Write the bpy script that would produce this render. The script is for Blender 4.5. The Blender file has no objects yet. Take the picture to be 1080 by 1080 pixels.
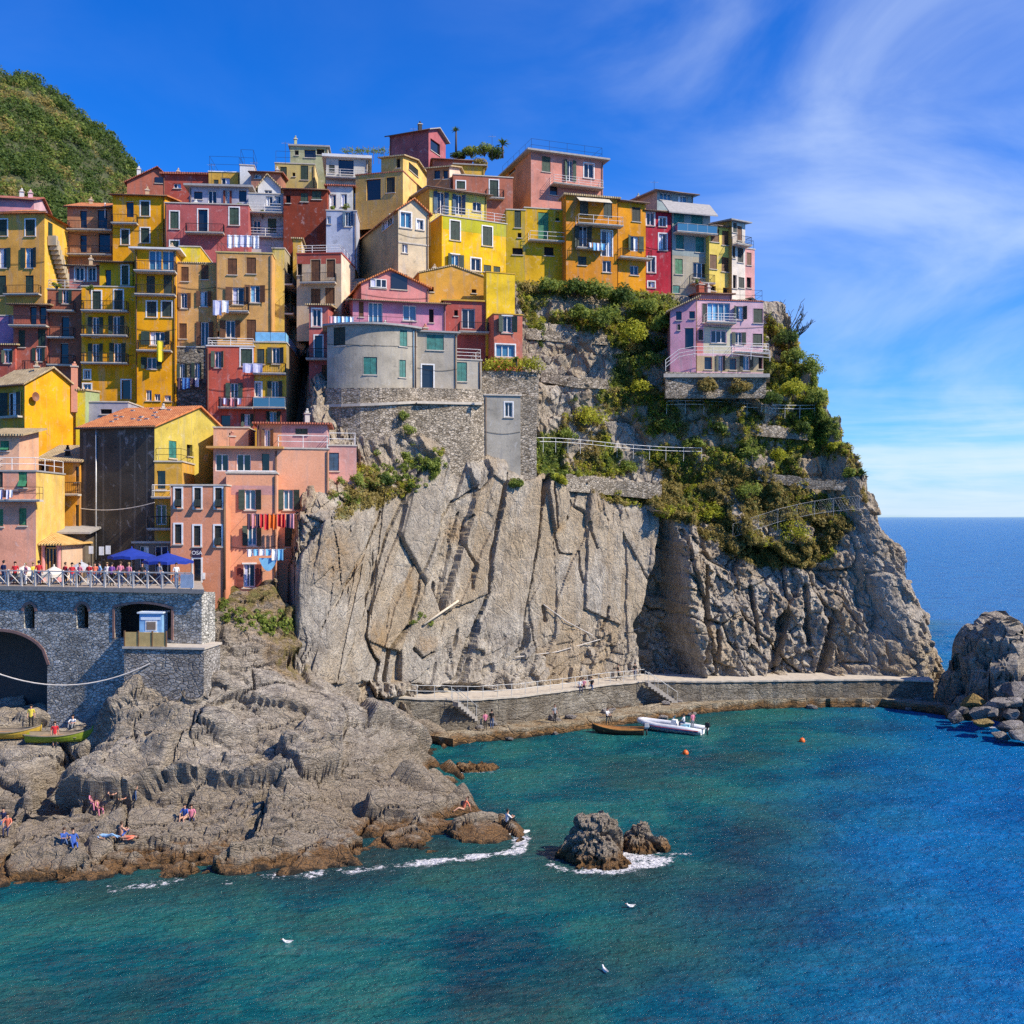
import bpy, bmesh, math, random
import numpy as np
from mathutils import Vector, Matrix

# ------------------------------------------------------------------ camera, sky, sun, exposure
scene = bpy.context.scene
CAMZ = 20.0
cam_data = bpy.data.cameras.new("camera")
cam_data.sensor_width = 36.0
cam_data.lens = 36.0
cam_data.shift_y = 5.0 / 1080.0
cam_data.clip_end = 60000.0
cam = bpy.data.objects.new("camera", cam_data)
cam.location = (0, 0, CAMZ)
cam.rotation_euler = (math.radians(90), 0, 0)
scene.collection.objects.link(cam)
scene.camera = cam

SUN = Vector((0.82, -0.33, 0.84)).normalized()
SUN_EL = math.asin(SUN.z)
SUN_AZ = math.atan2(SUN.x, SUN.y)
world = bpy.data.worlds.new("World")
scene.world = world
world.use_nodes = True
wn, wl = world.node_tree.nodes, world.node_tree.links
wn.clear()
w_out = wn.new("ShaderNodeOutputWorld")
w_bg = wn.new("ShaderNodeBackground")
w_bg.inputs["Strength"].default_value = 0.105
w_sky = wn.new("ShaderNodeTexSky")
w_sky.sky_type = "NISHITA"
w_sky.sun_disc = False
w_sky.sun_elevation = SUN_EL
w_sky.sun_rotation = SUN_AZ
w_sky.altitude = 30
w_sky.air_density = 1.0
w_sky.dust_density = 0.4
w_sky.ozone_density = 3.0
w_gam = wn.new("ShaderNodeHueSaturation")
w_gam.inputs["Saturation"].default_value = 1.42
w_gam.inputs["Value"].default_value = 1.0
wl.new(w_sky.outputs[0], w_gam.inputs["Color"])
w_tint = wn.new("ShaderNodeMix"); w_tint.data_type = "RGBA"; w_tint.blend_type = "MULTIPLY"
w_tint.inputs[0].default_value = 1.0
w_tint.inputs[7].default_value = (0.40, 0.86, 1.44, 1)
wl.new(w_gam.outputs[0], w_tint.inputs[6])
# cirrus: streaked noise on the dome, thick over the sea to the right
w_tc = wn.new("ShaderNodeTexCoord")
def w_noise(scale, detail, rough, mapscale, rot=(0, 0, 0), dist=0.0):
    m = wn.new("ShaderNodeMapping"); m.inputs["Scale"].default_value = mapscale
    m.inputs["Rotation"].default_value = rot
    n = wn.new("ShaderNodeTexNoise"); n.inputs["Scale"].default_value = scale
    n.inputs["Detail"].default_value = detail; n.inputs["Roughness"].default_value = rough
    n.inputs["Distortion"].default_value = dist
    wl.new(w_tc.outputs["Generated"], m.inputs[0]); wl.new(m.outputs[0], n.inputs["Vector"])
    return n
def w_ramp(src, a, b):
    r = wn.new("ShaderNodeMapRange"); r.interpolation_type = "SMOOTHSTEP"
    r.inputs[1].default_value = a; r.inputs[2].default_value = b
    wl.new(src, r.inputs[0]); return r.outputs[0]
def w_math(op, a, b):
    m = wn.new("ShaderNodeMath"); m.operation = op
    for i, v in enumerate((a, b)):
        if isinstance(v, (int, float)): m.inputs[i].default_value = v
        else: wl.new(v, m.inputs[i])
    return m.outputs[0]
n1 = w_noise(2.6, 7, 0.55, (1.0, 1.0, 2.2), (0.0, math.radians(-24), 0.0), 0.7)
n2 = w_noise(1.7, 4, 0.5, (1.0, 1.0, 1.3), (0.3, 0.2, 0.5), 0.4)
n3 = w_noise(4.5, 8, 0.6, (0.8, 0.8, 9.0), (0.0, math.radians(5), 0.0), 0.4)
w_sep = wn.new("ShaderNodeSeparateXYZ"); wl.new(w_tc.outputs["Generated"], w_sep.inputs[0])
streak = w_math("MULTIPLY", w_ramp(n1.outputs[0], 0.34, 0.80), w_ramp(n2.outputs[0], 0.34, 0.60))
right = w_ramp(w_sep.outputs["X"], -0.12, 0.34)
high = w_math("MULTIPLY", streak, w_math("ADD", w_math("MULTIPLY", right, 0.95), 0.16))
low_band = w_math("MULTIPLY", w_math("SUBTRACT", 1.0, w_ramp(w_sep.outputs["Z"], 0.03, 0.15)), w_ramp(n3.outputs[0], 0.30, 0.68))
low_band = w_math("MULTIPLY", low_band, w_ramp(w_sep.outputs["X"], 0.0, 0.28))
bx_ = w_math("DIVIDE", w_math("SUBTRACT", w_sep.outputs["X"], 0.34), 0.20); bz_ = w_math("DIVIDE", w_math("SUBTRACT", w_sep.outputs["Z"], 0.30), 0.20)
bank = w_math("SUBTRACT", 1.0, w_ramp(w_math("ADD", w_math("MULTIPLY", bx_, bx_), w_math("MULTIPLY", bz_, bz_)), 0.0, 1.3))
high = w_math("ADD", high, w_math("MULTIPLY", bank, w_math("MULTIPLY", w_ramp(n1.outputs[0], 0.22, 0.80), 0.48)))
clouds = w_math("MINIMUM", w_math("ADD", w_math("MULTIPLY", high, 0.42), w_math("MULTIPLY", low_band, 0.75)), 0.85)
w_mix = wn.new("ShaderNodeMix"); w_mix.data_type = "RGBA"
w_mix.inputs[7].default_value = (5.4, 6.4, 7.9, 1)
wl.new(clouds, w_mix.inputs[0]); wl.new(w_tint.outputs[2], w_mix.inputs[6])
wl.new(w_mix.outputs[2], w_bg.inputs["Color"])
wl.new(w_bg.outputs[0], w_out.inputs["Surface"])

sun_data = bpy.data.lights.new("sun", "SUN")
sun_data.energy = 5.0
sun_data.angle = math.radians(0.5)
sun_data.color = (1.0, 0.90, 0.74)
sun = bpy.data.objects.new("sun", sun_data)
sun.rotation_euler = (-SUN).to_track_quat("-Z", "Y").to_euler()
sun.location = (60, -20, 90)
scene.collection.objects.link(sun)

scene.view_settings.view_transform = "Standard"
scene.view_settings.look = "None"
scene.view_settings.exposure = 0.45
scene.view_settings.gamma = 1.0
scene.render.engine = "CYCLES"
scene.cycles.use_denoising = False
scene.cycles.sample_clamp_direct = 3.5
scene.cycles.sample_clamp_indirect = 6
scene.cycles.max_bounces = 6
scene.cycles.diffuse_bounces = 3
scene.cycles.glossy_bounces = 3
scene.cycles.transmission_bounces = 4
scene.cycles.transparent_max_bounces = 12
scene.cycles.caustics_reflective = False
scene.cycles.caustics_refractive = False

# ------------------------------------------------------------------ helpers
COL = scene.collection.objects
R = math.radians
rng = random.Random(7)

def P(px, py, D):
    """World point seen at photo pixel (px, py) when it stands D metres away."""
    return Vector(((px - 540) / 1080 * D, D, CAMZ + (545 - py) / 1080 * D))

def seaD(py, z=0.0):
    return (CAMZ - z) * 1080 / (py - 545)

def prop(o, label=None, cat=None, group=None, kind=None):
    if label: o["label"] = label
    if cat: o["category"] = cat
    if group: o["group"] = group
    if kind: o["kind"] = kind
    return o

def empty(name, loc, label=None, cat=None, group=None, rz=0.0):
    o = bpy.data.objects.new(name, None)
    o.location = loc; o.rotation_euler = (0, 0, rz)
    o.empty_display_size = 0.3
    COL.link(o)
    return prop(o, label, cat, group)

class MB:
    """Collects faces (with a material slot each) and links them as ONE mesh object."""
    def __init__(s): s.v = []; s.f = []; s.m = []; s.sm = []
    def face(s, pts, m=0, smooth=False):
        i = len(s.v); s.v += [tuple(p) for p in pts]
        s.f.append(tuple(range(i, i + len(pts)))); s.m.append(m); s.sm.append(smooth)
    def hexa(s, b, t, m=0):
        """b, t: four points each, same winding (counter-clockwise from above)."""
        i = len(s.v); s.v += [tuple(p) for p in list(b) + list(t)]
        for q in ((3, 2, 1, 0), (4, 5, 6, 7), (0, 1, 5, 4), (1, 2, 6, 5), (2, 3, 7, 6), (3, 0, 4, 7)):
            s.f.append(tuple(i + k for k in q)); s.m.append(m); s.sm.append(False)
    def box(s, o, u, v, w, m=0):
        """Box from corner o with edge vectors u, v, w (right-handed)."""
        o, u, v, w = Vector(o), Vector(u), Vector(v), Vector(w)
        b = [o, o + u, o + u + v, o + v]
        s.hexa(b, [p + w for p in b], m)
    def cbox(s, c, sx, sy, sz, m=0, rz=0.0):
        ca, sa = math.cos(rz), math.sin(rz)
        u, v, w = Vector((ca * sx, sa * sx, 0)), Vector((-sa * sy, ca * sy, 0)), Vector((0, 0, sz))
        s.box(Vector(c) - u / 2 - v / 2 - w / 2, u, v, w, m)
    def tube(s, pts, r, n=6, m=0, caps=True):
        pts = [Vector(p) for p in pts]; i0 = len(s.v); k = len(pts)
        rs = r if isinstance(r, (list, tuple)) else [r] * k
        ref = Vector((0, 0, 1))
        for j, p in enumerate(pts):
            t = (pts[min(j + 1, k - 1)] - pts[max(j - 1, 0)])
            if t.length < 1e-9: t = Vector((0, 0, 1))
            t.normalize()
            a = t.cross(ref)
            if a.length < 0.05: a = t.cross(Vector((1, 0, 0)))
            a.normalize(); b = t.cross(a)
            for q in range(n):
                th = 2 * math.pi * q / n
                s.v.append(tuple(p + (a * math.cos(th) + b * math.sin(th)) * rs[j]))
        for j in range(k - 1):
            for q in range(n):
                q2 = (q + 1) % n
                s.f.append((i0 + j * n + q2, i0 + j * n + q, i0 + (j + 1) * n + q, i0 + (j + 1) * n + q2)); s.m.append(m); s.sm.append(n > 5)
        if caps:
            s.f.append(tuple(i0 + q for q in range(n))); s.m.append(m); s.sm.append(False)
            s.f.append(tuple(i0 + (k - 1) * n + q for q in reversed(range(n)))); s.m.append(m); s.sm.append(False)
    def lathe(s, c, prof, n=12, m=0, sx=1.0, sy=1.0):
        """prof: list of (radius, z)."""
        i0 = len(s.v); c = Vector(c)
        for (r, z) in prof:
            for q in range(n):
                th = 2 * math.pi * q / n
                s.v.append((c.x + math.cos(th) * r * sx, c.y + math.sin(th) * r * sy, c.z + z))
        for j in range(len(prof) - 1):
            for q in range(n):
                q2 = (q + 1) % n
                s.f.append((i0 + j * n + q, i0 + j * n + q2, i0 + (j + 1) * n + q2, i0 + (j + 1) * n + q)); s.m.append(m); s.sm.append(True)
    def build(s, name, mats, parent=None, origin=None):
        me = bpy.data.meshes.new(name)
        base = Vector((0, 0, 0))
        if parent is not None: base = WORLD_LOC[parent.name]
        if origin is not None: base = Vector(origin)
        vs = [(a - base.x, b - base.y, c - base.z) for (a, b, c) in s.v]
        me.from_pydata(vs, [], s.f)
        for mt in (mats if isinstance(mats, (list, tuple)) else [mats]): me.materials.append(mt)
        if s.f:
            me.polygons.foreach_set("material_index", s.m)
            me.polygons.foreach_set("use_smooth", s.sm)
        me.validate(); me.update()
        o = bpy.data.objects.new(name, me); COL.link(o)
        WORLD_LOC[o.name] = base.copy()
        if parent is not None:
            o.parent = parent
            o.location = base - WORLD_LOC[parent.name]
        else:
            o.location = base
        return o

WORLD_LOC = {}
def root(name, loc, label, cat, group=None):
    o = empty(name, loc, label, cat, group)
    WORLD_LOC[o.name] = Vector(loc)
    return o

def np_mesh(name, verts, quads, mats, attrs=None, midx=None, smooth=False, tris=False):
    me = bpy.data.meshes.new(name)
    nv, nf = len(verts), len(quads); k = quads.shape[1]
    me.vertices.add(nv); me.vertices.foreach_set("co", np.ascontiguousarray(verts, dtype=np.float32).ravel())
    me.loops.add(nf * k); me.loops.foreach_set("vertex_index", np.ascontiguousarray(quads, dtype=np.int32).ravel())
    me.polygons.add(nf)
    me.polygons.foreach_set("loop_start", np.arange(0, nf * k, k, dtype=np.int32))
    for mt in (mats if isinstance(mats, (list, tuple)) else [mats]): me.materials.append(mt)
    if midx is not None: me.polygons.foreach_set("material_index", midx.astype(np.int32))
    me.polygons.foreach_set("use_smooth", np.full(nf, bool(smooth)))
    for an, av in (attrs or {}).items():
        a = me.attributes.new(an, "FLOAT", "POINT"); a.data.foreach_set("value", np.ascontiguousarray(av, dtype=np.float32))
    me.update(calc_edges=True)
    o = bpy.data.objects.new(name, me); COL.link(o)
    WORLD_LOC[o.name] = Vector((0, 0, 0))
    return o

def grid_quads(nu, nv):
    i = np.arange(nu * nv).reshape(nu, nv)
    return np.stack([i[:-1, :-1].ravel(), i[1:, :-1].ravel(), i[1:, 1:].ravel(), i[:-1, 1:].ravel()], 1)

# ------------------------------------------------------------------ numpy noise
def _hash(ix, iy, iz, seed):
    h = (ix.astype(np.int64) * 374761393 + iy.astype(np.int64) * 668265263 + iz.astype(np.int64) * 2147483647 + seed * 1274126177) & 0xFFFFFFFF
    h = ((h ^ (h >> 13)) * 1274126177) & 0xFFFFFFFF
    h = ((h ^ (h >> 15)) * 2246822519) & 0xFFFFFFFF
    return ((h ^ (h >> 16)) & 0xFFFFFF) / float(0xFFFFFF)
def vnoise(x, y, z=None, seed=0):
    if z is None: z = np.zeros_like(x)
    x0, y0, z0 = np.floor(x), np.floor(y), np.floor(z)
    fx, fy, fz = x - x0, y - y0, z - z0
    fx, fy, fz = fx * fx * (3 - 2 * fx), fy * fy * (3 - 2 * fy), fz * fz * (3 - 2 * fz)
    out = 0
    for dx in (0, 1):
        for dy in (0, 1):
            for dz in (0, 1):
                w = (fx if dx else 1 - fx) * (fy if dy else 1 - fy) * (fz if dz else 1 - fz)
                out = out + w * _hash(x0 + dx, y0 + dy, z0 + dz, seed)
    return out * 2 - 1
def fbm(x, y, z=None, seed=0, octv=4, gain=0.5):
    a, s, t = 1.0, 0.0, 0.0
    for o in range(octv):
        s = s + a * vnoise(x, y, z, seed + o * 17); t += a
        x, y = x * 2.03, y * 2.03
        if z is not None: z = z * 2.03
        a *= gain
    return s / t
def facets(u, v, seed=0, tilt=1.0):
    """Cell noise: per-cell random tilted plane. Returns (offset, F2-F1, id)."""
    cu, cv = np.floor(u), np.floor(v)
    f1 = np.full(u.shape, 9.0); f2 = np.full(u.shape, 9.0)
    bu = np.zeros_like(u); bv = np.zeros_like(u); bi = np.zeros_like(u); bj = np.zeros_like(u)
    z = np.zeros_like(u)
    for du in (-1, 0, 1):
        for dv in (-1, 0, 1):
            iu, iv = cu + du, cv + dv
            pu = iu + _hash(iu, iv, z, seed); pv = iv + _hash(iu, iv, z, seed + 5)
            d = np.hypot(u - pu, v - pv)
            n = d < f1
            f2 = np.where(n, f1, np.minimum(f2, d)); f1 = np.where(n, d, f1)
            bu = np.where(n, u - pu, bu); bv = np.where(n, v - pv, bv)
            bi = np.where(n, iu, bi); bj = np.where(n, iv, bj)
    r0 = _hash(bi, bj, z, seed + 11) * 2 - 1
    gu = _hash(bi, bj, z, seed + 23) * 2 - 1; gv = _hash(bi, bj, z, seed + 31) * 2 - 1
    return r0 + tilt * (gu * bu + gv * bv), f2 - f1, _hash(bi, bj, z, seed + 41)
def sstep(a, b, x):
    t = np.clip((x - a) / (b - a), 0, 1); return t * t * (3 - 2 * t)
def seg_dist(px, py, pts):
    """Distance to a polyline and signed side (for a polyline)."""
    d = np.full(px.shape, 1e9); sd = np.zeros(px.shape)
    for (x0, y0), (x1, y1) in zip(pts[:-1], pts[1:]):
        vx, vy = x1 - x0, y1 - y0
        t = np.clip(((px - x0) * vx + (py - y0) * vy) / (vx * vx + vy * vy), 0, 1)
        qx, qy = px - x0 - t * vx, py - y0 - t * vy
        dd = np.hypot(qx, qy); s = np.sign(vx * qy - vy * qx)
        sd = np.where(dd < d, s, sd); d = np.minimum(d, dd)
    return d, sd
def in_poly(px, py, poly):
    ins = np.zeros(px.shape, bool); n = len(poly)
    for i in range(n):
        x0, y0 = poly[i]; x1, y1 = poly[(i + 1) % n]
        c = ((y0 > py) != (y1 > py)) & (px < (x1 - x0) * (py - y0) / (y1 - y0 + 1e-12) + x0)
        ins ^= c
    return ins
def project(X, Y, Z):
    return 540 + X / Y * 1080, 545 - (Z - CAMZ) / Y * 1080

# ------------------------------------------------------------------ materials
MATS = {}
def _nt(name):
    m = bpy.data.materials.new(name); m.use_nodes = True
    nt = m.node_tree; b = nt.nodes["Principled BSDF"]
    return m, nt, b
def _c(c): return (c[0], c[1], c[2], 1.0)
def mat(name, col, rough=0.7, metal=0.0, spec=0.4):
    if name in MATS: return MATS[name]
    m, nt, b = _nt(name)
    n = nt.nodes.new("ShaderNodeTexNoise"); n.inputs["Scale"].default_value = 3.0; n.inputs["Detail"].default_value = 5
    tc = nt.nodes.new("ShaderNodeTexCoord"); nt.links.new(tc.outputs["Object"], n.inputs["Vector"])
    r = nt.nodes.new("ShaderNodeValToRGB")
    r.color_ramp.elements[0].position = 0.3; r.color_ramp.elements[1].position = 0.7
    r.color_ramp.elements[0].color = _c([x * 0.82 for x in col]); r.color_ramp.elements[1].color = _c([min(1, x * 1.12) for x in col])
    nt.links.new(n.outputs[0], r.inputs[0]); nt.links.new(r.outputs[0], b.inputs["Base Color"])
    b.inputs["Roughness"].default_value = rough; b.inputs["Metallic"].default_value = metal
    b.inputs["Specular IOR Level"].default_value = spec
    MATS[name] = m; return m
def ramp(nt, src, stops):
    r = nt.nodes.new("ShaderNodeValToRGB"); e = r.color_ramp.elements
    while len(e) < len(stops): e.new(0.5)
    for k, (p, c) in enumerate(stops): e[k].position = p; e[k].color = _c(c)
    nt.links.new(src, r.inputs[0]); return r.outputs[0]
def noise(nt, vec, scale, detail=6, rough=0.55, dist=0.0, mscale=None, rot=None):
    n = nt.nodes.new("ShaderNodeTexNoise"); n.inputs["Scale"].default_value = scale
    n.inputs["Detail"].default_value = detail; n.inputs["Roughness"].default_value = rough; n.inputs["Distortion"].default_value = dist
    if mscale or rot:
        mp = nt.nodes.new("ShaderNodeMapping")
        if mscale: mp.inputs["Scale"].default_value = mscale
        if rot: mp.inputs["Rotation"].default_value = rot
        nt.links.new(vec, mp.inputs[0]); vec = mp.outputs[0]
    nt.links.new(vec, n.inputs["Vector"]); return n.outputs[0]
def mixc(nt, f, a, b, mode="MIX"):
    m = nt.nodes.new("ShaderNodeMix"); m.data_type = "RGBA"; m.blend_type = mode
    for i, v in ((0, f), (6, a), (7, b)):
        if isinstance(v, (int, float)): m.inputs[i].default_value = v
        elif isinstance(v, (tuple, list)): m.inputs[i].default_value = _c(v)
        else: nt.links.new(v, m.inputs[i])
    return m.outputs[2]
def mth(nt, op, a, b=0.0):
    m = nt.nodes.new("ShaderNodeMath"); m.operation = op
    for i, v in enumerate((a, b)):
        if isinstance(v, (int, float)): m.inputs[i].default_value = v
        else: nt.links.new(v, m.inputs[i])
    return m.outputs[0]
def mrange(nt, src, a, b, c=0.0, d=1.0):
    r = nt.nodes.new("ShaderNodeMapRange"); r.interpolation_type = "SMOOTHSTEP"
    for i, v in enumerate((a, b, c, d)): r.inputs[i + 1].default_value = v
    nt.links.new(src, r.inputs[0]); return r.outputs[0]
def bump(nt, b, h, strength=0.4, dist=0.1):
    n = nt.nodes.new("ShaderNodeBump"); n.inputs["Strength"].default_value = strength; n.inputs["Distance"].default_value = dist
    nt.links.new(h, n.inputs["Height"]); nt.links.new(n.outputs[0], b.inputs["Normal"])
def attr(nt, name):
    a = nt.nodes.new("ShaderNodeAttribute"); a.attribute_name = name; return a.outputs["Fac"]
def position(nt):
    return nt.nodes.new("ShaderNodeNewGeometry").outputs["Position"]

def plaster(col, worn=0.5):
    """Painted render: mottled, rain-streaked, with patches where the paint has faded."""
    key = "plaster_%.3f_%.3f_%.3f_%.2f" % (*col, worn)
    if key in MATS: return MATS[key]
    m, nt, b = _nt("painted_plaster"); pos = position(nt)
    a = noise(nt, pos, 0.55, 6, 0.6)
    st = noise(nt, pos, 1.0, 5, 0.6, 0.3, (2.2, 2.2, 0.22))
    fine = noise(nt, pos, 7.0, 5, 0.65)
    lo = [c * (1 - 0.34 * worn) for c in col]; hi = [min(0.9, c * (1 + 0.18 * worn)) for c in col]
    g = sum(col) / 3
    c1 = ramp(nt, a, [(0.30, lo), (0.52, col), (0.72, hi)])
    grey = [0.40 * c + 0.60 * g * 0.72 for c in col]; pale = [min(0.85, 0.62 * c + 0.38 * 0.62) for c in col]
    c2 = mixc(nt, mth(nt, "MULTIPLY", mrange(nt, st, 0.50, 0.70), 0.75 * worn), c1, grey)
    pt = noise(nt, pos, 1.3, 7, 0.72, 0.6)
    c2 = mixc(nt, mth(nt, "MULTIPLY", mrange(nt, pt, 0.56, 0.66), 0.75 * worn), c2, pale)
    c2 = mixc(nt, mth(nt, "MULTIPLY", mrange(nt, pt, 0.42, 0.32), 0.6 * worn), c2, [x * 0.45 for x in grey])
    c3 = mixc(nt, mth(nt, "MULTIPLY", mrange(nt, fine, 0.3, 0.75), 0.35), c2, [c * 0.58 for c in col])
    nt.links.new(c3, b.inputs["Base Color"]); b.inputs["Roughness"].default_value = 0.9
    b.inputs["Specular IOR Level"].default_value = 0.15
    bump(nt, b, fine, 0.35, 0.04)
    MATS[key] = m; return m

def shutter_mat(name, col):
    if name in MATS: return MATS[name]
    m, nt, b = _nt(name); pos = position(nt)
    sep = nt.nodes.new("ShaderNodeSeparateXYZ"); nt.links.new(pos, sep.inputs[0])
    w = mth(nt, "PINGPONG", sep.outputs["Z"], 0.05)
    n = noise(nt, pos, 2.5, 4)
    nt.links.new(ramp(nt, n, [(0.3, [c * 0.6 for c in col]), (0.7, [c * 1.25 for c in col])]), b.inputs["Base Color"])
    b.inputs["Roughness"].default_value = 0.55
    bump(nt, b, w, 1.0, 0.6)
    MATS[name] = m; return m

def tile_mat(name, c0, c1, c2):
    """Clay pantiles: rows running down the slope (object is built in world space)."""
    if name in MATS: return MATS[name]
    m, nt, b = _nt(name); pos = position(nt)
    n = noise(nt, pos, 1.6, 6, 0.65); f = noise(nt, pos, 9.0, 3, 0.6)
    c = ramp(nt, n, [(0.3, c0), (0.5, c1), (0.72, c2)])
    c = mixc(nt, mth(nt, "MULTIPLY", mrange(nt, f, 0.35, 0.8), 0.55), c, [x * 0.5 for x in c1])
    nt.links.new(c, b.inputs["Base Color"]); b.inputs["Roughness"].default_value = 0.85
    w = nt.nodes.new("ShaderNodeTexWave"); w.bands_direction = "X"; w.inputs["Scale"].default_value = 1.45
    w.inputs["Distortion"].default_value = 0.6
    nt.links.new(pos, w.inputs["Vector"])
    bump(nt, b, mth(nt, "ADD", w.outputs["Fac"], mth(nt, "MULTIPLY", f, 0.6)), 0.8, 0.10)
    MATS[name] = m; return m

def masonry(name, c0, c1, c2, scale=2.2, mortar=(0.17, 0.145, 0.11)):
    if name in MATS: return MATS[name]
    m, nt, b = _nt(name); pos = position(nt)
    mp = nt.nodes.new("ShaderNodeMapping"); mp.inputs["Scale"].default_value = (1, 1, 1.7); nt.links.new(pos, mp.inputs[0])
    wn_ = nt.nodes.new("ShaderNodeTexNoise"); wn_.inputs["Scale"].default_value = 1.5; nt.links.new(pos, wn_.inputs["Vector"])
    vv = nt.nodes.new("ShaderNodeMix"); vv.data_type = "VECTOR"; vv.inputs[0].default_value = 0.16
    nt.links.new(mp.outputs[0], vv.inputs[4]); nt.links.new(wn_.outputs["Color"], vv.inputs[5])
    v = nt.nodes.new("ShaderNodeTexVoronoi"); v.inputs["Scale"].default_value = scale; nt.links.new(vv.outputs[1], v.inputs["Vector"])
    d = nt.nodes.new("ShaderNodeTexVoronoi"); d.feature = "DISTANCE_TO_EDGE"; d.inputs["Scale"].default_value = scale; nt.links.new(vv.outputs[1], d.inputs["Vector"])
    sp = nt.nodes.new("ShaderNodeSeparateColor"); nt.links.new(v.outputs["Color"], sp.inputs[0])
    big = noise(nt, pos, 0.35, 5, 0.6); f = noise(nt, pos, 8, 5, 0.6)
    c = ramp(nt, sp.outputs[0], [(0.1, c0), (0.5, c1), (0.9, c2)])
    c = mixc(nt, mth(nt, "MULTIPLY", mrange(nt, d.outputs[0], 0.09, 0.02), 0.5), c, mortar)
    mid_ = noise(nt, pos, 1.6, 6, 0.7); c = mixc(nt, mth(nt, "MULTIPLY", mrange(nt, mid_, 0.42, 0.66), 0.55), c, [x * 1.25 for x in c2])
    c = mixc(nt, mth(nt, "MULTIPLY", mrange(nt, big, 0.45, 0.7), 0.6), c, [x * 0.55 for x in c1])
    nt.links.new(c, b.inputs["Base Color"]); b.inputs["Roughness"].default_value = 0.95
    b.inputs["Specular IOR Level"].default_value = 0.1
    h = mth(nt, "ADD", mrange(nt, d.outputs[0], 0.0, 0.14), mth(nt, "MULTIPLY", f, 0.5))
    bump(nt, b, h, 0.9, 0.12)
    MATS[name] = m; return m

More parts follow.
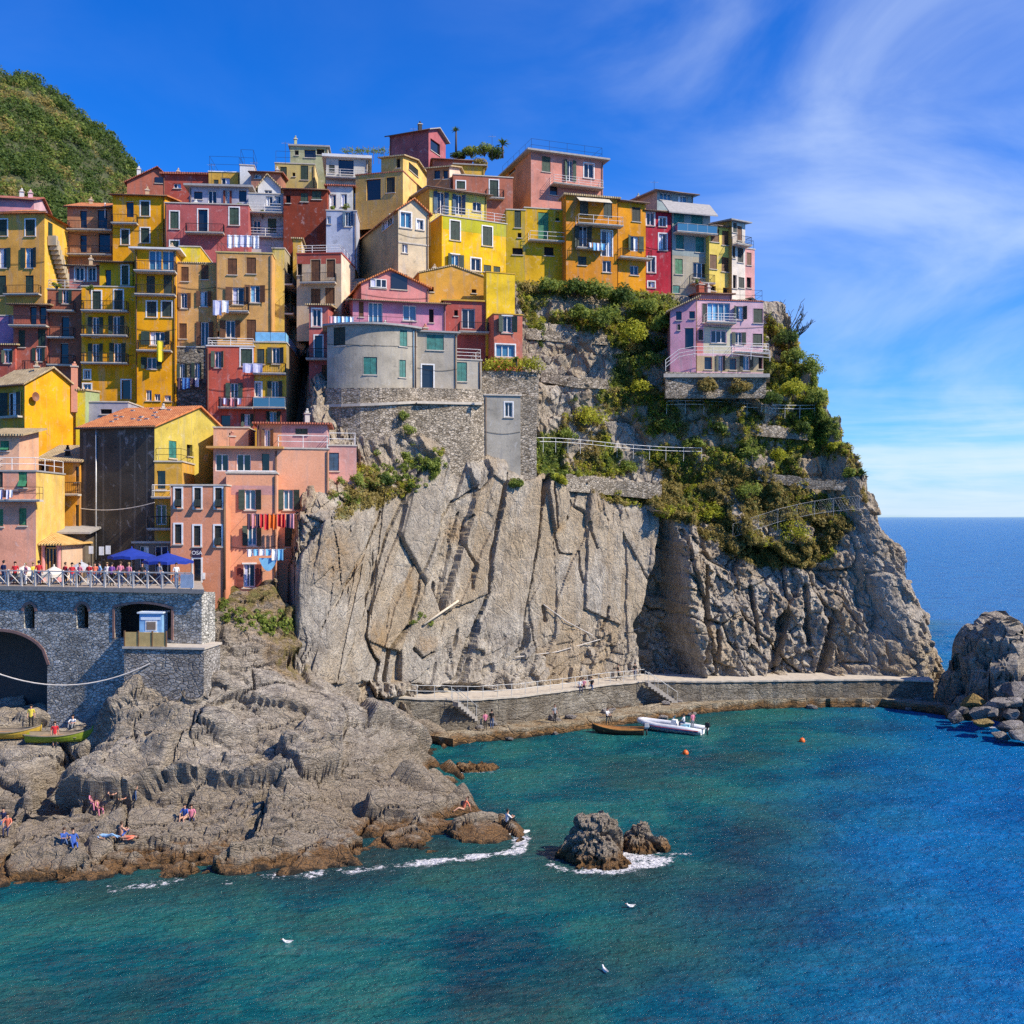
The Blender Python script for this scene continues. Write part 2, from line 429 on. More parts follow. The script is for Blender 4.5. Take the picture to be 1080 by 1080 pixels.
def rock_mat(name, cols, veg=True, tide=True, scale=1.0, rot=(0.3, 0.6, 0.2), ms=(0.6, 0.6, 2.6)):
    if name in MATS: return MATS[name]
    m, nt, b = _nt(name); pos = position(nt)
    big = noise(nt, pos, 0.10 * scale, 6, 0.62)
    mid = noise(nt, pos, 0.7 * scale, 8, 0.68, 0.4)
    strat = noise(nt, pos, 1.1 * scale, 7, 0.7, 0.8, ms, rot)
    fine = noise(nt, pos, 6.0 * scale, 8, 0.72)
    c = ramp(nt, mid, [(0.28, cols[0]), (0.44, cols[1]), (0.58, cols[2]), (0.74, cols[3])])
    c = mixc(nt, mth(nt, "MULTIPLY", mrange(nt, big, 0.40, 0.66), 0.60), c, cols[4])
    c = mixc(nt, mth(nt, "MULTIPLY", mrange(nt, strat, 0.50, 0.68), 0.68), c, cols[0])
    c = mixc(nt, mth(nt, "MULTIPLY", mrange(nt, fine, 0.46, 0.72), 0.62), c, [x * 0.36 for x in cols[1]])
    wr = nt.nodes.new("ShaderNodeTexNoise"); wr.inputs["Scale"].default_value = 0.8 * scale; wr.inputs["Detail"].default_value = 5; nt.links.new(pos, wr.inputs["Vector"])
    wm_ = nt.nodes.new("ShaderNodeMix"); wm_.data_type = "VECTOR"; wm_.inputs[0].default_value = 0.35; nt.links.new(pos, wm_.inputs[4]); nt.links.new(wr.outputs["Color"], wm_.inputs[5])
    mq = nt.nodes.new("ShaderNodeMapping"); mq.inputs["Rotation"].default_value = rot; mq.inputs["Scale"].default_value = [0.5 + 0.5 * q_ for q_ in ms]; nt.links.new(wm_.outputs[1], mq.inputs[0])
    ck = nt.nodes.new("ShaderNodeTexVoronoi"); ck.feature = "DISTANCE_TO_EDGE"; ck.inputs["Scale"].default_value = 0.9 * scale; nt.links.new(mq.outputs[0], ck.inputs["Vector"])
    ck2 = nt.nodes.new("ShaderNodeTexVoronoi"); ck2.feature = "DISTANCE_TO_EDGE"; ck2.inputs["Scale"].default_value = 2.6 * scale; nt.links.new(mq.outputs[0], ck2.inputs["Vector"])
    crk = mth(nt, "MULTIPLY", mrange(nt, ck.outputs[0], 0.0, 0.05), mth(nt, "ADD", 0.35, mth(nt, "MULTIPLY", mrange(nt, ck2.outputs[0], 0.0, 0.06), 0.65)))
    if veg:
        tn = attr(nt, "tone")
        c = mixc(nt, mrange(nt, tn, 0.50, 0.85), c, mixc(nt, 0.6, c, (0.40, 0.29, 0.17)))
        c = mixc(nt, mrange(nt, tn, 0.42, 0.10), c, mixc(nt, 0.45, c, [x * 0.85 for x in cols[1]]))
        st = attr(nt, "stain")
        c = mixc(nt, mth(nt, "MULTIPLY", st, mrange(nt, mid, 0.3, 0.6)), c, (0.36, 0.20, 0.06))
        vg = attr(nt, "veg")
        gcol = ramp(nt, mid, [(0.3, (0.060, 0.070, 0.020)), (0.5, (0.15, 0.16, 0.045)), (0.7, (0.28, 0.23, 0.085))])
        c = mixc(nt, mrange(nt, mth(nt, "ADD", vg, mth(nt, "MULTIPLY", mth(nt, "SUBTRACT", mid, 0.5), 1.6)), 0.35, 0.75), c, gcol)
    if name == "shore_rock":
        sp0 = nt.nodes.new("ShaderNodeSeparateXYZ"); nt.links.new(pos, sp0.inputs[0])
        z0 = mth(nt, "ADD", sp0.outputs["Z"], mth(nt, "MULTIPLY", mth(nt, "SUBTRACT", big, 0.5), 7.0))
        c = mixc(nt, mth(nt, "MULTIPLY", mrange(nt, z0, 4.4, 1.8), 0.62), c, mixc(nt, strat, (0.15, 0.115, 0.08), (0.46, 0.36, 0.25)))
    if tide:
        sep = nt.nodes.new("ShaderNodeSeparateXYZ"); nt.links.new(pos, sep.inputs[0])
        zz = mth(nt, "ADD", sep.outputs["Z"], mth(nt, "MULTIPLY", mth(nt, "SUBTRACT", mid, 0.5), 1.8))
        algae = mixc(nt, mrange(nt, fine, 0.4, 0.6), (0.30, 0.14, 0.035), (0.12, 0.065, 0.03))
        c = mixc(nt, mth(nt, "MULTIPLY", mrange(nt, zz, 0.95, 0.35), 0.85), c, algae)
        c = mixc(nt, mrange(nt, zz, 0.22, -0.05), c, (0.035, 0.03, 0.022))
    nt.links.new(c, b.inputs["Base Color"]); b.inputs["Roughness"].default_value = 0.9
    b.inputs["Specular IOR Level"].default_value = 0.2
    h = mth(nt, "ADD", mth(nt, "MULTIPLY", strat, 1.0), mth(nt, "ADD", mth(nt, "MULTIPLY", fine, 0.45), mid))
    bump(nt, b, mth(nt, "ADD", h, mth(nt, "MULTIPLY", crk, 0.16 if name == "cliff_rock" else 0.32)), 1.0, 0.45)
    MATS[name] = m; return m

def leaf_mat(name, c0, c1, c2):
    if name in MATS: return MATS[name]
    m, nt, b = _nt(name); pos = position(nt)
    n = noise(nt, pos, 0.9, 3, 0.6)
    f = nt.nodes.new("ShaderNodeTexWhiteNoise"); f.noise_dimensions = "3D"
    mp = nt.nodes.new("ShaderNodeVectorMath"); mp.operation = "SNAP"; mp.inputs[1].default_value = (0.35, 0.35, 0.35)
    nt.links.new(pos, mp.inputs[0]); nt.links.new(mp.outputs[0], f.inputs["Vector"])
    v = mth(nt, "ADD", mth(nt, "MULTIPLY", n, 0.75), mth(nt, "MULTIPLY", f.outputs[0], 0.28))
    nt.links.new(ramp(nt, v, [(0.35, c0), (0.52, c1), (0.70, c2)]), b.inputs["Base Color"])
    b.inputs["Roughness"].default_value = 0.6; b.inputs["Specular IOR Level"].default_value = 0.25
    tl = nt.nodes.new("ShaderNodeBsdfTranslucent"); ms = nt.nodes.new("ShaderNodeMixShader"); ms.inputs[0].default_value = 0.42
    lk = b.inputs["Base Color"].links[0].from_socket; nt.links.new(mixc(nt, 0.5, lk, [min(1, x * 1.5) for x in c2]), tl.inputs["Color"])
    nt.links.new(b.outputs[0], ms.inputs[1]); nt.links.new(tl.outputs[0], ms.inputs[2]); nt.links.new(ms.outputs[0], nt.nodes["Material Output"].inputs["Surface"])
    MATS[name] = m; return m

GLASS = None
def glass_mat(name="window_glass", col=(0.015, 0.02, 0.028)):
    if name in MATS: return MATS[name]
    m, nt, b = _nt(name)
    b.inputs["Base Color"].default_value = _c(col); b.inputs["Roughness"].default_value = 0.08
    b.inputs["Specular IOR Level"].default_value = 0.7
    MATS[name] = m; return m
# ------------------------------------------------------------------ rock and soil materials
CLIFF_M = rock_mat("cliff_rock", [(0.18, 0.15, 0.12), (0.42, 0.37, 0.305), (0.58, 0.515, 0.42), (0.70, 0.63, 0.53), (0.48, 0.355, 0.205)], scale=0.9, rot=(0.0, 0.28, 0.0), ms=(2.2, 1.4, 0.45))
SHORE_M = rock_mat("shore_rock", [(0.18, 0.15, 0.12), (0.42, 0.365, 0.305), (0.60, 0.52, 0.415), (0.72, 0.64, 0.52), (0.42, 0.33, 0.22)], scale=1.5, rot=(0.5, 0.35, 0.3))
EARTH_M = mat("bare_earth", (0.17, 0.13, 0.08), 0.95)
MASON_M = masonry("rubble_masonry", (0.15, 0.12, 0.085), (0.33, 0.275, 0.205), (0.48, 0.41, 0.32), 3.6)

def structure(o): o["kind"] = "structure"; return o

# ------------------------------------------------------------------ village hillside (under the houses)
def hill_z(X, Y):
    zz = np.interp(Y, [60, 82, 86, 92, 100, 104, 110, 116, 122, 130, 142, 150, 175, 260],
                      [9, 13.0, 14, 21, 25.0, 27, 32, 38, 46, 54, 66, 67, 58, 40])
    zz = np.where((X < -38) & (zz > 53), 53, zz)
    r = np.interp(X, [-90, -10, 2, 12, 30, 45], [0, 0, -4, -7, -14, -30])
    return zz + r * sstep(92, 112, Y)
# ------------------------------------------------------------------ cliff headland (swept round its foot line)
foot_px = [(294, 112), (297, 95), (301, 84), (312, 78.5), (345, 80.5), (420, 90.0), (500, 97), (590, 102.3), (640, 105.6), (690, 108.6), (760, 109.6), (860, 110.2), (930, 109.8), (975, 109.0)]
foot = [((px - 540) / 1080 * D, D) for px, D in foot_px] + [(45.9, 110.5), (47.6, 114), (48.0, 120), (46.5, 130), (41, 142), (30, 155), (12, 166), (-15, 172)]
foot = np.array(foot)
seg = np.hypot(*np.diff(foot, axis=0).T); cum = np.concatenate([[0], np.cumsum(seg)])
n_front = 15
s_front = np.arange(0, cum[n_front], 0.105); s_back = np.arange(cum[n_front], cum[-1], 0.5)
S = np.concatenate([s_front, s_back])
def smooth1(a, k):
    w = np.hanning(2 * k + 3)[1:-1]; w /= w.sum()
    return np.convolve(np.pad(a, k, mode="edge"), w, mode="valid")
ds = np.arange(0, cum[-1], 0.125)
fx = smooth1(np.interp(ds, cum, foot[:, 0]), 14); fy = smooth1(np.interp(ds, cum, foot[:, 1]), 14)
tx = smooth1(np.gradient(fx), 150); ty = smooth1(np.gradient(fy), 150)
tl = np.hypot(tx, ty); tx, ty = tx / tl, ty / tl
LEANP = ([0, cum[3], cum[4], cum[5], cum[6], cum[7], cum[9], cum[9] + 6, cum[-1]], [0.0, 0.30, 0.50, 0.46, 0.36, 0.17, 0.10, 0.0, 0.0])
ZR = np.concatenate([np.arange(-2, 44, 0.115), np.arange(44, 46.6, 0.25)])
S0, Zg = np.meshgrid(S, ZR, indexing="ij")
Sg = S0 + np.interp(S0, *LEANP) * (np.minimum(Zg, 30) - 8) * 0.92       # columns follow the lean of the rock sheets
FX, FY = np.interp(Sg, ds, fx), np.interp(Sg, ds, fy)
NX, NY = -np.interp(Sg, ds, ty), np.interp(Sg, ds, tx)
wl0 = sstep(cum[6], cum[4], Sg); NX, NY = NX * (1 - wl0) - 0.12 * wl0, NY * (1 - wl0) + 1.0 * wl0
wr0 = sstep(cum[11], cum[14], Sg); rx_, ry_ = 21.0 - FX, 131.0 - FY; rl_ = np.hypot(rx_, ry_)
NX, NY = NX * (1 - wr0) + rx_ / rl_ * wr0, NY * (1 - wr0) + ry_ / rl_ * wr0
nl_ = np.hypot(NX, NY); NX, NY = NX / nl_, NY / nl_
prof = [  # station px on the foot line -> list of (Z, inset)
    (294, [(-2, -0.5), (3, 0.3), (12, 1.2), (18, 2.0), (20, 4), (26, 14), (34, 22), (52, 48)]),
    (345, [(-2, -0.5), (3, 0.2), (12, 1.0), (19.6, 1.8), (21, 3.5), (25, 11), (28, 16), (34, 22), (52, 48)]),
    (420, [(-2, -0.5), (3, 0.2), (14, 1.2), (22.8, 2.0), (24, 4.0), (27.5, 7), (34, 16), (52, 46)]),
    (465, [(-2, -0.5), (3, 0.2), (14, 1.3), (25.2, 2.4), (26.5, 4), (28.5, 7), (34, 16), (52, 46)]),
    (500, [(-2, -0.5), (3, 0.2), (14, 1.4), (24.5, 2.6), (26.5, 5), (34, 13), (46, 22), (52, 36)]),
    (590, [(-2, -0.5), (3, 0.2), (14, 1.4), (23.5, 2.6), (26, 5), (30, 7), (36, 9), (46, 13.5), (52, 26)]),
    (690, [(-2, -0.5), (3, 0.3), (14, 1.6), (20.5, 3.0), (25, 5.8), (30, 7.4), (36, 8.4), (42, 9.8), (46, 11), (52, 24)]),
    (800, [(-2, -0.5), (3, 0.3), (10, 1.0), (17, 2.8), (22, 4.6), (30, 6.0), (35, 6.6), (37, 9.5), (42, 11), (46, 12.5), (52, 32)]),
    (930, [(-2, -0.5), (3, 0.3), (10, 2.0), (17, 4.2), (24, 7.0), (30, 9.4), (36, 12.0), (46, 17.5), (52, 30)]),
    (985, [(-2, -0.5), (3, 0.2), (10, 2.8), (17, 5.2), (24, 8.0), (30, 11.2), (36.6, 14.4), (46, 21), (52, 30)]),
]
px_s = np.interp(np.arange(0, len(foot)), np.arange(len(foot)), [p for p, _ in foot_px] + [985] * 8)
st_px = np.interp(Sg, cum, px_s)
tab = np.stack([np.interp(ZR, [z for z, _ in pr], [i for _, i in pr]) for _, pr in prof])
idx = np.interp(st_px, [p for p, _ in prof], np.arange(len(prof)))
i0 = np.clip(np.floor(idx).astype(int), 0, len(prof) - 2); fr = idx - i0; jj = np.broadcast_to(np.arange(len(ZR))[None, :], Sg.shape)
INS = tab[i0, jj] * (1 - fr) + tab[i0 + 1, jj] * fr
CX = FX + NX * INS; CY = FY + NY * INS
QX, QY = project(CX, np.maximum(CY, 60), Zg)
front = (Sg < cum[n_front] + 12)
# regions as they lie on the hill
slab_poly = [(300, 720), (303, 600), (345, 545), (400, 515), (470, 478), (545, 492), (610, 512), (650, 528), (703, 545), (690, 600), (674, 660), (676, 725)]
warp = 6 * fbm(Sg / 2.5, Zg / 2.5, seed=9)
in_slab = in_poly(QX + warp, QY + warp, slab_poly) & front
wslab = in_slab.astype(float)
# smooth mask a little
for _ in range(3):
    wslab = (np.roll(wslab, 3, 0) + np.roll(wslab, -3, 0) + np.roll(wslab, 3, 1) + np.roll(wslab, -3, 1) + wslab) / 5
# --- slab: leaning sheets
lean = np.where(QX < 470, 0.55, 0.22)
q = Sg - np.interp(S0, *LEANP) * (Zg - 8) * 0.92
wq = 0.5 * fbm(Sg / 3, Zg / 6, seed=21)
qa, qe, qi = facets((q + wq) / 4.2, (Zg + 0.5 * Sg) / 13.0, seed=2, tilt=0.30)
qb, qe2, qi2 = facets((q + 0.3 * wq) / 1.7, (Zg - 0.6 * Sg) / 5.5, seed=8, tilt=0.55)
qd, qe3, qi3 = facets((q - 0.3 * wq) / 0.8, (Zg + 0.9 * Sg) / 2.2, seed=28, tilt=0.7)
broken = sstep(0.10, 0.45, fbm(Sg / 5, Zg / 7, seed=34))
d_slab = 0.55 * np.round(qa * 2.0) / 2.0 + 0.12 * qa + (0.03 + 0.22 * broken) * np.round(qb * 2) / 2 + (0.02 + 0.05 * broken) * qb + 0.14 * broken * qd
d_slab -= 0.40 * sstep(0.028, 0.0, qe) * sstep(-0.1, 0.25, fbm(Sg / 2.5, Zg / 3.5, seed=39)) + 0.16 * sstep(0.03, 0.0, qe2) * broken
qc, qce, _ = facets((q * 1.0) / 0.38, (Zg + 0.4 * Sg) / 1.0, seed=18, tilt=0.8)
d_slab += 0.05 * qc * (0.08 + 0.92 * broken) + 0.06 * fbm(Sg / 1.5, Zg / 1.5, seed=5, octv=4)
TONE = np.where(wslab > 0.5, 0.6 * qi + 0.4 * qi2, 0.5)
left_fine = sstep(395, 345, QX - (QY - 600) * -0.25) * sstep(650, 600, QY)
d_slab += left_fine * 0.28 * np.abs(((q * 1.25 + 0.5 * fbm(Sg / 2, Zg / 2, seed=6)) % 1.0) - 0.5)
low_break = sstep(650, 695, QY + 18 * fbm(Sg / 3, Zg / 3, seed=44)) * sstep(430, 520, QX)
ra, re, _ = facets(Sg / 1.3, (Zg - 0.3 * Sg) / 1.0, seed=51, tilt=0.9)
d_slab += low_break * (0.35 * ra - 0.2 * sstep(0.08, 0, re))
# --- broken rock elsewhere
w1 = 1.2 * fbm(Sg / 5, Zg / 5, seed=61)
a1, e1, _ = facets((Sg + 0.35 * Zg + w1) / 5.0, (Zg - 0.3 * Sg) / 8.5, seed=12, tilt=0.9)
a2, e2, _ = facets((Sg + 0.45 * Zg + w1) / 2.0, (Zg - 0.4 * Sg) / 3.0, seed=13, tilt=1.0)
a3, e3, _ = facets((Sg + 0.5 * Zg + 0.5 * w1) / 0.75, (Zg - 0.5 * Sg) / 0.95, seed=14, tilt=1.0)
a4, e4, _ = facets((Sg + 0.2 * Zg) / 0.36, (Zg - 0.2 * Sg) / 0.42, seed=15, tilt=1.0)
d_rock = 1.25 * a1 + 0.70 * a2 + 0.30 * a3 + 0.12 * a4 - 0.8 * sstep(0.06, 0, e1) - 0.35 * sstep(0.05, 0, e2) - 0.10 * sstep(0.05, 0, e3)
d_rock += 0.9 * fbm(Sg / 7, Zg / 9, seed=62)
upper = sstep(17, 25, Zg + 4 * sstep(700, 600, QX))
terr = ((Zg + 1.3 * fbm(Sg / 9, Zg / 9, seed=71)) % 3.4) / 3.4
d_terr = 0.75 * (terr - 0.5) * 2 * 0.8
d_soft = 0.25 * a2 + 0.12 * a3 + 0.5 * fbm(Sg / 4, Zg / 4, seed=73) + d_terr
d_right = d_rock * (1 - upper * 0.75) + d_soft * upper
edge_r = sstep(880, 940, QX)
d_right = d_right * (1 - edge_r) + (0.8 * d_rock + 0.1 * d_soft) * edge_r * 0.85 + 0
wslab = (wslab > 0.5).astype(float)
TONE = np.where(wslab > 0.5, TONE, 0.35 + 0.4 * (0.5 + 0.5 * np.clip(a2, -1, 1)))
DISP = d_slab * wslab + d_right * (1 - wslab)
DISP = np.where(Zg > 44, DISP * 0.4, DISP)
# --- cracks and recesses seen in the face
cracks = [  # polyline in face position, half width px, depth m
    ([(430, 655), (445, 600), (455, 570), (480, 530), (503, 515)], 1.6, 0.6), ([(478, 715), (490, 680), (502, 655), (513, 625), (513, 605), (520, 560), (531, 517), (533, 498)], 2.6, 1.1),
    ([(550, 685), (556, 645), (560, 620), (567, 576), (573, 535), (577, 504)], 3.2, 1.5), ([(583, 510), (590, 575), (592, 584), (605, 585)], 1.2, 0.5),
    ([(600, 528), (601, 548)], 1.3, 0.5), ([(620, 550), (622, 562), (629, 578)], 1.3, 0.5), ([(611, 582), (612, 600), (616, 614)], 1.2, 0.5),
    ([(487, 541), (479, 567)], 1.6, 0.6), ([(497, 543), (487, 574), (500, 595), (494, 620)], 1.9, 0.8), ([(462, 616), (463, 645)], 2.8, 0.9),
    ([(389, 647), (384, 673), (400, 699), (396, 722)], 2.2, 0.9), ([(430, 660), (411, 686), (405, 728)], 3.0, 1.1), ([(435, 683), (445, 694), (456, 688)], 1.6, 0.7),
    ([(480, 665), (476, 685)], 2.0, 0.7), ([(502, 657), (492, 691), (483, 725)], 3.4, 1.3), ([(640, 640), (634, 665), (640, 650)], 1.3, 0.5),
    ([(575, 640), (578, 655)], 2.4, 0.7), ([(404, 540), (380, 590), (352, 640)], 2.0, 0.5), ([(440, 500), (405, 575), (385, 640)], 2.2, 0.6),
    ([(741, 598), (743, 650), (737, 695)], 4.5, 1.9), ([(715, 560), (722, 590)], 3, 1.0), ([(755, 665), (750, 715)], 3, 1.0), ([(795, 620), (800, 680)], 3, 1.2),
    ([(830, 650), (815, 712)], 8, 2.0), ([(880, 660), (872, 712)], 9, 2.2), ([(850, 620), (856, 680)], 4, 1.2), ([(905, 580), (915, 640)], 3, 1.0), ([(930, 640), (940, 700)], 4, 1.2)]
wx = QX + 2.4 * fbm(Sg / 1.0, Zg / 1.6, seed=81) ; wy = QY
for pts, hw, dep in cracks:
    d, _ = seg_dist(wx, wy, pts)
    DISP -= np.where(front, dep * sstep(hw * 0.85, hw * 0.6, d), 0)
# the tall shaded recess between the slab and the broken face
rc_l = np.interp(QY, [540, 560, 600, 660, 725], [699, 697, 689, 674, 676]); rc_r = np.interp(QY, [540, 560, 600, 660, 725], [703, 709, 713, 718, 736])
rec = sstep(-1, 2.5, wx - rc_l) * sstep(2.5, -2.5, wx - rc_r) * sstep(538, 550, QY) * front
DISP -= 4.6 * rec
but = sstep(0, 6, wx - rc_r) * sstep(34, 12, wx - rc_r) * sstep(545, 600, QY) * front
DISP += 1.5 * but
def box3(a):
    a = (np.roll(a, 1, 0) + a * 2 + np.roll(a, -1, 0)) / 4
    return (np.roll(a, 1, 1) + a * 2 + np.roll(a, -1, 1)) / 4
DISP[1:-1, 1:-1] = 0.75 * DISP[1:-1, 1:-1] + 0.25 * box3(DISP)[1:-1, 1:-1]
nrmx, nrmy = -NX, -NY
CX2 = CX + nrmx * DISP; CY2 = CY + nrmy * DISP; CZ2 = Zg + 0.35 * DISP * sstep(20, 26, Zg) + 0.12 * fbm(Sg, Zg, seed=91)
QX2, QY2 = project(CX2, np.maximum(CY2, 60), CZ2)
# vegetation: which ground is covered
veg_polys = [[(540, 285), (700, 290), (720, 320), (705, 395), (740, 420), (860, 425), (900, 470), (915, 520), (905, 560), (860, 590), (800, 600), (765, 585), (720, 555), (650, 528), (560, 498), (545, 470), (590, 450), (600, 420), (560, 350)],
             [(800, 330), (865, 370), (880, 430), (800, 430)], [(375, 500), (470, 470), (460, 500), (410, 525), (360, 520)], [(345, 500), (440, 478), (400, 540), (350, 545)]]
VEG = np.zeros_like(QX)
for k, pl in enumerate(veg_polys):
    w = 14 * fbm(Sg / 4, Zg / 4, seed=101)
    VEG = np.maximum(VEG, in_poly(QX2 + w, QY2 + w, pl) * (0.95 if k < 2 else 0.6))
bare = [[(580, 345), (640, 350), (650, 400), (600, 425), (560, 400)], [(840, 480), (895, 480), (905, 525), (850, 520)], [(600, 500), (700, 495), (700, 520), (640, 520)], [(700, 400), (720, 420), (735, 445), (715, 440)]]
w = 8 * fbm(Sg / 3, Zg / 3, seed=105)
for pl in bare: VEG = np.where(in_poly(QX2 + w, QY2 + w, pl), VEG * 0.25, VEG)
VEG *= front
rockiness = sstep(0.0, 0.25, fbm(Sg / 3.2, Zg / 2.6, seed=110, octv=4))
VEG *= 1 - 0.75 * rockiness
for _ in range(2):
    VEG = (np.roll(VEG, 2, 0) + np.roll(VEG, -2, 0) + np.roll(VEG, 2, 1) + np.roll(VEG, -2, 1) + VEG) / 5
stain_spots = [((398, 675), 12, 24), ((450, 680), 14, 12), ((432, 620), 5, 22), ((590, 555), 8, 8), ((352, 590), 34, 40), ((480, 560), 12, 14)]
STAIN = np.zeros_like(QX)
for (cx, cy), rx, ry in stain_spots:
    STAIN = np.maximum(STAIN, sstep(1.2, 0.3, np.hypot((QX2 - cx) / rx, (QY2 - cy) / ry)) * 0.6)
STAIN *= front
cliff_v = np.stack([CX2, CY2, CZ2], 2)
cliff = np_mesh("cliff_headland", cliff_v.reshape(-1, 3), grid_quads(len(S), len(ZR)), CLIFF_M, {"veg": VEG.ravel(), "stain": STAIN.ravel(), "tone": TONE.ravel()})
structure(cliff)

# cap joining the top rim of the headland
cap = MB()
rim = [tuple(cliff_v[i, -1]) for i in range(0, len(S), 8)]
cen = (8.0, 140.0, 47.0)
for a, b_ in zip(rim[:-1], rim[1:]): cap.face([a, b_, cen])
structure(cap.build("headland_top", EARTH_M))

ys = np.arange(84, 230, 1.0); xs = np.arange(-120, 21, 1.0)
GX, GY = np.meshgrid(xs, ys, indexing="ij")
GZ = hill_z(GX, GY) + 0.35 * fbm(GX / 3, GY / 3, seed=3)
for i_, x_ in enumerate(xs):                      # keep it inside the cliff
    if x_ < -24: continue
    k_ = np.argmin(np.abs(foot[:n_front, 0] - x_)); s_ = 0
    fy_ = np.interp(x_, foot[4:n_front - 1, 0], foot[4:n_front - 1, 1])
    st_ = np.interp(x_ / fy_ * 1080 + 540, [p for p, _ in foot_px[4:]], np.arange(4, len(foot_px)))
    ii_ = np.interp(x_ / fy_ * 1080 + 540, [p for p, _ in prof], np.arange(len(prof))); a_ = int(min(ii_, len(prof) - 2)); f_ = ii_ - a_
    row = tab[a_] * (1 - f_) + tab[a_ + 1] * f_
    GZ[i_] = np.minimum(GZ[i_], np.interp(ys - fy_ - 4.5, np.append(row, [row[-1] + 12, row[-1] + 26]), np.append(ZR, [60.0, 70.0])) - 1.0)
structure(np_mesh("village_hillside", np.stack([GX, GY, GZ], 2).reshape(-1, 3), grid_quads(len(xs), len(ys)), EARTH_M, smooth=True))

def cliff_at(px, py, tol=3.0):
    """Point on the finished cliff seen near (px, py)."""
    d = (QX2 - px) ** 2 + (QY2 - py) ** 2 + np.where(front, 0, 1e6)
    m = d < tol * tol
    if not m.any(): k = np.argmin(d)
    else: k = np.argmin(np.where(m, CY2, 1e9))
    i, j = np.unravel_index(k, d.shape)
    return Vector(cliff_v[i, j])

# ------------------------------------------------------------------ foreground rocks (height field over the plan)
ctrl = []
for px, py in [(-140, 965), (-60, 955), (0, 948), (100, 936), (200, 926), (300, 920), (400, 911), (480, 903), (535, 893), (549, 880), (535, 868), (505, 856), (487, 838), (478, 815)]:
    D = seaD(py); ctrl.append(((px - 540) / 1080 * D, D, -0.15))
for px, py, D in [(-60, 900, 57), (0, 905, 57.5), (60, 900, 58), (100, 885, 58.5), (150, 900, 58.3), (200, 885, 59.5), (260, 880, 60), (320, 880, 61), (400, 880, 62.5), (460, 878, 63.5), (510, 876, 63.6),
                  (0, 870, 60), (60, 872, 60.5), (110, 866, 61), (170, 852, 62), (230, 850, 62.5), (300, 845, 63.5), (380, 835, 66), (440, 830, 68), (480, 855, 66), (20, 832, 64), (70, 836, 64), (140, 838, 64),
                  (0, 800, 68), (40, 805, 67), (100, 800, 69), (150, 792, 67.0), (200, 780, 69.5), (250, 770, 70), (320, 775, 70), (380, 785, 71), (430, 800, 73), (460, 815, 74.5),
                  (0, 760, 73), (40, 740, 76), (60, 772, 71), (220, 748, 71.5), (280, 725, 73), (340, 738, 75), (400, 755, 77), (440, 775, 79),
                  (10, 735, 78), (60, 740, 78), (275, 688, 76.0), (312, 704, 76.5), (350, 716, 77.5), (385, 730, 79), (430, 762, 82)]:
    p = P(px, py, D); ctrl.append((p.x, p.y, p.z))
for px, py, D in [(228, 622, 78.5), (245, 612, 79.8), (272, 606, 80.4), (295, 604, 81.0), (225, 640, 76.5), (250, 632, 78), (285, 640, 79), (300, 655, 79.3), (222, 665, 75.5), (250, 658, 76.8), (285, 665, 78), (250, 675, 76.4), (300, 690, 78.2), (318, 692, 78.6), (345, 705, 79.5), (120, 750, 68.4), (140, 733, 68.6), (175, 731, 68.8), (214, 718, 69.3), (195, 726, 69.0), (232, 715, 71.0), (225, 735, 71.5), (232, 700, 74.0)]:
    p = P(px, py, D); ctrl.append((p.x, p.y, p.z))
for x, y, z in [(-44, 79, 4.5), (-36, 80, 5.0), (-30.5, 78, 5.0), (-28.5, 78.5, 6.5), (-12, 86, 3.4), (-8, 84, 1.0), (-5, 84, -0.6), (-6, 92, 0.2), (-13, 93, 3.0),
                (-4, 76, -0.8), (-2, 70, -0.8), (1.5, 66, -0.8), (1.5, 60, -1.2), (-10, 56, -1.6), (-20, 54, -1.6), (-40, 52, -1.6), (-48, 60, 3), (-46, 70, 5), (-50, 53, -1.5), (-30, 92, 12.5), (-40, 90, 12), (-22, 88, 12), (0, 88, -1.4), (2, 80, -1.5)]:
    ctrl.append((x, y, z))
ctrl = np.array(ctrl)
def rbf_fit(c):
    d = np.hypot(c[:, None, 0] - c[None, :, 0], c[:, None, 1] - c[None, :, 1])
    A = np.zeros((len(c) + 3, len(c) + 3)); A[:-3, :-3] = d + np.eye(len(c)) * 0.05
    A[:-3, -3] = 1; A[:-3, -2:] = c[:, :2]; A[-3, :-3] = 1; A[-2:, :-3] = c[:, :2].T
    return np.linalg.solve(A, np.concatenate([c[:, 2], [0, 0, 0]]))
def rbf_eval(c, w, X, Y):
    out = np.full(X.shape, w[-3]) + w[-2] * X + w[-1] * Y
    for (cx, cy, _), k in zip(c, w[:-3]): out = out + k * np.hypot(X - cx, Y - cy)
    return out
fw = rbf_fit(ctrl)

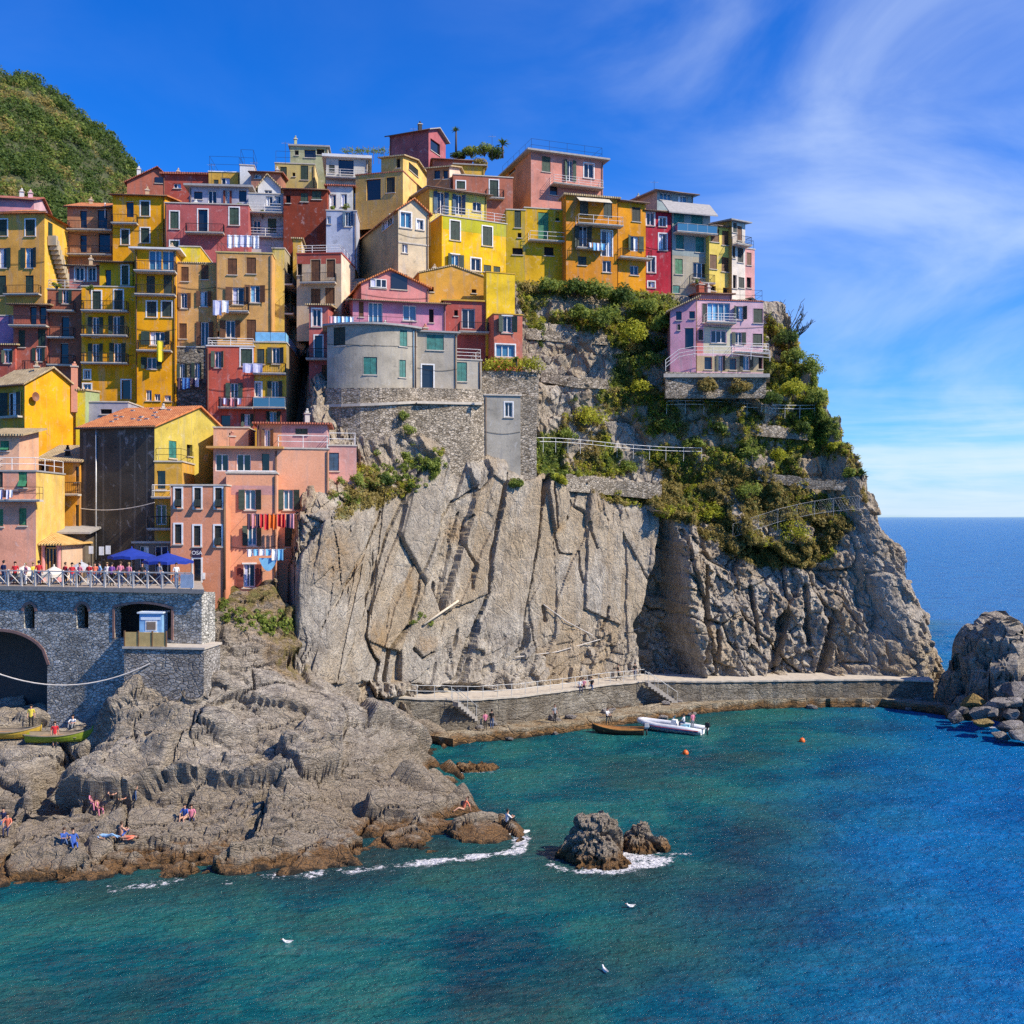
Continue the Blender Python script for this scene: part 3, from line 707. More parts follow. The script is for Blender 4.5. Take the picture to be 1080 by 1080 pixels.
def rocky(X, Y, Z0, seed, amp=1.0):
    """Bedded, jointed rock: displaced along the slope normal."""
    gx, gy = np.gradient(Z0, X[:, 0], Y[0, :])
    nz = 1 / np.sqrt(1 + gx * gx + gy * gy); nx, ny = -gx * nz, -gy * nz
    A = X + 0.25 * Y; B = Y * 0.95 - 0.3 * X + Z0 * 0.9
    w = 0.9 * fbm(X / 4, Y / 4, seed=seed)
    a1, e1, _ = facets((A + w) / 4.6, (B - w) / 2.6, seed + 1, 0.9)
    a2, e2, _ = facets((A - w) / 2.0, (B + w) / 1.1, seed + 2, 1.0)
    a3, e3, _ = facets((A + 0.4 * w) / 0.85, (B - 0.3 * w) / 0.42, seed + 3, 1.0)
    a4, e4, _ = facets(A / 0.4, B / 0.24, seed + 4, 1.0)
    bed = Z0 * 0.9 + 0.34 * X + 0.2 * Y + 1.1 * fbm(X / 6, Y / 6, seed=seed + 9)
    saw = np.abs((bed / 0.62) % 1.0 - 0.35)
    saw2 = (bed / 1.9) % 1.0
    layered = sstep(-0.15, 0.25, fbm(X / 9, Y / 7, seed=seed + 12) + 0.45 * sstep(72, 62, Y) - 0.22)
    low = 0.35 + 0.65 * sstep(72, 64, Y) if seed == 200 else np.ones_like(X)
    rough = sstep(-0.1, 0.4, fbm(X / 5, Y / 5, seed=seed + 15)) * (0.25 + 0.75 * low)
    b1, g1_, _ = facets((A + 0.6 * w) / 7.5, (B - w) / 5.0, seed + 31, 0.8)
    d = box3(box3(0.95 * b1 + (0.35 + 0.35 * low) * a1)) + (0.08 + 0.30 * rough) * a2 + (0.02 + 0.15 * rough) * a3 + 0.04 * rough * a4
    d -= 1.0 * sstep(0.030, 0, g1_) + 0.45 * sstep(0.035, 0, e1) + (0.05 + 0.22 * rough) * sstep(0.05, 0, e2) + 0.07 * rough * sstep(0.06, 0, e3)
    d += 0.8 * fbm(X / 6, Y / 5, seed=seed + 16)
    d += box3(box3(layered * (0.34 * (saw - 0.3) + 0.40 * (saw2 - 0.5)))) + 0.35 * fbm(X / 2.5, Y / 2.5, seed=seed + 20)
    d = 0.7 * d + 0.3 * box3(d)
    d *= amp * sstep(-1.2, 0.9, Z0)
    return X + nx * d * 0.9, Y + ny * d * 0.9, Z0 + nz * d

xs = np.arange(-54, 4, 0.11); ys = np.arange(50.5, 97, 0.11)
GX, GY = np.meshgrid(xs, ys, indexing="ij")
Z0 = rbf_eval(ctrl, fw, GX, GY)
g1, _ = seg_dist(GX, GY, [(-29.5, 68.2), (-30.2, 66.0), (-28.6, 64.6)])
Z0 -= 2.0 * sstep(1.6, 0.3, g1)
g2, _ = seg_dist(GX, GY, [(-31, 78), (-31, 75), (-32.5, 73)])
Z0 -= 1.4 * sstep(2.0, 0.3, g2)
FGX, FGY, FGZ = rocky(GX, GY, Z0, 200)
fveg = sstep(76.5, 78, GY) * sstep(-30, -26, GX) * sstep(-12, -17, GX) * 0.5 + 0.45 * sstep(0.2, 0.5, fbm(GX / 3, GY / 3, seed=230)) * sstep(77, 80, GY) * sstep(-12, -16, GX)
fstain = sstep(75.5, 78.5, GY) * sstep(-31, -27, GX) * sstep(-14, -17, GX) * 0.9
rocks = np_mesh("shore_rocks", np.stack([FGX, FGY, FGZ], 2).reshape(-1, 3), grid_quads(len(xs), len(ys)), SHORE_M, {"veg": fveg.ravel(), "stain": fstain.ravel(), "tone": np.full(FGX.size, 0.475)})
structure(rocks)
FQX, FQY = project(FGX, FGY, FGZ)
def rock_at(px, py, dmin=0.0, dmax=999.0):
    """Nearest point of the foreground rocks seen at about (px, py)."""
    m = (np.abs(FQX - px) < 2.0) & (np.abs(FQY - py) < 2.0) & (FGY > dmin) & (FGY < dmax)
    if not m.any():
        k = np.argmin((FQX - px) ** 2 + (FQY - py) ** 2)
    else: k = np.argmin(np.where(m, FGY, 1e9))
    i, j = np.unravel_index(k, FQX.shape)
    return Vector((FGX[i, j], FGY[i, j], FGZ[i, j]))
def rock_z(x, y):
    i = int(np.clip(round((x + 54) / 0.11), 0, len(xs) - 1)); j = int(np.clip(round((y - 50.5) / 0.11), 0, len(ys) - 1))
    return float(FGZ[i, j])

# ------------------------------------------------------------------ rock heap at the right, islets, boulders
def patch(name, x0, x1, y0, y1, step, zfun, seed, amp=1.0):
    xs_ = np.arange(x0, x1, step); ys_ = np.arange(y0, y1, step)
    X, Y = np.meshgrid(xs_, ys_, indexing="ij")
    Z = zfun(X, Y); a, b_, c_ = rocky(X, Y, Z, seed, amp)
    return np_mesh(name, np.stack([a, b_, c_], 2).reshape(-1, 3), grid_quads(len(xs_), len(ys_)), SHORE_M, {"veg": np.zeros(X.size), "stain": np.zeros(X.size), "tone": np.full(X.size, 0.475)})
def heap(X, Y):
    def hump(cx, cy, rx, ry, h, pw=2.0):
        d = np.hypot((X - cx) / rx, (Y - cy) / ry)
        return h * np.clip(1 - d ** pw, -0.6, 1)
    z = hump(50.2, 104, 4.6, 6, 8.9, 2.2)
    z = np.maximum(z, hump(54.5, 105, 5.5, 7, 8.6, 2.4)); z = np.maximum(z, hump(46.2, 105, 2.6, 3, 4.2)); z = np.maximum(z, hump(48.0, 103, 3.4, 4.2, 6.2)); z = np.maximum(z, hump(53, 96, 6, 5, 3.0))
    z = np.maximum(z, hump(62, 101, 8, 10, 8.0)); z = np.maximum(z, hump(45.6, 101.5, 2.2, 2.6, 1.6)); z = np.maximum(z, hump(56, 91, 5, 4.5, 1.7)); z = np.maximum(z, hump(58, 97, 5, 5, 4.6))
    c1, f1, _ = facets(X / 2.6, Y / 3.2, 305, 1.2); c2, f2, _ = facets(X / 1.1, Y / 1.3, 306, 1.2)
    return z + (1.35 * c1 + 0.75 * c2 - 0.9 * sstep(0.08, 0, f1)) * sstep(-0.5, 2.0, z) + 0.5 * fbm(X / 2.2, Y / 2.2, seed=303) - 0.25
structure(patch("point_rocks", 41, 72, 84, 118, 0.14, heap, 310, 1.3))

def islet(name, label, cx, cy, spec, step, seed, amp=0.9):
    def f(X, Y):
        z = np.full(X.shape, -1.5)
        for ox, oy, rx, ry, h, pw in spec:
            d = np.hypot((X - cx - ox) / rx, (Y - cy - oy) / ry)
            z = np.maximum(z, h * np.clip(1 - d ** pw, -0.8, 1))
        return z + 0.22 * fbm(X / 0.8, Y / 0.8, seed=seed)
    rx = max(abs(s[0]) + s[2] for s in spec) * 1.35; ry = max(abs(s[1]) + s[3] for s in spec) * 1.35
    xs_ = np.arange(cx - rx, cx + rx, step); ys_ = np.arange(cy - ry, cy + ry, step)
    X, Y = np.meshgrid(xs_, ys_, indexing="ij"); Z = f(X, Y)
    w = 0.3 * fbm(X, Y, seed=seed + 1)
    a1, e1, _ = facets((X + w) / 1.25, (Y + 0.8 * Z + w) / 1.1, seed + 2, 1.0); a2, e2, _ = facets((X + Z * 0.3) / 0.5, (Y + Z) / 0.42, seed + 3, 1.0)
    a3, e3, _ = facets((X + Z * 0.3) / 0.2, (Y + Z) / 0.17, seed + 4, 1.0)
    d = amp * (0.34 * a1 + 0.15 * a2 + 0.05 * a3 - 0.3 * sstep(0.1, 0, e1) - 0.12 * sstep(0.1, 0, e2)) * sstep(-0.8, 0.5, Z)
    gx, gy = np.gradient(Z, xs_, ys_); nz = 1 / np.sqrt(1 + gx * gx + gy * gy)
    o = np_mesh(name, np.stack([X - gx * nz * d, Y - gy * nz * d, Z + nz * d], 2).reshape(-1, 3), grid_quads(len(xs_), len(ys_)), SHORE_M, {"veg": np.zeros(X.size), "stain": sstep(0.9, 0.2, Z.ravel()) * 0.7, "tone": np.full(X.size, 0.475)})
    prop(o, label, "rock")
    return o
islet("sea_rock", "large brown rock standing alone in the bay with foam on its right", 4.75, 60.0, [(0.0, 0.2, 1.95, 1.9, 2.35, 3.2), (0.55, 0.5, 1.6, 1.6, 2.1, 3.0), (-0.9, 0.3, 1.1, 1.4, 1.7, 3.0), (0.3, -0.9, 1.8, 1.3, 1.0, 2.6)], 0.06, 400)
islet("sea_rock", "small pointed rock just right of the large rock in the bay", 7.75, 61.6, [(0, 0, 1.25, 1.2, 1.65, 2.2), (0.6, 0.1, 1.1, 0.9, 0.9, 2.2), (-0.4, 0.1, 0.8, 0.9, 1.5, 3.0)], 0.06, 420)
islet("sea_rock", "low flat rock awash off the end of the big shore rocks", -3.2, 81.5, [(0, 0, 2.0, 1.2, 0.55, 2.0), (0.9, 0.2, 0.8, 0.7, 0.7, 2.0)], 0.08, 440)
islet("sea_rock", "rounded grey rock lying under the left end of the walkway wall", -10.2, 92.2, [(0, 0, 3.8, 2.2, 2.6, 2.6), (2.6, -0.4, 2.2, 1.6, 1.5, 2.4), (-2.4, 0.5, 2.4, 2.0, 2.7, 2.4)], 0.09, 460)
bould = [("grey boulder beside the end of the lower quay", 1008, 757, 96.5, 1.2), ("pale boulder in the water at the point", 1032, 752, 95.0, 1.6), ("yellow stained square boulder at the foot of the point rocks", 1027, 738, 99, 1.7),
         ("ochre tinted boulder half in the water below the point rocks", 1040, 762, 93, 1.3), ("long grey slab of rock resting on the point heap", 1052, 742, 95.5, 2.0), ("large grey boulder at the right edge of the point heap", 1074, 728, 97, 2.2),
         ("low boulder at the right edge of the photo just above the water", 1076, 775, 90.5, 1.8), ("dark boulder between the point rocks and the water", 1062, 766, 92, 1.5),
         ("small pale boulder topmost on the heap beside the point rocks", 1056, 729, 98, 1.0), ("small grey boulder in the middle of the point heap", 1046, 752, 94.5, .9), ("small brown boulder wedged under the long grey slab", 1066, 752, 94, 1.0), ("small boulder nearest the end of the lower quay", 1016, 750, 97.5, .9), ("flat pale boulder at the water below the long slab", 1056, 776, 91, 1.0), ("narrow grey boulder leaning on the right edge of the heap", 1070, 742, 95.5, 1.1)]
STAIN_M = rock_mat("ochre_boulder", [(0.20, 0.13, 0.05), (0.36, 0.25, 0.09), (0.50, 0.36, 0.14), (0.55, 0.45, 0.26), (0.40, 0.27, 0.10)], veg=False, tide=False, scale=1.6)
BOULD_M = rock_mat("pale_boulder", [(0.16, 0.14, 0.13), (0.31, 0.28, 0.25), (0.44, 0.40, 0.37), (0.55, 0.51, 0.47), (0.33, 0.28, 0.25)], veg=False, tide=False, scale=1.6)
for k, (lb, px, py, D, r) in enumerate(bould):
    p = P(px, py, D)
    bm = bmesh.new(); bmesh.ops.create_icosphere(bm, subdivisions=4, radius=1.0)
    co = np.array([v.co[:] for v in bm.verts])
    rs = np.random.RandomState(50 + k); r *= 0.62; pl = rs.normal(size=(11, 3)); pl /= np.linalg.norm(pl, axis=1)[:, None]
    h = rs.uniform(0.5, 0.85, 11)
    t = np.min(np.where(co @ pl.T > 0.05, h / np.maximum(co @ pl.T, 0.05), 9), axis=1)
    co = co * np.minimum(t, 1.3)[:, None] * (r * np.array([1.25, 0.95, 0.75 if k != 4 else 0.45]))
    co += 0.05 * r * np.stack([fbm(co[:, 0] * 2 + k, co[:, 1] * 2, co[:, 2] * 2, seed=5)] * 3, 1)
    for v, c in zip(bm.verts, co): v.co = Vector(c) + p
    me = bpy.data.meshes.new("boulder"); bm.to_mesh(me); bm.free(); me.materials.append(STAIN_M if "yellow" in lb or "ochre" in lb else BOULD_M)
    o = bpy.data.objects.new("boulder", me); COL.link(o); prop(o, lb, "boulder", "boulders at the foot of the point rocks")

# ------------------------------------------------------------------ sea
sx_ = np.concatenate([np.arange(-76, -56, 1.0), np.arange(-56, 70, 0.22), np.arange(70, 100, 1.0)])
sy_ = np.concatenate([np.arange(28, 40, 0.5), np.arange(40, 112, 0.2), np.arange(112, 200, 1.0)])
WX, WY = np.meshgrid(sx_, sy_, indexing="ij")
fade = sstep(28, 36, WY) * sstep(200, 150, WY) * sstep(-76, -66, WX) * sstep(100, 88, WX)
open_sea = sstep(-6, 22, WX - (3.7 + (WY - 40) * 0.42) + 6 * fbm(WX / 12, WY / 12, seed=505))
wv = 0.17 * fbm((WX + 0.5 * WY) / 2.6, (WY - 0.3 * WX) / 1.5, seed=501, octv=4, gain=0.55) + 0.14 * fbm((WX - 0.4 * WY) / 8, (WY + 0.2 * WX) / 5, seed=511, octv=2)
WZ = wv * fade * (0.55 + 0.75 * open_sea)
def shore_foam(pts, width, seed, out=0.0):
    d, _ = seg_dist(WX, WY, pts)
    return sstep(width, width * 0.15, d - out)
nz1 = fbm(WX / 1.1, WY / 0.9, seed=520, octv=4, gain=0.6); nz2 = fbm(WX / 5, WY / 5, seed=521)
front_l = [((px - 540) / 1080 * seaD(py), seaD(py) - 0.1) for px, py in [(120, 937), (200, 929), (300, 923), (400, 914), (480, 905), (545, 897), (552, 884)]]
FO = shore_foam(front_l, 1.0, 1) * np.interp(WX, [-24, -15, -8, -3, 2], [0.6, 0.7, 0.9, 1.05, 1.15])
isl = np.hypot((WX - 4.8) / 2.7, (WY - 59.9) / 2.4)
FO = np.maximum(FO, 1.1 * sstep(1.38, 1.0, isl) * sstep(-5, 1.5, (WX - 4.8) * 1.2 - (WY - 60)))
FO = np.maximum(FO, 1.25 * sstep(1.1, 0.4, np.hypot((WX - 7.6) / 2.6, (WY - 59.6) / 1.7)))
FO = np.maximum(FO, 0.85 * sstep(1.0, 0.3, np.hypot((WX - 9.5) / 2.4, (WY - 60.9) / 0.7)))
FO = np.maximum(FO, 0.9 * sstep(1.0, 0.5, np.hypot((WX + 3.0) / 3.0, (WY - 81.0) / 1.5)))
FO = np.maximum(FO, shore_foam([(45, 99), (46.5, 95.5), (50, 92.5), (54, 89)], 0.7, 2) * 0.7)
FO = np.maximum(FO, 1.25 * shore_foam([(47, 121.5), (49.5, 119.8), (52.5, 119), (56, 117.6), (62, 115)], 1.6, 3))
FO = np.maximum(FO, shore_foam([((px - 540) / 1080 * seaD(py), seaD(py)) for px, py in [(490, 776), (560, 770), (640, 762), (700, 753), (780, 745), (880, 741), (990, 748)]], 0.35, 4) * 0.55)
FOAM = np.clip(FO * 0.95 + 0.85 * nz1 * (FO > 0.02) - 0.15, 0, 1)
FOAM = np.where(WY > 113, np.maximum(FOAM, sstep(0.5, 0.75, nz2 + 0.3 * nz1) * 0.0), FOAM)
SHAL = 1 - open_sea
near_shore = np.maximum(0, 1 - seg_dist(WX, WY, front_l)[0] / 5.0)
near_shore = np.maximum(near_shore, sstep(2.3, 1.0, isl) * 0.8)
BED = np.clip(near_shore * 0.9 + 0.55 * sstep(0.05, 0.45, fbm(WX / 9, WY / 7, seed=530)) * SHAL, 0, 1)
nxn, nyn = WX.shape
sv = [np.stack([WX, WY, WZ], 2).reshape(-1, 3)]
sq = [grid_quads(nxn, nyn)]
x0, x1, y0, y1 = sx_[0], sx_[-1], sy_[0], sy_[-1]; Bg = 40000.0
ring = np.array([(-Bg, -2000, 0), (x0, -2000, 0), (x1, -2000, 0), (Bg, -2000, 0), (-Bg, y0, 0), (x0, y0, 0), (x1, y0, 0), (Bg, y0, 0), (-Bg, y1, 0), (x0, y1, 0), (x1, y1, 0), (Bg, y1, 0), (-Bg, Bg, 0), (x0, Bg, 0), (x1, Bg, 0), (Bg, Bg, 0)], float)
o_ = nxn * nyn
rq = [[a, a + 1, a + 5, a + 4] for a in (0, 1, 2, 4, 6, 8, 9, 10)]
sv.append(ring); sq.append(np.array(rq) + o_)
pad = lambda a, v: np.concatenate([a.ravel(), np.full(16, v)])
m, nt, b = _nt("sea_water"); pos = position(nt)
shal, foam, bed = attr(nt, "shallow"), attr(nt, "foam"), attr(nt, "bed")
pn = noise(nt, pos, 0.12, 5, 0.6, 0.5); pm = noise(nt, pos, 0.8, 6, 0.62, 0.4, (1.0, 1.3, 1.0), (0, 0, 0.5)); pf = noise(nt, pos, 2.6, 6, 0.65, 0.3, (0.9, 1.3, 1), (0, 0, -0.4)); lace = noise(nt, pos, 3.2, 7, 0.75, 0.8)
teal = ramp(nt, pn, [(0.30, (0.001, 0.045, 0.080)), (0.48, (0.004, 0.105, 0.125)), (0.68, (0.040, 0.210, 0.165))])
deep = ramp(nt, pn, [(0.30, (0.002, 0.095, 0.300)), (0.70, (0.008, 0.200, 0.520))])
c = mixc(nt, shal, deep, teal)
c = mixc(nt, mth(nt, "MULTIPLY", bed, 0.75), c, (0.030, 0.050, 0.045))
c = mixc(nt, mth(nt, "MULTIPLY", mrange(nt, pn, 0.50, 0.66), 0.25), c, (0.002, 0.025, 0.045))
fm = mrange(nt, mth(nt, "ADD", foam, mth(nt, "MULTIPLY", mth(nt, "SUBTRACT", lace, 0.5), 3.2)), 0.55, 0.95)
c = mixc(nt, fm, c, (0.78, 0.76, 0.76))
big = noise(nt, pos, 0.35, 3, 0.5, 0.2, (0.7, 1.4, 1))
bn = nt.nodes.new("ShaderNodeBump"); bn.inputs["Strength"].default_value = 1.0; bn.inputs["Distance"].default_value = 0.8
nt.links.new(mth(nt, "ADD", mth(nt, "MULTIPLY", pf, 0.55), mth(nt, "ADD", mth(nt, "MULTIPLY", pm, 0.9), mth(nt, "MULTIPLY", big, 0.7))), bn.inputs["Height"])
df = nt.nodes.new("ShaderNodeBsdfDiffuse"); nt.links.new(c, df.inputs["Color"]); nt.links.new(bn.outputs[0], df.inputs["Normal"])
gl = nt.nodes.new("ShaderNodeBsdfGlossy"); gl.inputs["Roughness"].default_value = 0.07; nt.links.new(bn.outputs[0], gl.inputs["Normal"])
fr_ = nt.nodes.new("ShaderNodeFresnel"); fr_.inputs["IOR"].default_value = 1.33; nt.links.new(bn.outputs[0], fr_.inputs["Normal"])
fac = mth(nt, "MULTIPLY", mth(nt, "MINIMUM", fr_.outputs[0], 0.6), mth(nt, "SUBTRACT", 1.0, fm))
ms = nt.nodes.new("ShaderNodeMixShader"); nt.links.new(fac, ms.inputs[0]); nt.links.new(df.outputs[0], ms.inputs[1]); nt.links.new(gl.outputs[0], ms.inputs[2])
nt.nodes.remove(b); nt.links.new(ms.outputs[0], nt.nodes["Material Output"].inputs["Surface"])
MATS["sea_water"] = m
sea = np_mesh("sea", np.concatenate(sv), np.concatenate(sq), m, {"shallow": pad(SHAL, 0.0), "foam": pad(FOAM, 0.0), "bed": pad(BED, 0.0)}, smooth=True)
structure(sea)

# ------------------------------------------------------------------ wooded hill behind the village
def hill2(X, Y):
    ridge = np.interp(X, [-420, -230, -165, -150, -138, -128, -119, -105, -73, -20, 60], [250, 205, 166, 160, 150, 141, 127, 107, 84, 55, 20])
    f = np.clip((Y - 170) / 160, 0, 1)
    z = 48 + (ridge - 48) * (f ** 0.95)
    back = np.clip((Y - 330) / 200, 0, 1)
    return z - back * 60 + (5 * fbm(X / 30, Y / 30, seed=601) + 2.0 * fbm(X / 9, Y / 9, seed=603)) * sstep(170, 200, Y)
xs2 = np.arange(-420, -24, 3.0); ys2 = np.arange(170, 520, 3.0)
HX_, HY_ = np.meshgrid(xs2, ys2, indexing="ij")
m, nt, b = _nt("scrub_ground"); pos = position(nt)
n = noise(nt, pos, 0.09, 7, 0.65); f = noise(nt, pos, 0.6, 5, 0.6)
c = ramp(nt, n, [(0.34, (0.020, 0.032, 0.012)), (0.50, (0.050, 0.060, 0.022)), (0.64, (0.11, 0.10, 0.045)), (0.78, (0.24, 0.19, 0.11))])
nt.links.new(c, b.inputs["Base Color"]); b.inputs["Roughness"].default_value = 0.95; bump(nt, b, f, 0.8, 1.0)
structure(np_mesh("wooded_hill", np.stack([HX_, HY_, hill2(HX_, HY_)], 2).reshape(-1, 3), grid_quads(len(xs2), len(ys2)), m, smooth=True))

# ------------------------------------------------------------------ foliage
def leaf_cloud(C, Rr, n, size, seed=0, flat=0.8, up=0.35, droop=0.0):
    """Leaf quads round clump centres C (k,3) with radii Rr (k,), n leaves each. Returns verts, quads."""
    r = np.random.RandomState(seed); k = len(C); N = k * n
    d = r.normal(size=(N, 3)); d /= np.linalg.norm(d, axis=1)[:, None]
    rad = r.uniform(0.25, 1.0, N) ** 0.45
    base = np.repeat(C, n, 0); R_ = np.repeat(Rr, n)
    c = base + d * (rad * R_)[:, None] * np.array([1, 1, flat])
    nrm = d + r.normal(scale=0.55, size=(N, 3)) + np.array([0, 0, up]); nrm /= np.linalg.norm(nrm, axis=1)[:, None]
    t = np.cross(nrm, r.normal(size=(N, 3))); t /= np.linalg.norm(t, axis=1)[:, None] + 1e-9
    bb = np.cross(nrm, t)
    sz = size * r.uniform(0.55, 1.3, N) * (np.repeat(np.clip(Rr / (Rr.mean() + 1e-9), 0.6, 1.5), n))
    a = t * sz[:, None]; b_ = bb * (sz * r.uniform(0.35, 0.75, N))[:, None]
    v = np.stack([c - a, c - b_ * 0.9 + a * 0.1, c + a, c + b_ - a * 0.1], 1).reshape(-1, 3)
    qd = np.arange(N * 4).reshape(N, 4)
    return v, qd
LEAF_DARK = leaf_mat("dark_leaves", (0.028, 0.055, 0.012), (0.075, 0.125, 0.025), (0.15, 0.21, 0.045))
LEAF_MID = leaf_mat("green_leaves", (0.075, 0.115, 0.018), (0.18, 0.24, 0.04), (0.32, 0.36, 0.08))
LEAF_LIME = leaf_mat("lime_leaves", (0.16, 0.18, 0.015), (0.34, 0.36, 0.028), (0.52, 0.50, 0.06))
LEAF_DRY = leaf_mat("dry_grass", (0.12, 0.10, 0.03), (0.28, 0.22, 0.06), (0.44, 0.35, 0.12))
BARK = mat("bark", (0.09, 0.065, 0.045), 0.95)

# scrub wood on the far hill: reads as one mass
r = np.random.RandomState(11)
hx = r.uniform(-240, -70, 12000); hy = r.uniform(174, 342, 12000)
dens = vnoise(hx / 22, hy / 22, seed=620) * 0.5 + vnoise(hx / 7, hy / 7, seed=621) * 0.5
keep = dens > -0.42
qx, qy = project(hx, hy, hill2(hx, hy))
keep &= (qx > -60) & (qx < 230)
hx, hy, dens = hx[keep], hy[keep], dens[keep]
hr = r.uniform(0.7, 2.6, len(hx)) * (1 + 0.3 * np.clip(dens, 0, 1))
Cc = np.stack([hx, hy, hill2(hx, hy) + hr * 0.45], 1)
pick = vnoise(hx / 9, hy / 9, seed=622) + r.uniform(-0.5, 0.5, len(hx))
vs, qs, mi, off = [], [], [], 0
for mk, cond in enumerate((pick < 0.0, (pick >= 0.0) & (pick < 0.40), pick >= 0.40)):
    v, q_ = leaf_cloud(Cc[cond], hr[cond], 62, 0.34, seed=630 + mk)
    vs.append(v); qs.append(q_ + off); mi.append(np.full(len(q_), mk)); off += len(v)
o = np_mesh("hillside_scrub", np.concatenate(vs), np.concatenate(qs), [LEAF_DARK, LEAF_MID, LEAF_DRY], midx=np.concatenate(mi))
prop(o, "dense green scrub wood covering the steep hill behind the village", "scrub", kind="stuff")

# ground cover on the headland
r = np.random.RandomState(21)
flatV = VEG.ravel() * (QY2.ravel() > 280) * (QY2.ravel() < 615)
cand = np.nonzero(flatV > 0.30)[0]
sel = r.choice(cand, 13000, replace=False)
P3 = cliff_v.reshape(-1, 3)[sel]; qx, qy = QX2.ravel()[sel], QY2.ravel()[sel]
tone = vnoise(P3[:, 0] / 4, P3[:, 2] / 3, seed=640) + r.uniform(-0.45, 0.45, len(sel)) + 0.85 * sstep(470, 540, qy) + 0.24
rr = r.uniform(0.10, 0.34, len(sel)) * (1 + 0.5 * (r.uniform(size=len(sel)) > 0.88))
P3 = P3 + np.array([0, -0.1, 0.12])
vs, qs, mi, off = [], [], [], 0
for mk, cond in enumerate((tone < -0.45, (tone >= -0.45) & (tone < 0.05), (tone >= 0.05) & (tone < 0.42), tone >= 0.42)):
    v, q_ = leaf_cloud(P3[cond], rr[cond], 30, 0.085, seed=650 + mk, flat=1.0, up=0.9)
    vs.append(v); qs.append(q_ + off); mi.append(np.full(len(q_), mk)); off += len(v)
o = np_mesh("ground_cover", np.concatenate(vs), np.concatenate(qs), [LEAF_DARK, LEAF_MID, LEAF_LIME, LEAF_DRY], midx=np.concatenate(mi))
prop(o, "low green and yellow ground cover spread over the slope of the headland", "ground cover", kind="stuff")
# tufts on the earth bank and ledges at the left
pts = []
for (px, py, spread, n) in [(385, 505, 22, 60), (420, 505, 14, 40), (440, 490, 12, 30), (365, 525, 10, 20), (440, 655, 10, 8), (290, 658, 12, 40), (262, 650, 16, 20), (230, 640, 10, 14)]:
    for _ in range(n):
        x, y = px + r.normal() * spread, py + r.normal() * spread * 0.4
        pts.append(cliff_at(x, y) if px > 340 else rock_at(x, y))
P3 = np.array([p[:] for p in pts]); rr = r.uniform(0.15, 0.4, len(P3))
v, q_ = leaf_cloud(P3, rr, 40, 0.11, seed=660)
o = np_mesh("grass_tufts", v, q_, [LEAF_MID])
prop(o, "grass and weeds growing on the ledges at the left of the cliff", "grass", kind="stuff")
# ------------------------------------------------------------------ house builder
TILE_O = tile_mat("orange_roof_tiles", (0.40, 0.11, 0.035), (0.62, 0.20, 0.06), (0.74, 0.33, 0.13))
TILE_B = tile_mat("pale_roof_tiles", (0.30, 0.21, 0.11), (0.48, 0.35, 0.18), (0.60, 0.47, 0.29))
TILE_R = tile_mat("red_roof_tiles", (0.28, 0.07, 0.04), (0.42, 0.12, 0.07), (0.52, 0.22, 0.13))
COPPER = mat("brown_gutter", (0.13, 0.075, 0.045), 0.5, 0.3)
SLATE = mat("grey_roof_slab", (0.34, 0.32, 0.30), 0.85)
STONE_TRIM = mat("stone_trim", (0.52, 0.46, 0.38), 0.85)
WHITE = mat("white_paint", (0.76, 0.74, 0.70), 0.6)
IRON = mat("dark_iron", (0.03, 0.03, 0.032), 0.5, 0.3)
PALE_METAL = mat("pale_metal", (0.55, 0.55, 0.53), 0.45, 0.2)
WOOD = mat("brown_wood", (0.16, 0.085, 0.04), 0.7)
PLANK = mat("weathered_planks", (0.32, 0.25, 0.17), 0.85)
PANE = glass_mat(); PANE_B = glass_mat("blue_glass", (0.05, 0.16, 0.26)); DARK = mat("dark_interior", (0.012, 0.011, 0.011), 0.9)
SH = {"g": shutter_mat("dark_green_shutter", (0.018, 0.045, 0.032)), "b": shutter_mat("brown_shutter", (0.14, 0.055, 0.02)), "t": shutter_mat("teal_shutter", (0.03, 0.20, 0.17)),
      "k": shutter_mat("black_green_shutter", (0.014, 0.022, 0.018)), "u": shutter_mat("blue_shutter", (0.03, 0.09, 0.17)), "r": shutter_mat("red_shutter", (0.20, 0.035, 0.02)), "h": shutter_mat("faded_green_shutter", (0.045, 0.085, 0.055)), "j": shutter_mat("grey_green_shutter", (0.028, 0.05, 0.045)), "v": shutter_mat("bright_green_shutter", (0.05, 0.22, 0.10))}
TERRACE = mat("terrace_floor", (0.36, 0.27, 0.20), 0.9)
CLOTH = {"w": mat("white_cloth", (0.78, 0.78, 0.80), 0.9), "l": mat("lavender_cloth", (0.55, 0.55, 0.72), 0.9), "b": mat("blue_cloth", (0.05, 0.16, 0.45), 0.9), "r": mat("red_cloth", (0.55, 0.02, 0.03), 0.9),
         "o": mat("orange_cloth", (0.75, 0.16, 0.02), 0.9), "y": mat("yellow_cloth", (0.75, 0.62, 0.04), 0.9), "p": mat("pink_cloth", (0.65, 0.30, 0.34), 0.9), "s": mat("sky_blue_cloth", (0.20, 0.48, 0.70), 0.9), "d": mat("dark_cloth", (0.05, 0.03, 0.06), 0.9)}

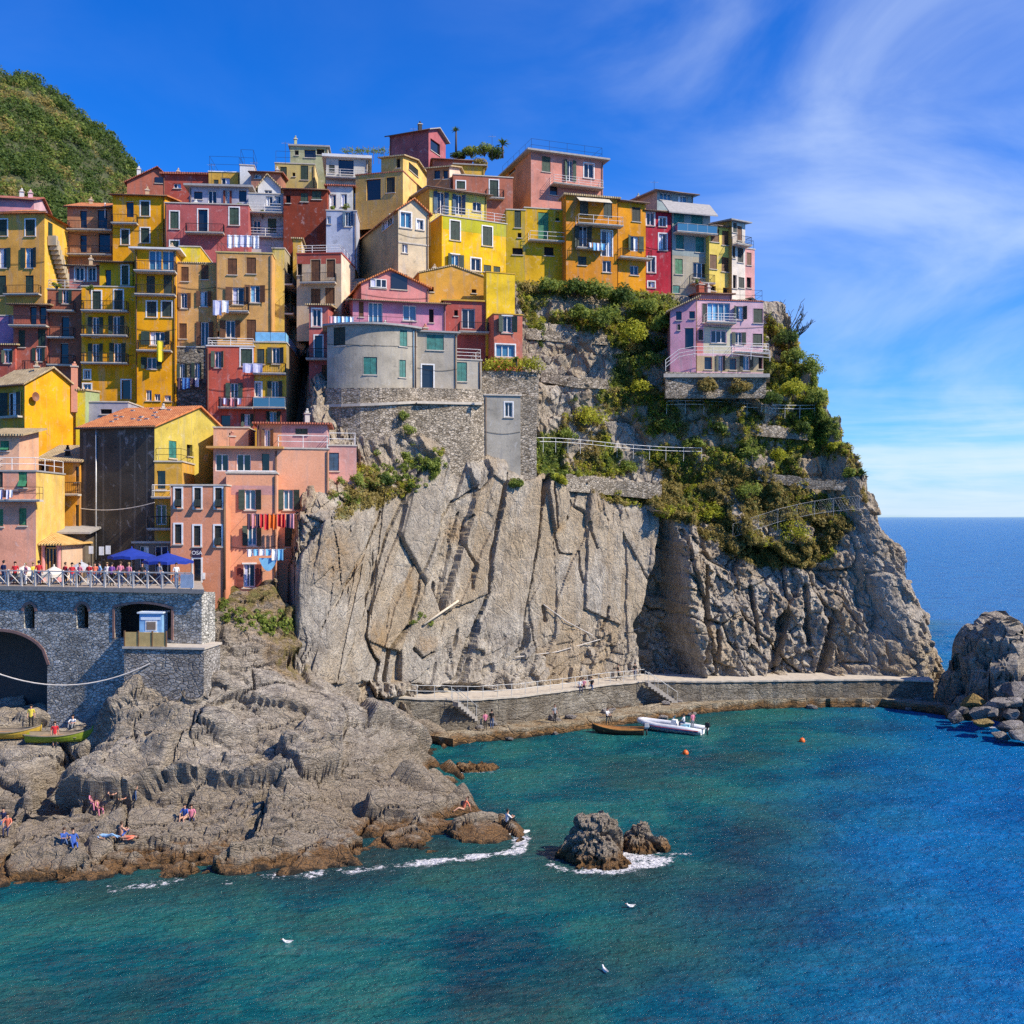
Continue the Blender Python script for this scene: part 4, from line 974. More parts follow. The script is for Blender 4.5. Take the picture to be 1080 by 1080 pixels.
class House:
    def __init__(s, label, L, R, D, ang, top, bot, col, dep=6.5, L2=None, R2=None, sink=3.0, name="house", cat="house", group=None, worn=0.9, bow=0.0, colL=None, colR=None, shut="g", wallmat=None):
        s.shut = rng.choice('gghj') if shut == 'g' else shut; s.bow = bow; s.label = label
        th = R_(ang); s.u = Vector((math.cos(th), math.sin(th), 0)); s.n = Vector((math.sin(th), -math.cos(th), 0)); s.b = -s.n
        s.O = Vector(((L - 540) / 1080 * D, D, 0)); s.D = D
        s.W = s.hit(s.O, s.u, R)
        if L2 is not None: dep = s.hit(s.O, s.b, L2)
        if R2 is not None: dep = s.hit(s.O + s.u * s.W, s.b, R2)
        dep = abs(dep) if 0.8 < abs(dep) < 25 else 6.5
        s.dep = dep
        s.Zt = CAMZ + (545 - top) / 1080 * D; s.Zb = CAMZ + (545 - bot) / 1080 * D - sink; s.Zv = CAMZ + (545 - bot) / 1080 * D
        c = s.O + s.u * s.W / 2 + s.b * dep / 2
        s.root = root(name, (c.x, c.y, s.Zb), label, cat, group)
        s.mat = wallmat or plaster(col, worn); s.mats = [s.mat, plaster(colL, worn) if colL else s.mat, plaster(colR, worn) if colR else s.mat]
        s.faces = {"F": (s.O, s.u, s.n, s.W), "R": (s.O + s.u * s.W, s.b, s.u, dep), "L": (s.O + s.b * dep, -s.b, -s.u, dep)}
        s.holes = {"F": [], "R": [], "L": [], "B": []}
        s.wm = MB(); s.patches = []
    @staticmethod
    def hit(o, d, px):
        k = (px - 540) / 1080; den = d.x - k * d.y
        return (k * o.y - o.x) / den if abs(den) > 1e-6 else 5.0
    def az(s, face, px, py):
        o, u, n, w = s.faces[face]
        d = Vector(((px - 540) / 1080, 1, (545 - py) / 1080)); C = Vector((0, 0, CAMZ))
        t = ((o - C).dot(n)) / d.dot(n); p = C + d * t
        return (p - o).dot(u), p.z
    def pt(s, face, a, z, out=0.0):
        o, u, n, w = s.faces[face]; p = o + u * a + n * out; return Vector((p.x, p.y, z))
    def bx(s, mb, face, a0, a1, z0, z1, o0, o1, m=0):
        p = [s.pt(face, a0, z0, o1), s.pt(face, a1, z0, o1), s.pt(face, a1, z0, o0), s.pt(face, a0, z0, o0)]
        q = [Vector((v.x, v.y, z1)) for v in p]; mb.hexa(p, q, m)
    # -------- windows, given as they sit on the facade: "cx cy w h kind"
    def wins(s, text, face="F"):
        for t in [x for x in text.replace("\n", ";").split(";") if x.strip()]:
            f = t.split(); cx, cy, w, h = map(float, f[:4]); kind = f[4]
            s.win(face, cx, cy, w, h, kind)
        return s
    def win(s, face, cx, cy, w, h, kind):
        a0, _ = s.az(face, cx - w / 2, cy); a1, _ = s.az(face, cx + w / 2, cy)
        _, z1 = s.az(face, cx, cy - h / 2); _, z0 = s.az(face, cx, cy + h / 2)
        fw = s.faces[face][3]
        a0, a1 = max(0.06, min(a0, fw - 0.3)), min(fw - 0.06, max(a1, 0.3))
        z1 = min(z1, s.Zt - 0.06) if "G" not in kind else z1
        if a1 - a0 < 0.15 or z1 - z0 < 0.15: return
        k = kind[0]; sh = next((c for c in kind[1:] if c in SH), s.shut)
        gable = "G" in kind
        shw = 0.27 * (a1 - a0) if k == "o" else (0.0)
        h0, h1 = a0 + shw, a1 - shw
        rec = 0.22 if not gable else -0.06
        if not gable: s.holes[face].append((h0, h1, z0, z1))
        fr = MB(); door = "D" in kind
        lightfr = "f" in kind
        tw = 0.13 if lightfr else 0.06; pr = 0.035 if lightfr else 0.015
        if lightfr or k in "cog":
            s.bx(fr, face, h0 - tw, h0, z0 - (0 if door else tw * 0.5), z1 + tw, 0.002, pr, 0); s.bx(fr, face, h1, h1 + tw, z0 - (0 if door else tw * 0.5), z1 + tw, 0.002, pr, 0)
            s.bx(fr, face, h0, h1, z1, z1 + tw, 0.002, pr, 0)
        if not door: s.bx(fr, face, h0 - tw - 0.03, h1 + tw + 0.03, z0 - tw * 0.5 - 0.09, z0 - tw * 0.5 - 0.001, 0.001, 0.10, 1)
        if k in "og":
            b = 0.075; r0, r1 = -rec + 0.03, -rec + 0.09
            s.bx(fr, face, h0 + .003, h0 + b, z0 + .003, z1 - .003, r0, r1, 2); s.bx(fr, face, h1 - b, h1 - .003, z0 + .003, z1 - .003, r0, r1, 2)
            s.bx(fr, face, h0 + b, h1 - b, z1 - b, z1 - .003, r0, r1, 2); s.bx(fr, face, h0 + b, h1 - b, z0 + .003, z0 + b, r0, r1, 2)
            nm = max(1, int(round((h1 - h0) / 0.95)))
            for j in range(1, nm + 1):
                if nm == 1: c = (h0 + h1) / 2
                else: c = h0 + (h1 - h0) * j / (nm + 1)
                s.bx(fr, face, c - b * 0.6, c + b * 0.6, z0 + b, z1 - b, r0, r1, 2)
        if not fr.f: s.bx(fr, face, h0, h1, z1 + 0.002, z1 + 0.05, 0.002, 0.03, 1)
        frame = fr.build("door" if door else "window", [WHITE if lightfr else s.mats[{"F": 0, "L": 1, "R": 2}[face]], STONE_TRIM, WHITE], s.root)
        if k in "ogd":
            pb = MB(); s.bx(pb, face, h0 + .004, h1 - .004, z0 + .004, z1 - .004, -rec - 0.05, -rec + 0.01)
            pb.build("pane", PANE_B if "B" in kind else PANE, frame)
            if k in "og" and rng.random() < 0.45:
                cb = MB(); side = rng.choice((0, 1)); wd = (h1 - h0) * rng.uniform(0.2, 0.42)
                x0 = h0 + 0.08 if side == 0 else h1 - 0.08 - wd
                s.bx(cb, face, x0, x0 + wd, z0 + 0.1, z1 - 0.1, -rec + 0.012, -rec + 0.024)
                cb.build("curtain", CLOTH[rng.choice("wwls")], frame)
        elif k in "ca":
            for j in (0, 1):
                m0, m1 = (h0, (h0 + h1) / 2) if j == 0 else ((h0 + h1) / 2, h1)
                sb = MB(); zc = z0
                if k == "a": zc = z0 + 0.42 * (z1 - z0)
                s.bx(sb, face, m0 + .01, m1 - .01, zc + .01, z1 - .01, -0.09, -0.04)
                if k == "a":
                    ao = (z1 - z0) * 0.42
                    p = [s.pt(face, m0 + .01, zc, -0.02), s.pt(face, m1 - .01, zc, -0.02), s.pt(face, m1 - .01, zc - ao * 0.85, ao * 0.55), s.pt(face, m0 + .01, zc - ao * 0.85, ao * 0.55)]
                    q = [v + s.faces[face][2] * 0.04 for v in p]; sb.hexa(p, q)
                sb.build("shutter", SH[sh], frame)
            if k == "a":
                pb = MB(); s.bx(pb, face, h0 + .004, h1 - .004, z0 + .004, z1 - .004, -rec - 0.05, -rec); pb.build("pane", DARK, frame)  # near-black sheet paints the unlit gap behind the raised flaps
        else:
            pb = MB(); s.bx(pb, face, h0 + .004, h1 - .004, z0 + .004, z1 - .004, -rec - 0.12, -rec - 0.06); pb.build("pane", DARK, frame)  # near-black sheet stands for the darkness in a bare opening
        if k == "o":
            for sg, hx, tip in ((-1, h0 - 0.01, a0), (1, h1 + 0.01, a1)):
                ln = abs(tip - hx); an = R_(rng.choice((4, 6, 10, 16, 28, 45))); o0 = pr + 0.012
                x1, oo = hx + sg * ln * math.cos(an), o0 + ln * math.sin(an); tx, to_ = -sg * math.sin(an) * -0.045, 0.045 * math.cos(an)
                p = [s.pt(face, hx, z0, o0), s.pt(face, x1, z0, oo), s.pt(face, x1 + tx * -1, z0, oo + to_), s.pt(face, hx + tx * -1, z0, o0 + to_)]
                sb = MB(); sb.hexa(p, [Vector((v.x, v.y, z1)) for v in p]); sb.build("shutter", SH[sh], frame)
    # -------- balconies: "x0 x1 y kind"
    def balc(s, text, face="F", out=0.85, cat_iron="railing"):
        for t in [x for x in text.split(";") if x.strip()]:
            f = t.split(); x0, x1, y = map(float, f[:3]); kind = f[3] if len(f) > 3 else "i"
            if len(f) > 4: out_ = float(f[4])
            else: out_ = out
            a0, z = s.az(face, x0, y); a1, _ = s.az(face, x1, y)
            if a1 < a0: a0, a1 = a1, a0
            z = CAMZ + (z - CAMZ) * 1.0
            mb = MB(); s.bx(mb, face, a0, a1, z - 0.16, z, 0.004, out_, 0); s.bx(mb, face, a0 - 0.04, a1 + 0.04, z - 0.06, z + 0.025, out_ + .002, out_ + 0.05, 0)
            sl = mb.build("balcony", [STONE_TRIM], s.root)
            rb = MB(); rail(rb, [s.pt(face, a0 + 0.04, z, 0.03), s.pt(face, a0 + 0.04, z, out_ - 0.05), s.pt(face, a1 - 0.04, z, out_ - 0.05), s.pt(face, a1 - 0.04, z, 0.03)], kind)
            rb.build("railing", RAILM[kind], sl)
        return s
    def pipe(s, px, face="F", y0=None, y1=None, m=None):
        a, _ = s.az(face, px, 400); z0 = s.Zv if y1 is None else s.az(face, px, y1)[1]; z1 = s.Zt - 0.1 if y0 is None else s.az(face, px, y0)[1]
        mb = MB(); mb.tube([s.pt(face, a, z0, 0.08), s.pt(face, a, z1, 0.08)], 0.055); mb.build("drainpipe", m or WOOD, s.root); return s
    def chim(s, fa, fb, h=1.2, w=0.5, base=None, m=None):
        p = s.O + s.u * (s.W * fa) + s.b * (s.dep * fb); z = base if base is not None else s.Zt
        mb = MB(); mb.cbox((p.x, p.y, z + h / 2 - 0.3), w, w, h + 0.6, 0, R_(20)); mb.cbox((p.x, p.y, z + h + 0.05), w + 0.16, w + 0.16, 0.1, 1, R_(20)); mb.cbox((p.x, p.y, z + h + 0.2), w * 0.7, w * 0.7, 0.2, 0, R_(20))
        mb.tube([(p.x, p.y, z + h + 0.3), (p.x, p.y, z + h + 0.5)], 0.1, 8)
        mb.build("chimney", [m or s.mat, STONE_TRIM], s.root); return s
    def band(s, py, face="F", h=0.14, m=None):
        _, z = s.az(face, (s.px0 if False else 0) or 540 + s.faces[face][0].x / s.faces[face][0].y * 1080 + 1, py)
        mb = MB(); s.bx(mb, face, 0, s.faces[face][3], z, z + h, 0.003, 0.07); mb.build("string_course", m or STONE_TRIM, s.root); return s
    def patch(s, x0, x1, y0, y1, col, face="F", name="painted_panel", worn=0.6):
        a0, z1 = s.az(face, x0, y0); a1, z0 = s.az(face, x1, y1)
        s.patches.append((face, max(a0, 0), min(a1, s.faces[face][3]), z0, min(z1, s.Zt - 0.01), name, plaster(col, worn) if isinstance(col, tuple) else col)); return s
    def cut(s, f, a0, a1, z0, z1):
        hs = s.holes[f]
        As = sorted({a0, a1} | {x for h in hs for x in h[:2] if a0 < x < a1}); Zs = sorted({z0, z1} | {x for h in hs for x in h[2:] if z0 < x < z1})
        for p, q in zip(As[:-1], As[1:]):
            for u_, v_ in zip(Zs[:-1], Zs[1:]):
                ca, cz = (p + q) / 2, (u_ + v_) / 2
                if not any(h[0] < ca < h[1] and h[2] < cz < h[3] for h in hs): yield p, q, u_, v_
    # -------- walls and roof
    def finish(s, roof="flat", *ra, **kw):
        wm = s.wm
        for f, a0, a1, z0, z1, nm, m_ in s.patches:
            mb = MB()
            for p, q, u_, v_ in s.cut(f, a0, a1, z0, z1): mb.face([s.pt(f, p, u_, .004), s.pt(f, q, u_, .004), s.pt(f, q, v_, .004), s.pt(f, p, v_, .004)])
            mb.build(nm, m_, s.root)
        for mi, f in ((0, "F"), (1, "L"), (2, "R")):
            w = s.faces[f][3]; hs = s.holes[f]
            As = sorted({0.0, w} | {x for h in hs for x in h[:2]}); Zs = sorted({s.Zb, s.Zt} | {x for h in hs for x in h[2:]})
            if s.bow and f == "F": As = sorted(set(As) | {w * k / 24 for k in range(25)})
            As = [a for i, a in enumerate(As) if 0 <= a <= w]; Zs = [z for z in Zs if s.Zb <= z <= s.Zt]
            for a0, a1 in zip(As[:-1], As[1:]):
                for z0, z1 in zip(Zs[:-1], Zs[1:]):
                    ca, cz = (a0 + a1) / 2, (z0 + z1) / 2
                    if any(h[0] < ca < h[1] and h[2] < cz < h[3] for h in hs): continue
                    wm.face([s.pt(f, a0, z0), s.pt(f, a1, z0), s.pt(f, a1, z1), s.pt(f, a0, z1)], mi)
            for a0, a1, z0, z1 in hs:
                d = -0.3
                for p, q in (((a0, z0), (a1, z0)), ((a1, z0), (a1, z1)), ((a1, z1), (a0, z1)), ((a0, z1), (a0, z0))):
                    wm.face([s.pt(f, *p), s.pt(f, *p, d), s.pt(f, *q, d), s.pt(f, *q)], mi)
        A = s.O; Bp = s.O + s.u * s.W; Cc = Bp + s.b * s.dep; Dd = A + s.b * s.dep
        z3 = lambda p, z: Vector((p.x, p.y, z))
        wm.face([z3(Cc, s.Zb), z3(Dd, s.Zb), z3(Dd, s.Zt), z3(Cc, s.Zt)], 0)
        rb = MB(); ov = kw.get("ov", 0.35); rm = kw.get("rm", TILE_O)
        def slabp(q, t=0.15):
            rb.hexa(q, [v + Vector((0, 0, t)) for v in q], 0)
        def loc(a, b_, z): p = s.O + s.u * a + s.b * b_; return Vector((p.x, p.y, z))
        W, d, Z = s.W, s.dep, s.Zt
        if roof == "flat":
            ph = ra[0] if ra else 0.9; t = 0.22
            cap = kw.get("cap", STONE_TRIM)
            wm.face([loc(t, t, Z - ph), loc(W - t, t, Z - ph), loc(W - t, d - t, Z - ph), loc(t, d - t, Z - ph)], 3)
            for p, q in (((t, t), (W - t, t)), ((W - t, t), (W - t, d - t)), ((W - t, d - t), (t, d - t)), ((t, d - t), (t, t))):
                wm.face([loc(*q, Z - ph), loc(*p, Z - ph), loc(*p, Z), loc(*q, Z)], 0)
            e = 0.07; i_ = t + 0.02
            for (a0, a1, b0, b1) in ((-e, W + e, -e, i_), (-e, W + e, d - i_, d + e), (-e, i_, i_, d - i_), (W - i_, W + e, i_, d - i_)):
                rb.hexa([loc(a0, b0, Z - 0.02), loc(a1, b0, Z - 0.02), loc(a1, b1, Z - 0.02), loc(a0, b1, Z - 0.02)], [loc(a0, b0, Z + 0.1), loc(a1, b0, Z + 0.1), loc(a1, b1, Z + 0.1), loc(a0, b1, Z + 0.1)], 0)
            rb.build("coping", cap, s.root)
        elif roof == "slab":
            th_ = ra[0] if ra else 0.2
            if s.bow:
                for k in range(24): x0, x1 = -ov + (W + 2 * ov) * k / 24, -ov + (W + 2 * ov) * (k + 1) / 24; slabp([loc(x0, -ov, Z), loc(x1, -ov, Z), loc(x1, d + ov, Z), loc(x0, d + ov, Z)], th_)
            else: slabp([loc(-ov, -ov, Z), loc(W + ov, -ov, Z), loc(W + ov, d + ov, Z), loc(-ov, d + ov, Z)], th_)
            rb.build("roof", kw.get("rm", SLATE), s.root)
        elif roof == "gs":
            h = ra[0]; m_ = kw.get("mid", d / 2); g = h / m_; g2 = h / (d - m_)
            slabp([loc(-ov, -ov, Z - ov * g + .02), loc(W + ov, -ov, Z - ov * g + .02), loc(W + ov, m_, Z + h + .02), loc(-ov, m_, Z + h + .02)])
            slabp([loc(-ov, m_, Z + h + .02), loc(W + ov, m_, Z + h + .02), loc(W + ov, d + ov, Z - ov * g2 + .02), loc(-ov, d + ov, Z - ov * g2 + .02)])
            for a, mi in ((0, 1), (W, 2)): wm.face([loc(a, 0, Z), loc(a, d, Z), loc(a, m_, Z + h)], mi)
            rb.build("roof", rm, s.root)
        elif roof == "gf":
            h = ra[0]; m_ = W * (ra[1] if len(ra) > 1 else 0.5); g, g2 = h / m_, h / (W - m_)
            ovf = kw.get("ovf", ov)
            slabp([loc(-ov, -ovf, Z - ov * g + .02), loc(m_, -ovf, Z + h + .02), loc(m_, d + ov, Z + h + .02), loc(-ov, d + ov, Z - ov * g + .02)])
            slabp([loc(m_, -ovf, Z + h + .02), loc(W + ov, -ovf, Z - ov * g2 + .02), loc(W + ov, d + ov, Z - ov * g2 + .02), loc(m_, d + ov, Z + h + .02)])
            for b_ in (0, d): wm.face([loc(0, b_, Z), loc(W, b_, Z), loc(m_, b_, Z + h)], 0)
            rb.build("roof", rm, s.root)
        elif roof == "shed":
            h = ra[0]
            slabp([loc(-ov, -ov, Z - ov * h / d + .02), loc(W + ov, -ov, Z - ov * h / d + .02), loc(W + ov, d + ov, Z + h + ov * h / d + .02), loc(-ov, d + ov, Z + h + ov * h / d + .02)])
            for a, mi in ((0, 1), (W, 2)): wm.face([loc(a, 0, Z), loc(a, d, Z), loc(a, d, Z + h)], mi)
            wm.face([loc(0, d, Z), loc(W, d, Z), loc(W, d, Z + h), loc(0, d, Z + h)], 0); rb.build("roof", rm, s.root)
        elif roof == "shedR":   # high at the left end, falling to the right (h>0) or the other way (h<0)
            h = ra[0]; hl, hr = (h, 0) if h > 0 else (0, -h); g = (hr - hl) / W
            slabp([loc(-ov, -ov, Z + hl - ov * g + .02), loc(W + ov, -ov, Z + hr + ov * g + .02), loc(W + ov, d + ov, Z + hr + ov * g + .02), loc(-ov, d + ov, Z + hl - ov * g + .02)])
            for b_ in (0, d):
                wm.face([loc(0, b_, Z), loc(W, b_, Z), loc(W, b_, Z + hr), loc(0, b_, Z + hl)] if hr > 0.01 and hl > 0.01 else ([loc(0, b_, Z), loc(W, b_, Z), loc(0, b_, Z + hl)] if hl > 0 else [loc(0, b_, Z), loc(W, b_, Z), loc(W, b_, Z + hr)]), 0)
            a = 0 if hl > 0 else W
            wm.face([loc(a, 0, Z), loc(a, d, Z), loc(a, d, Z + max(hl, hr)), loc(a, 0, Z + max(hl, hr))], 1 if a == 0 else 2)
            rb.build("roof", rm, s.root)
        elif roof == "hip":
            h = ra[0]; i_ = min(W, d) * 0.45; z0 = Z - 0.05
            e = [loc(-ov, -ov, z0), loc(W + ov, -ov, z0), loc(W + ov, d + ov, z0), loc(-ov, d + ov, z0)]
            r0, r1 = (loc(i_, d / 2, Z + h), loc(W - i_, d / 2, Z + h)) if W >= d else (loc(W / 2, i_, Z + h), loc(W / 2, d - i_, Z + h))
            if W >= d: fs = [[e[0], e[1], r1, r0], [e[1], e[2], r1], [e[2], e[3], r0, r1], [e[3], e[0], r0]]
            else: fs = [[e[0], e[1], r0], [e[1], e[2], r1, r0], [e[2], e[3], r1], [e[3], e[0], r0, r1]]
            for f_ in fs: rb.face(f_); 
            rb.face(list(reversed(e))); rb.build("roof", rm, s.root)
        s.wall = wm.build("wall", s.mats + [TERRACE], s.root)
        if W > 3.0 and d > 2.5:
            if roof in ("gs", "shed", "slab", "gf") and rng.random() < 0.55:
                hh = {"gs": 0.5, "shed": 0.5, "slab": 0.2, "gf": 0.4}[roof] * (ra[0] if ra and roof != "slab" else 1)
                s.chim(rng.uniform(0.15, 0.85), rng.uniform(0.35, 0.6), rng.uniform(0.7, 1.1), rng.uniform(0.35, 0.5), base=Z + hh, m=plaster(rng.choice(((0.55, 0.24, 0.16), (0.6, 0.55, 0.48), (0.5, 0.36, 0.22)))))
            if rng.random() < 0.5 and s.Zt - s.Zv > 4:
                zc = s.Zv + rng.uniform(0.35, 0.8) * (s.Zt - s.Zv); cb = MB(); cb.tube([s.pt("F", W * k / 8, zc - 0.25 * math.sin(math.pi * k / 8), 0.04) for k in range(9)], 0.018, 4); cb.build("wall_cable", IRON, s.root)
            zt = Z - 0.05
            if roof in ("gs", "shed", "hip"):
                g_ = {"gs": lambda: ra[0] / kw.get("mid", d / 2), "shed": lambda: ra[0] / d, "hip": lambda: 0}[roof]()
                gz = Z - ov * g_ + 0.05; gb = MB(); gb.tube([loc(-ov, -ov - 0.07, gz), loc(W + ov, -ov - 0.07, gz)], 0.075, 6); gb.build("gutter", COPPER, s.root); zt = gz
            if rng.random() < 0.75:
                a_ = W - 0.14 if rng.random() < 0.6 else 0.14
                clear = all(not (h_[0] - .15 < a_ < h_[1] + .15) for h_ in s.holes["F"])
                if clear: pb = MB(); pb.tube([loc(a_, -0.09, s.Zb + .05), loc(a_, -0.09, zt - .1)] + ([loc(a_, -ov - .06, zt - .02)] if roof in ("gs", "shed") else []), 0.05, 6); pb.build("drainpipe", COPPER, s.root)
        return s
    def bend(s):
        """Bow the finished front outwards (a rounded bastion wall)."""
        for o in list(s.root.children_recursive):
            if o.type != "MESH": continue
            base = WORLD_LOC[o.name]
            for v in o.data.vertices:
                p = v.co + base - s.O; a = p.dot(s.u); k = p.dot(s.b); f = 2 * a / s.W - 1
                v.co += s.n * (s.bow * max(-0.3, 1 - f * f) * max(0.0, min(1.0, 1 - k / 4.0)))
        return s
    def toprail(s, kind="i", h=1.0, sides="FLR", inset=0.1, z=None):
        z = (s.Zt + 0.1) if z is None else z
        def loc(a, b_): p = s.O + s.u * a + s.b * b_; return Vector((p.x, p.y, z))
        i_ = inset; W, d = s.W, s.dep; pts = []
        if "L" in sides: pts.append(loc(i_, d - i_))
        pts += [loc(i_, i_), loc(W - i_, i_)]
        if "R" in sides: pts.append(loc(W - i_, d - i_))
        rb = MB(); rail(rb, pts, kind, h); rb.build("railing", RAILM[kind], s.root); return s
    def top_at(s, fa, fb, dz=0.0):
        p = s.O + s.u * (s.W * fa) + s.b * (s.dep * fb); return Vector((p.x, p.y, s.Zt + dz))

R_ = math.radians
RAILM = {"i": [IRON], "w": [WHITE], "g": [PALE_METAL, PANE_B], "m": [PALE_METAL], "h": [IRON], "p": [WHITE], "b": [IRON, CLOTH["s"]]}
def rail(rb, pts, kind, h=0.95):
    """i: iron balusters; w/m: posts with bars; g: glass; h: light wire handrail; p: plain white bars; b: cloth screen."""
    for p, q in zip(pts[:-1], pts[1:]):
        p, q = Vector(p), Vector(q); L = (q - p).length
        if L < 0.05: continue
        up = Vector((0, 0, h)); d = (q - p) / L
        if kind == "i":
            rb.tube([p + up, q + up], 0.03, 4); rb.tube([p + up * 0.1, q + up * 0.1], 0.02, 4)
            n = max(1, int(L / 0.16))
            for k in range(n + 1): c = p + (q - p) * k / n; rb.tube([c + Vector((0, 0, 0.01)), c + up], 0.014 if 0 < k < n else 0.03, 3, caps=False)
        elif kind in "wmhp":
            n = max(1, int(L / (1.5 if kind != "h" else 2.0))); r = 0.028 if kind in "wmp" else 0.018
            for k in range(n + 1): c = p + (q - p) * k / n; rb.tube([c + Vector((0, 0, -0.02)), c + up], r, 4)
            for f in ((1.0, 0.66, 0.33) if kind in "wm" else (1.0, 0.5)): rb.tube([p + up * f, q + up * f], r, 4)
        elif kind in "gb":
            n = max(1, int(L / 1.2))
            for k in range(n + 1): c = p + (q - p) * k / n; rb.tube([c, c + up], 0.025, 4)
            rb.tube([p + up, q + up], 0.025, 4)
            s_ = Vector((-d.y, d.x, 0)) * 0.012
            rb.hexa([p - s_ + up * .05, q - s_ + up * .05, q + s_ + up * .05, p + s_ + up * .05], [p - s_ + up * .92, q - s_ + up * .92, q + s_ + up * .92, p + s_ + up * .92], 1)

def washing(label, h, face, x0, x1, y, cols, drop=(0.6, 1.1), out=0.9, group=None):
    """A line of washing in front of a house wall."""
    a0, z = h.az(face, x0, y); a1, _ = h.az(face, x1, y)
    p, q = h.pt(face, a0, z, out), h.pt(face, a1, z, out)
    t = root("washing_line", (p + q) / 2, label, "laundry", group)
    mb = MB(); mb.tube([p, (p + q) / 2 - Vector((0, 0, 0.04)), q], 0.012, 4)
    for e in (p, q): mb.tube([e, e - h.faces[face][2] * (out - 0.01)], 0.015, 4)
    mb.build("line", PALE_METAL, t)
    L = (q - p).length; d = (q - p) / L; n = h.faces[face][2]; x = 0.05; k = 0
    wd = (L - 0.1) / len(cols)
    for c in cols:
        w = wd * rng.uniform(0.75, 0.97); dr = rng.uniform(*drop)
        cb = MB(); c0 = p + d * x; N = 4
        for j in range(N):
            f0, f1 = j / N, (j + 1) / N
            o0, o1 = n * 0.05 * math.sin(6 * f0 + x), n * 0.05 * math.sin(6 * f1 + x)
            b0 = c0 + d * w * f0 + o0; b1 = c0 + d * w * f1 + o1; dz0 = Vector((0, 0, -dr * rng.uniform(0.92, 1.0))); th = n * 0.015
            up = Vector((0, 0, 0.01))
            cb.hexa([b0 + dz0 + o0, b1 + dz0 + o1, b1 + dz0 + o1 - th, b0 + dz0 + o0 - th], [b0 + up, b1 + up, b1 + up - th, b0 + up - th])
        cb.build("cloth", CLOTH[c], t); x += wd
    return t
def awning(label, pts, m, th=0.05, name="awning"):
    mb = MB(); pts = [Vector(p) for p in pts]; mb.hexa(pts, [p + Vector((0, 0, th)) for p in pts])
    o = mb.build(name, m, origin=sum(pts, Vector()) / 4); prop(o, label, name); return o
# ------------------------------------------------------------------ colours
YEL = (0.82, 0.36, 0.012); BYEL = (0.80, 0.55, 0.015); LEM = (0.82, 0.60, 0.04); OCH = (0.62, 0.36, 0.06); ORA = (0.68, 0.26, 0.04); TAN = (0.66, 0.35, 0.11); BRN = (0.42, 0.19, 0.09)
RED = (0.46, 0.09, 0.06); BRK = (0.38, 0.10, 0.055); DRED = (0.26, 0.05, 0.025); PINK = (0.70, 0.30, 0.32); MAUVE = (0.55, 0.26, 0.34); PEACH = (0.76, 0.33, 0.18); SALM = (0.66, 0.28, 0.17)
CREAM = (0.72, 0.58, 0.36); WHT = (0.70, 0.69, 0.66); BEI = (0.50, 0.41, 0.28); GRY = (0.42, 0.38, 0.31); CRIM = (0.48, 0.03, 0.06); OLI = (0.66, 0.38, 0.015); LPINK = (0.72, 0.45, 0.48); TEALG = (0.26, 0.34, 0.33); YG = (0.50, 0.44, 0.07)
H = House
# ================= top of the town, left to right
h = H("small pink house with a pale gable behind the orange yellow house at the left edge", -8, 36, 128, 8, 209, 225, PINK, L2=None, dep=6, colR=LPINK); h.chim(0.55, 0.4, 1.6, m=plaster(WHT)); h.chim(0.8, 0.3, 1.3, m=plaster(LPINK)); h.finish("gs", 1.1, rm=TILE_R)
h = H("orange yellow house at the left edge with an outside stair on its sunlit side", -14, 47, 116, -3, 226, 318, (0.74, 0.36, 0.07), R2=72, colR=(0.78, 0.46, 0.06))  # right side gets a brighter copy of the wall colour for sunlight
h.wins("3 240 9 17 cf;32 240 10 17 cf;3 272 17 21 o;31 272 18 21 o;2 301 9 21 c;31 301 9 21 c")
h.wins("53 243 5 16 c", "R"); h.balc("7 44 311 i 0.7").finish("hip", 1.3, ov=0.5)
st = MB()
for k in range(14):
    a = h.dep * (0.15 + 0.06 * k); st.cbox(h.pt("R", a, h.Zt - 3.1 - 0.45 * k + 0.2, 0.55), 0.95, 0.5, 0.2 + 0.9, 0, R_(-3))
st.build("outside_stair", [plaster(BEI)], h.root)
h = H("brown house with a long orange roof and two rows of iron balconies", 71, 119, 121, 4, 218, 272, BRN, dep=7)
h.wins("88 231 7 18 dD;108 231 10 19 dD;88 257 7 18 dD;110 256 12 20 dD").balc("73 120 243 i;73 120 269 i"); h.pipe(111, y0=214, y1=230, m=WHITE); h.finish("gs", 2.0, mid=5.5)
h = H("deep yellow house between the brown house and the long red house", 119, 174, 120, 4, 206, 268, YEL, dep=6); h.wins("137 221 8 16 dD;153 220 9 15 cf;132 250 8 15 cf;153 248 9 15 cf").balc("119 146 236 i 0.7").finish("shed", 1.2, rm=TILE_O)
h = H("far brick red house with a pale dormer at the foot of the hill", 134, 186, 140, 10, 192, 215, (0.48, 0.15, 0.09), dep=7); h.wins("168 190 9 6 dG"); h.chim(0.2, 0.2, 2.2, m=plaster(WHT)); h.chim(0.5, 0.2, 1.6, m=plaster(CREAM)); h.finish("gf", 2.2, 0.62, rm=TILE_R)
h = H("long rose red house with white window frames and a railed balcony", 174, 262, 117, 5, 214, 262, (0.46, 0.11, 0.10), dep=6)
h.wins("184 232 9 18 cf;214 233 10 24 dfD;247 228 10 18 cf;184 257 9 6 cf").balc("197 237 246 i 0.8").finish("flat", 0.6); h.chim(0.3, 0.5, 0.9, m=plaster(WHT))
h = H("white roof terrace room with a red arch standing back on the long red house", 200, 262, 121, 5, 197, 220, (0.44, 0.42, 0.48), dep=5); h.wins("209 206 9 8 dr;224 208 9 14 gD;240 208 9 14 orD;256 207 8 12 dD").finish("slab", 0.25, ov=0.6)  # white wall darkened and tinted to hold its shade
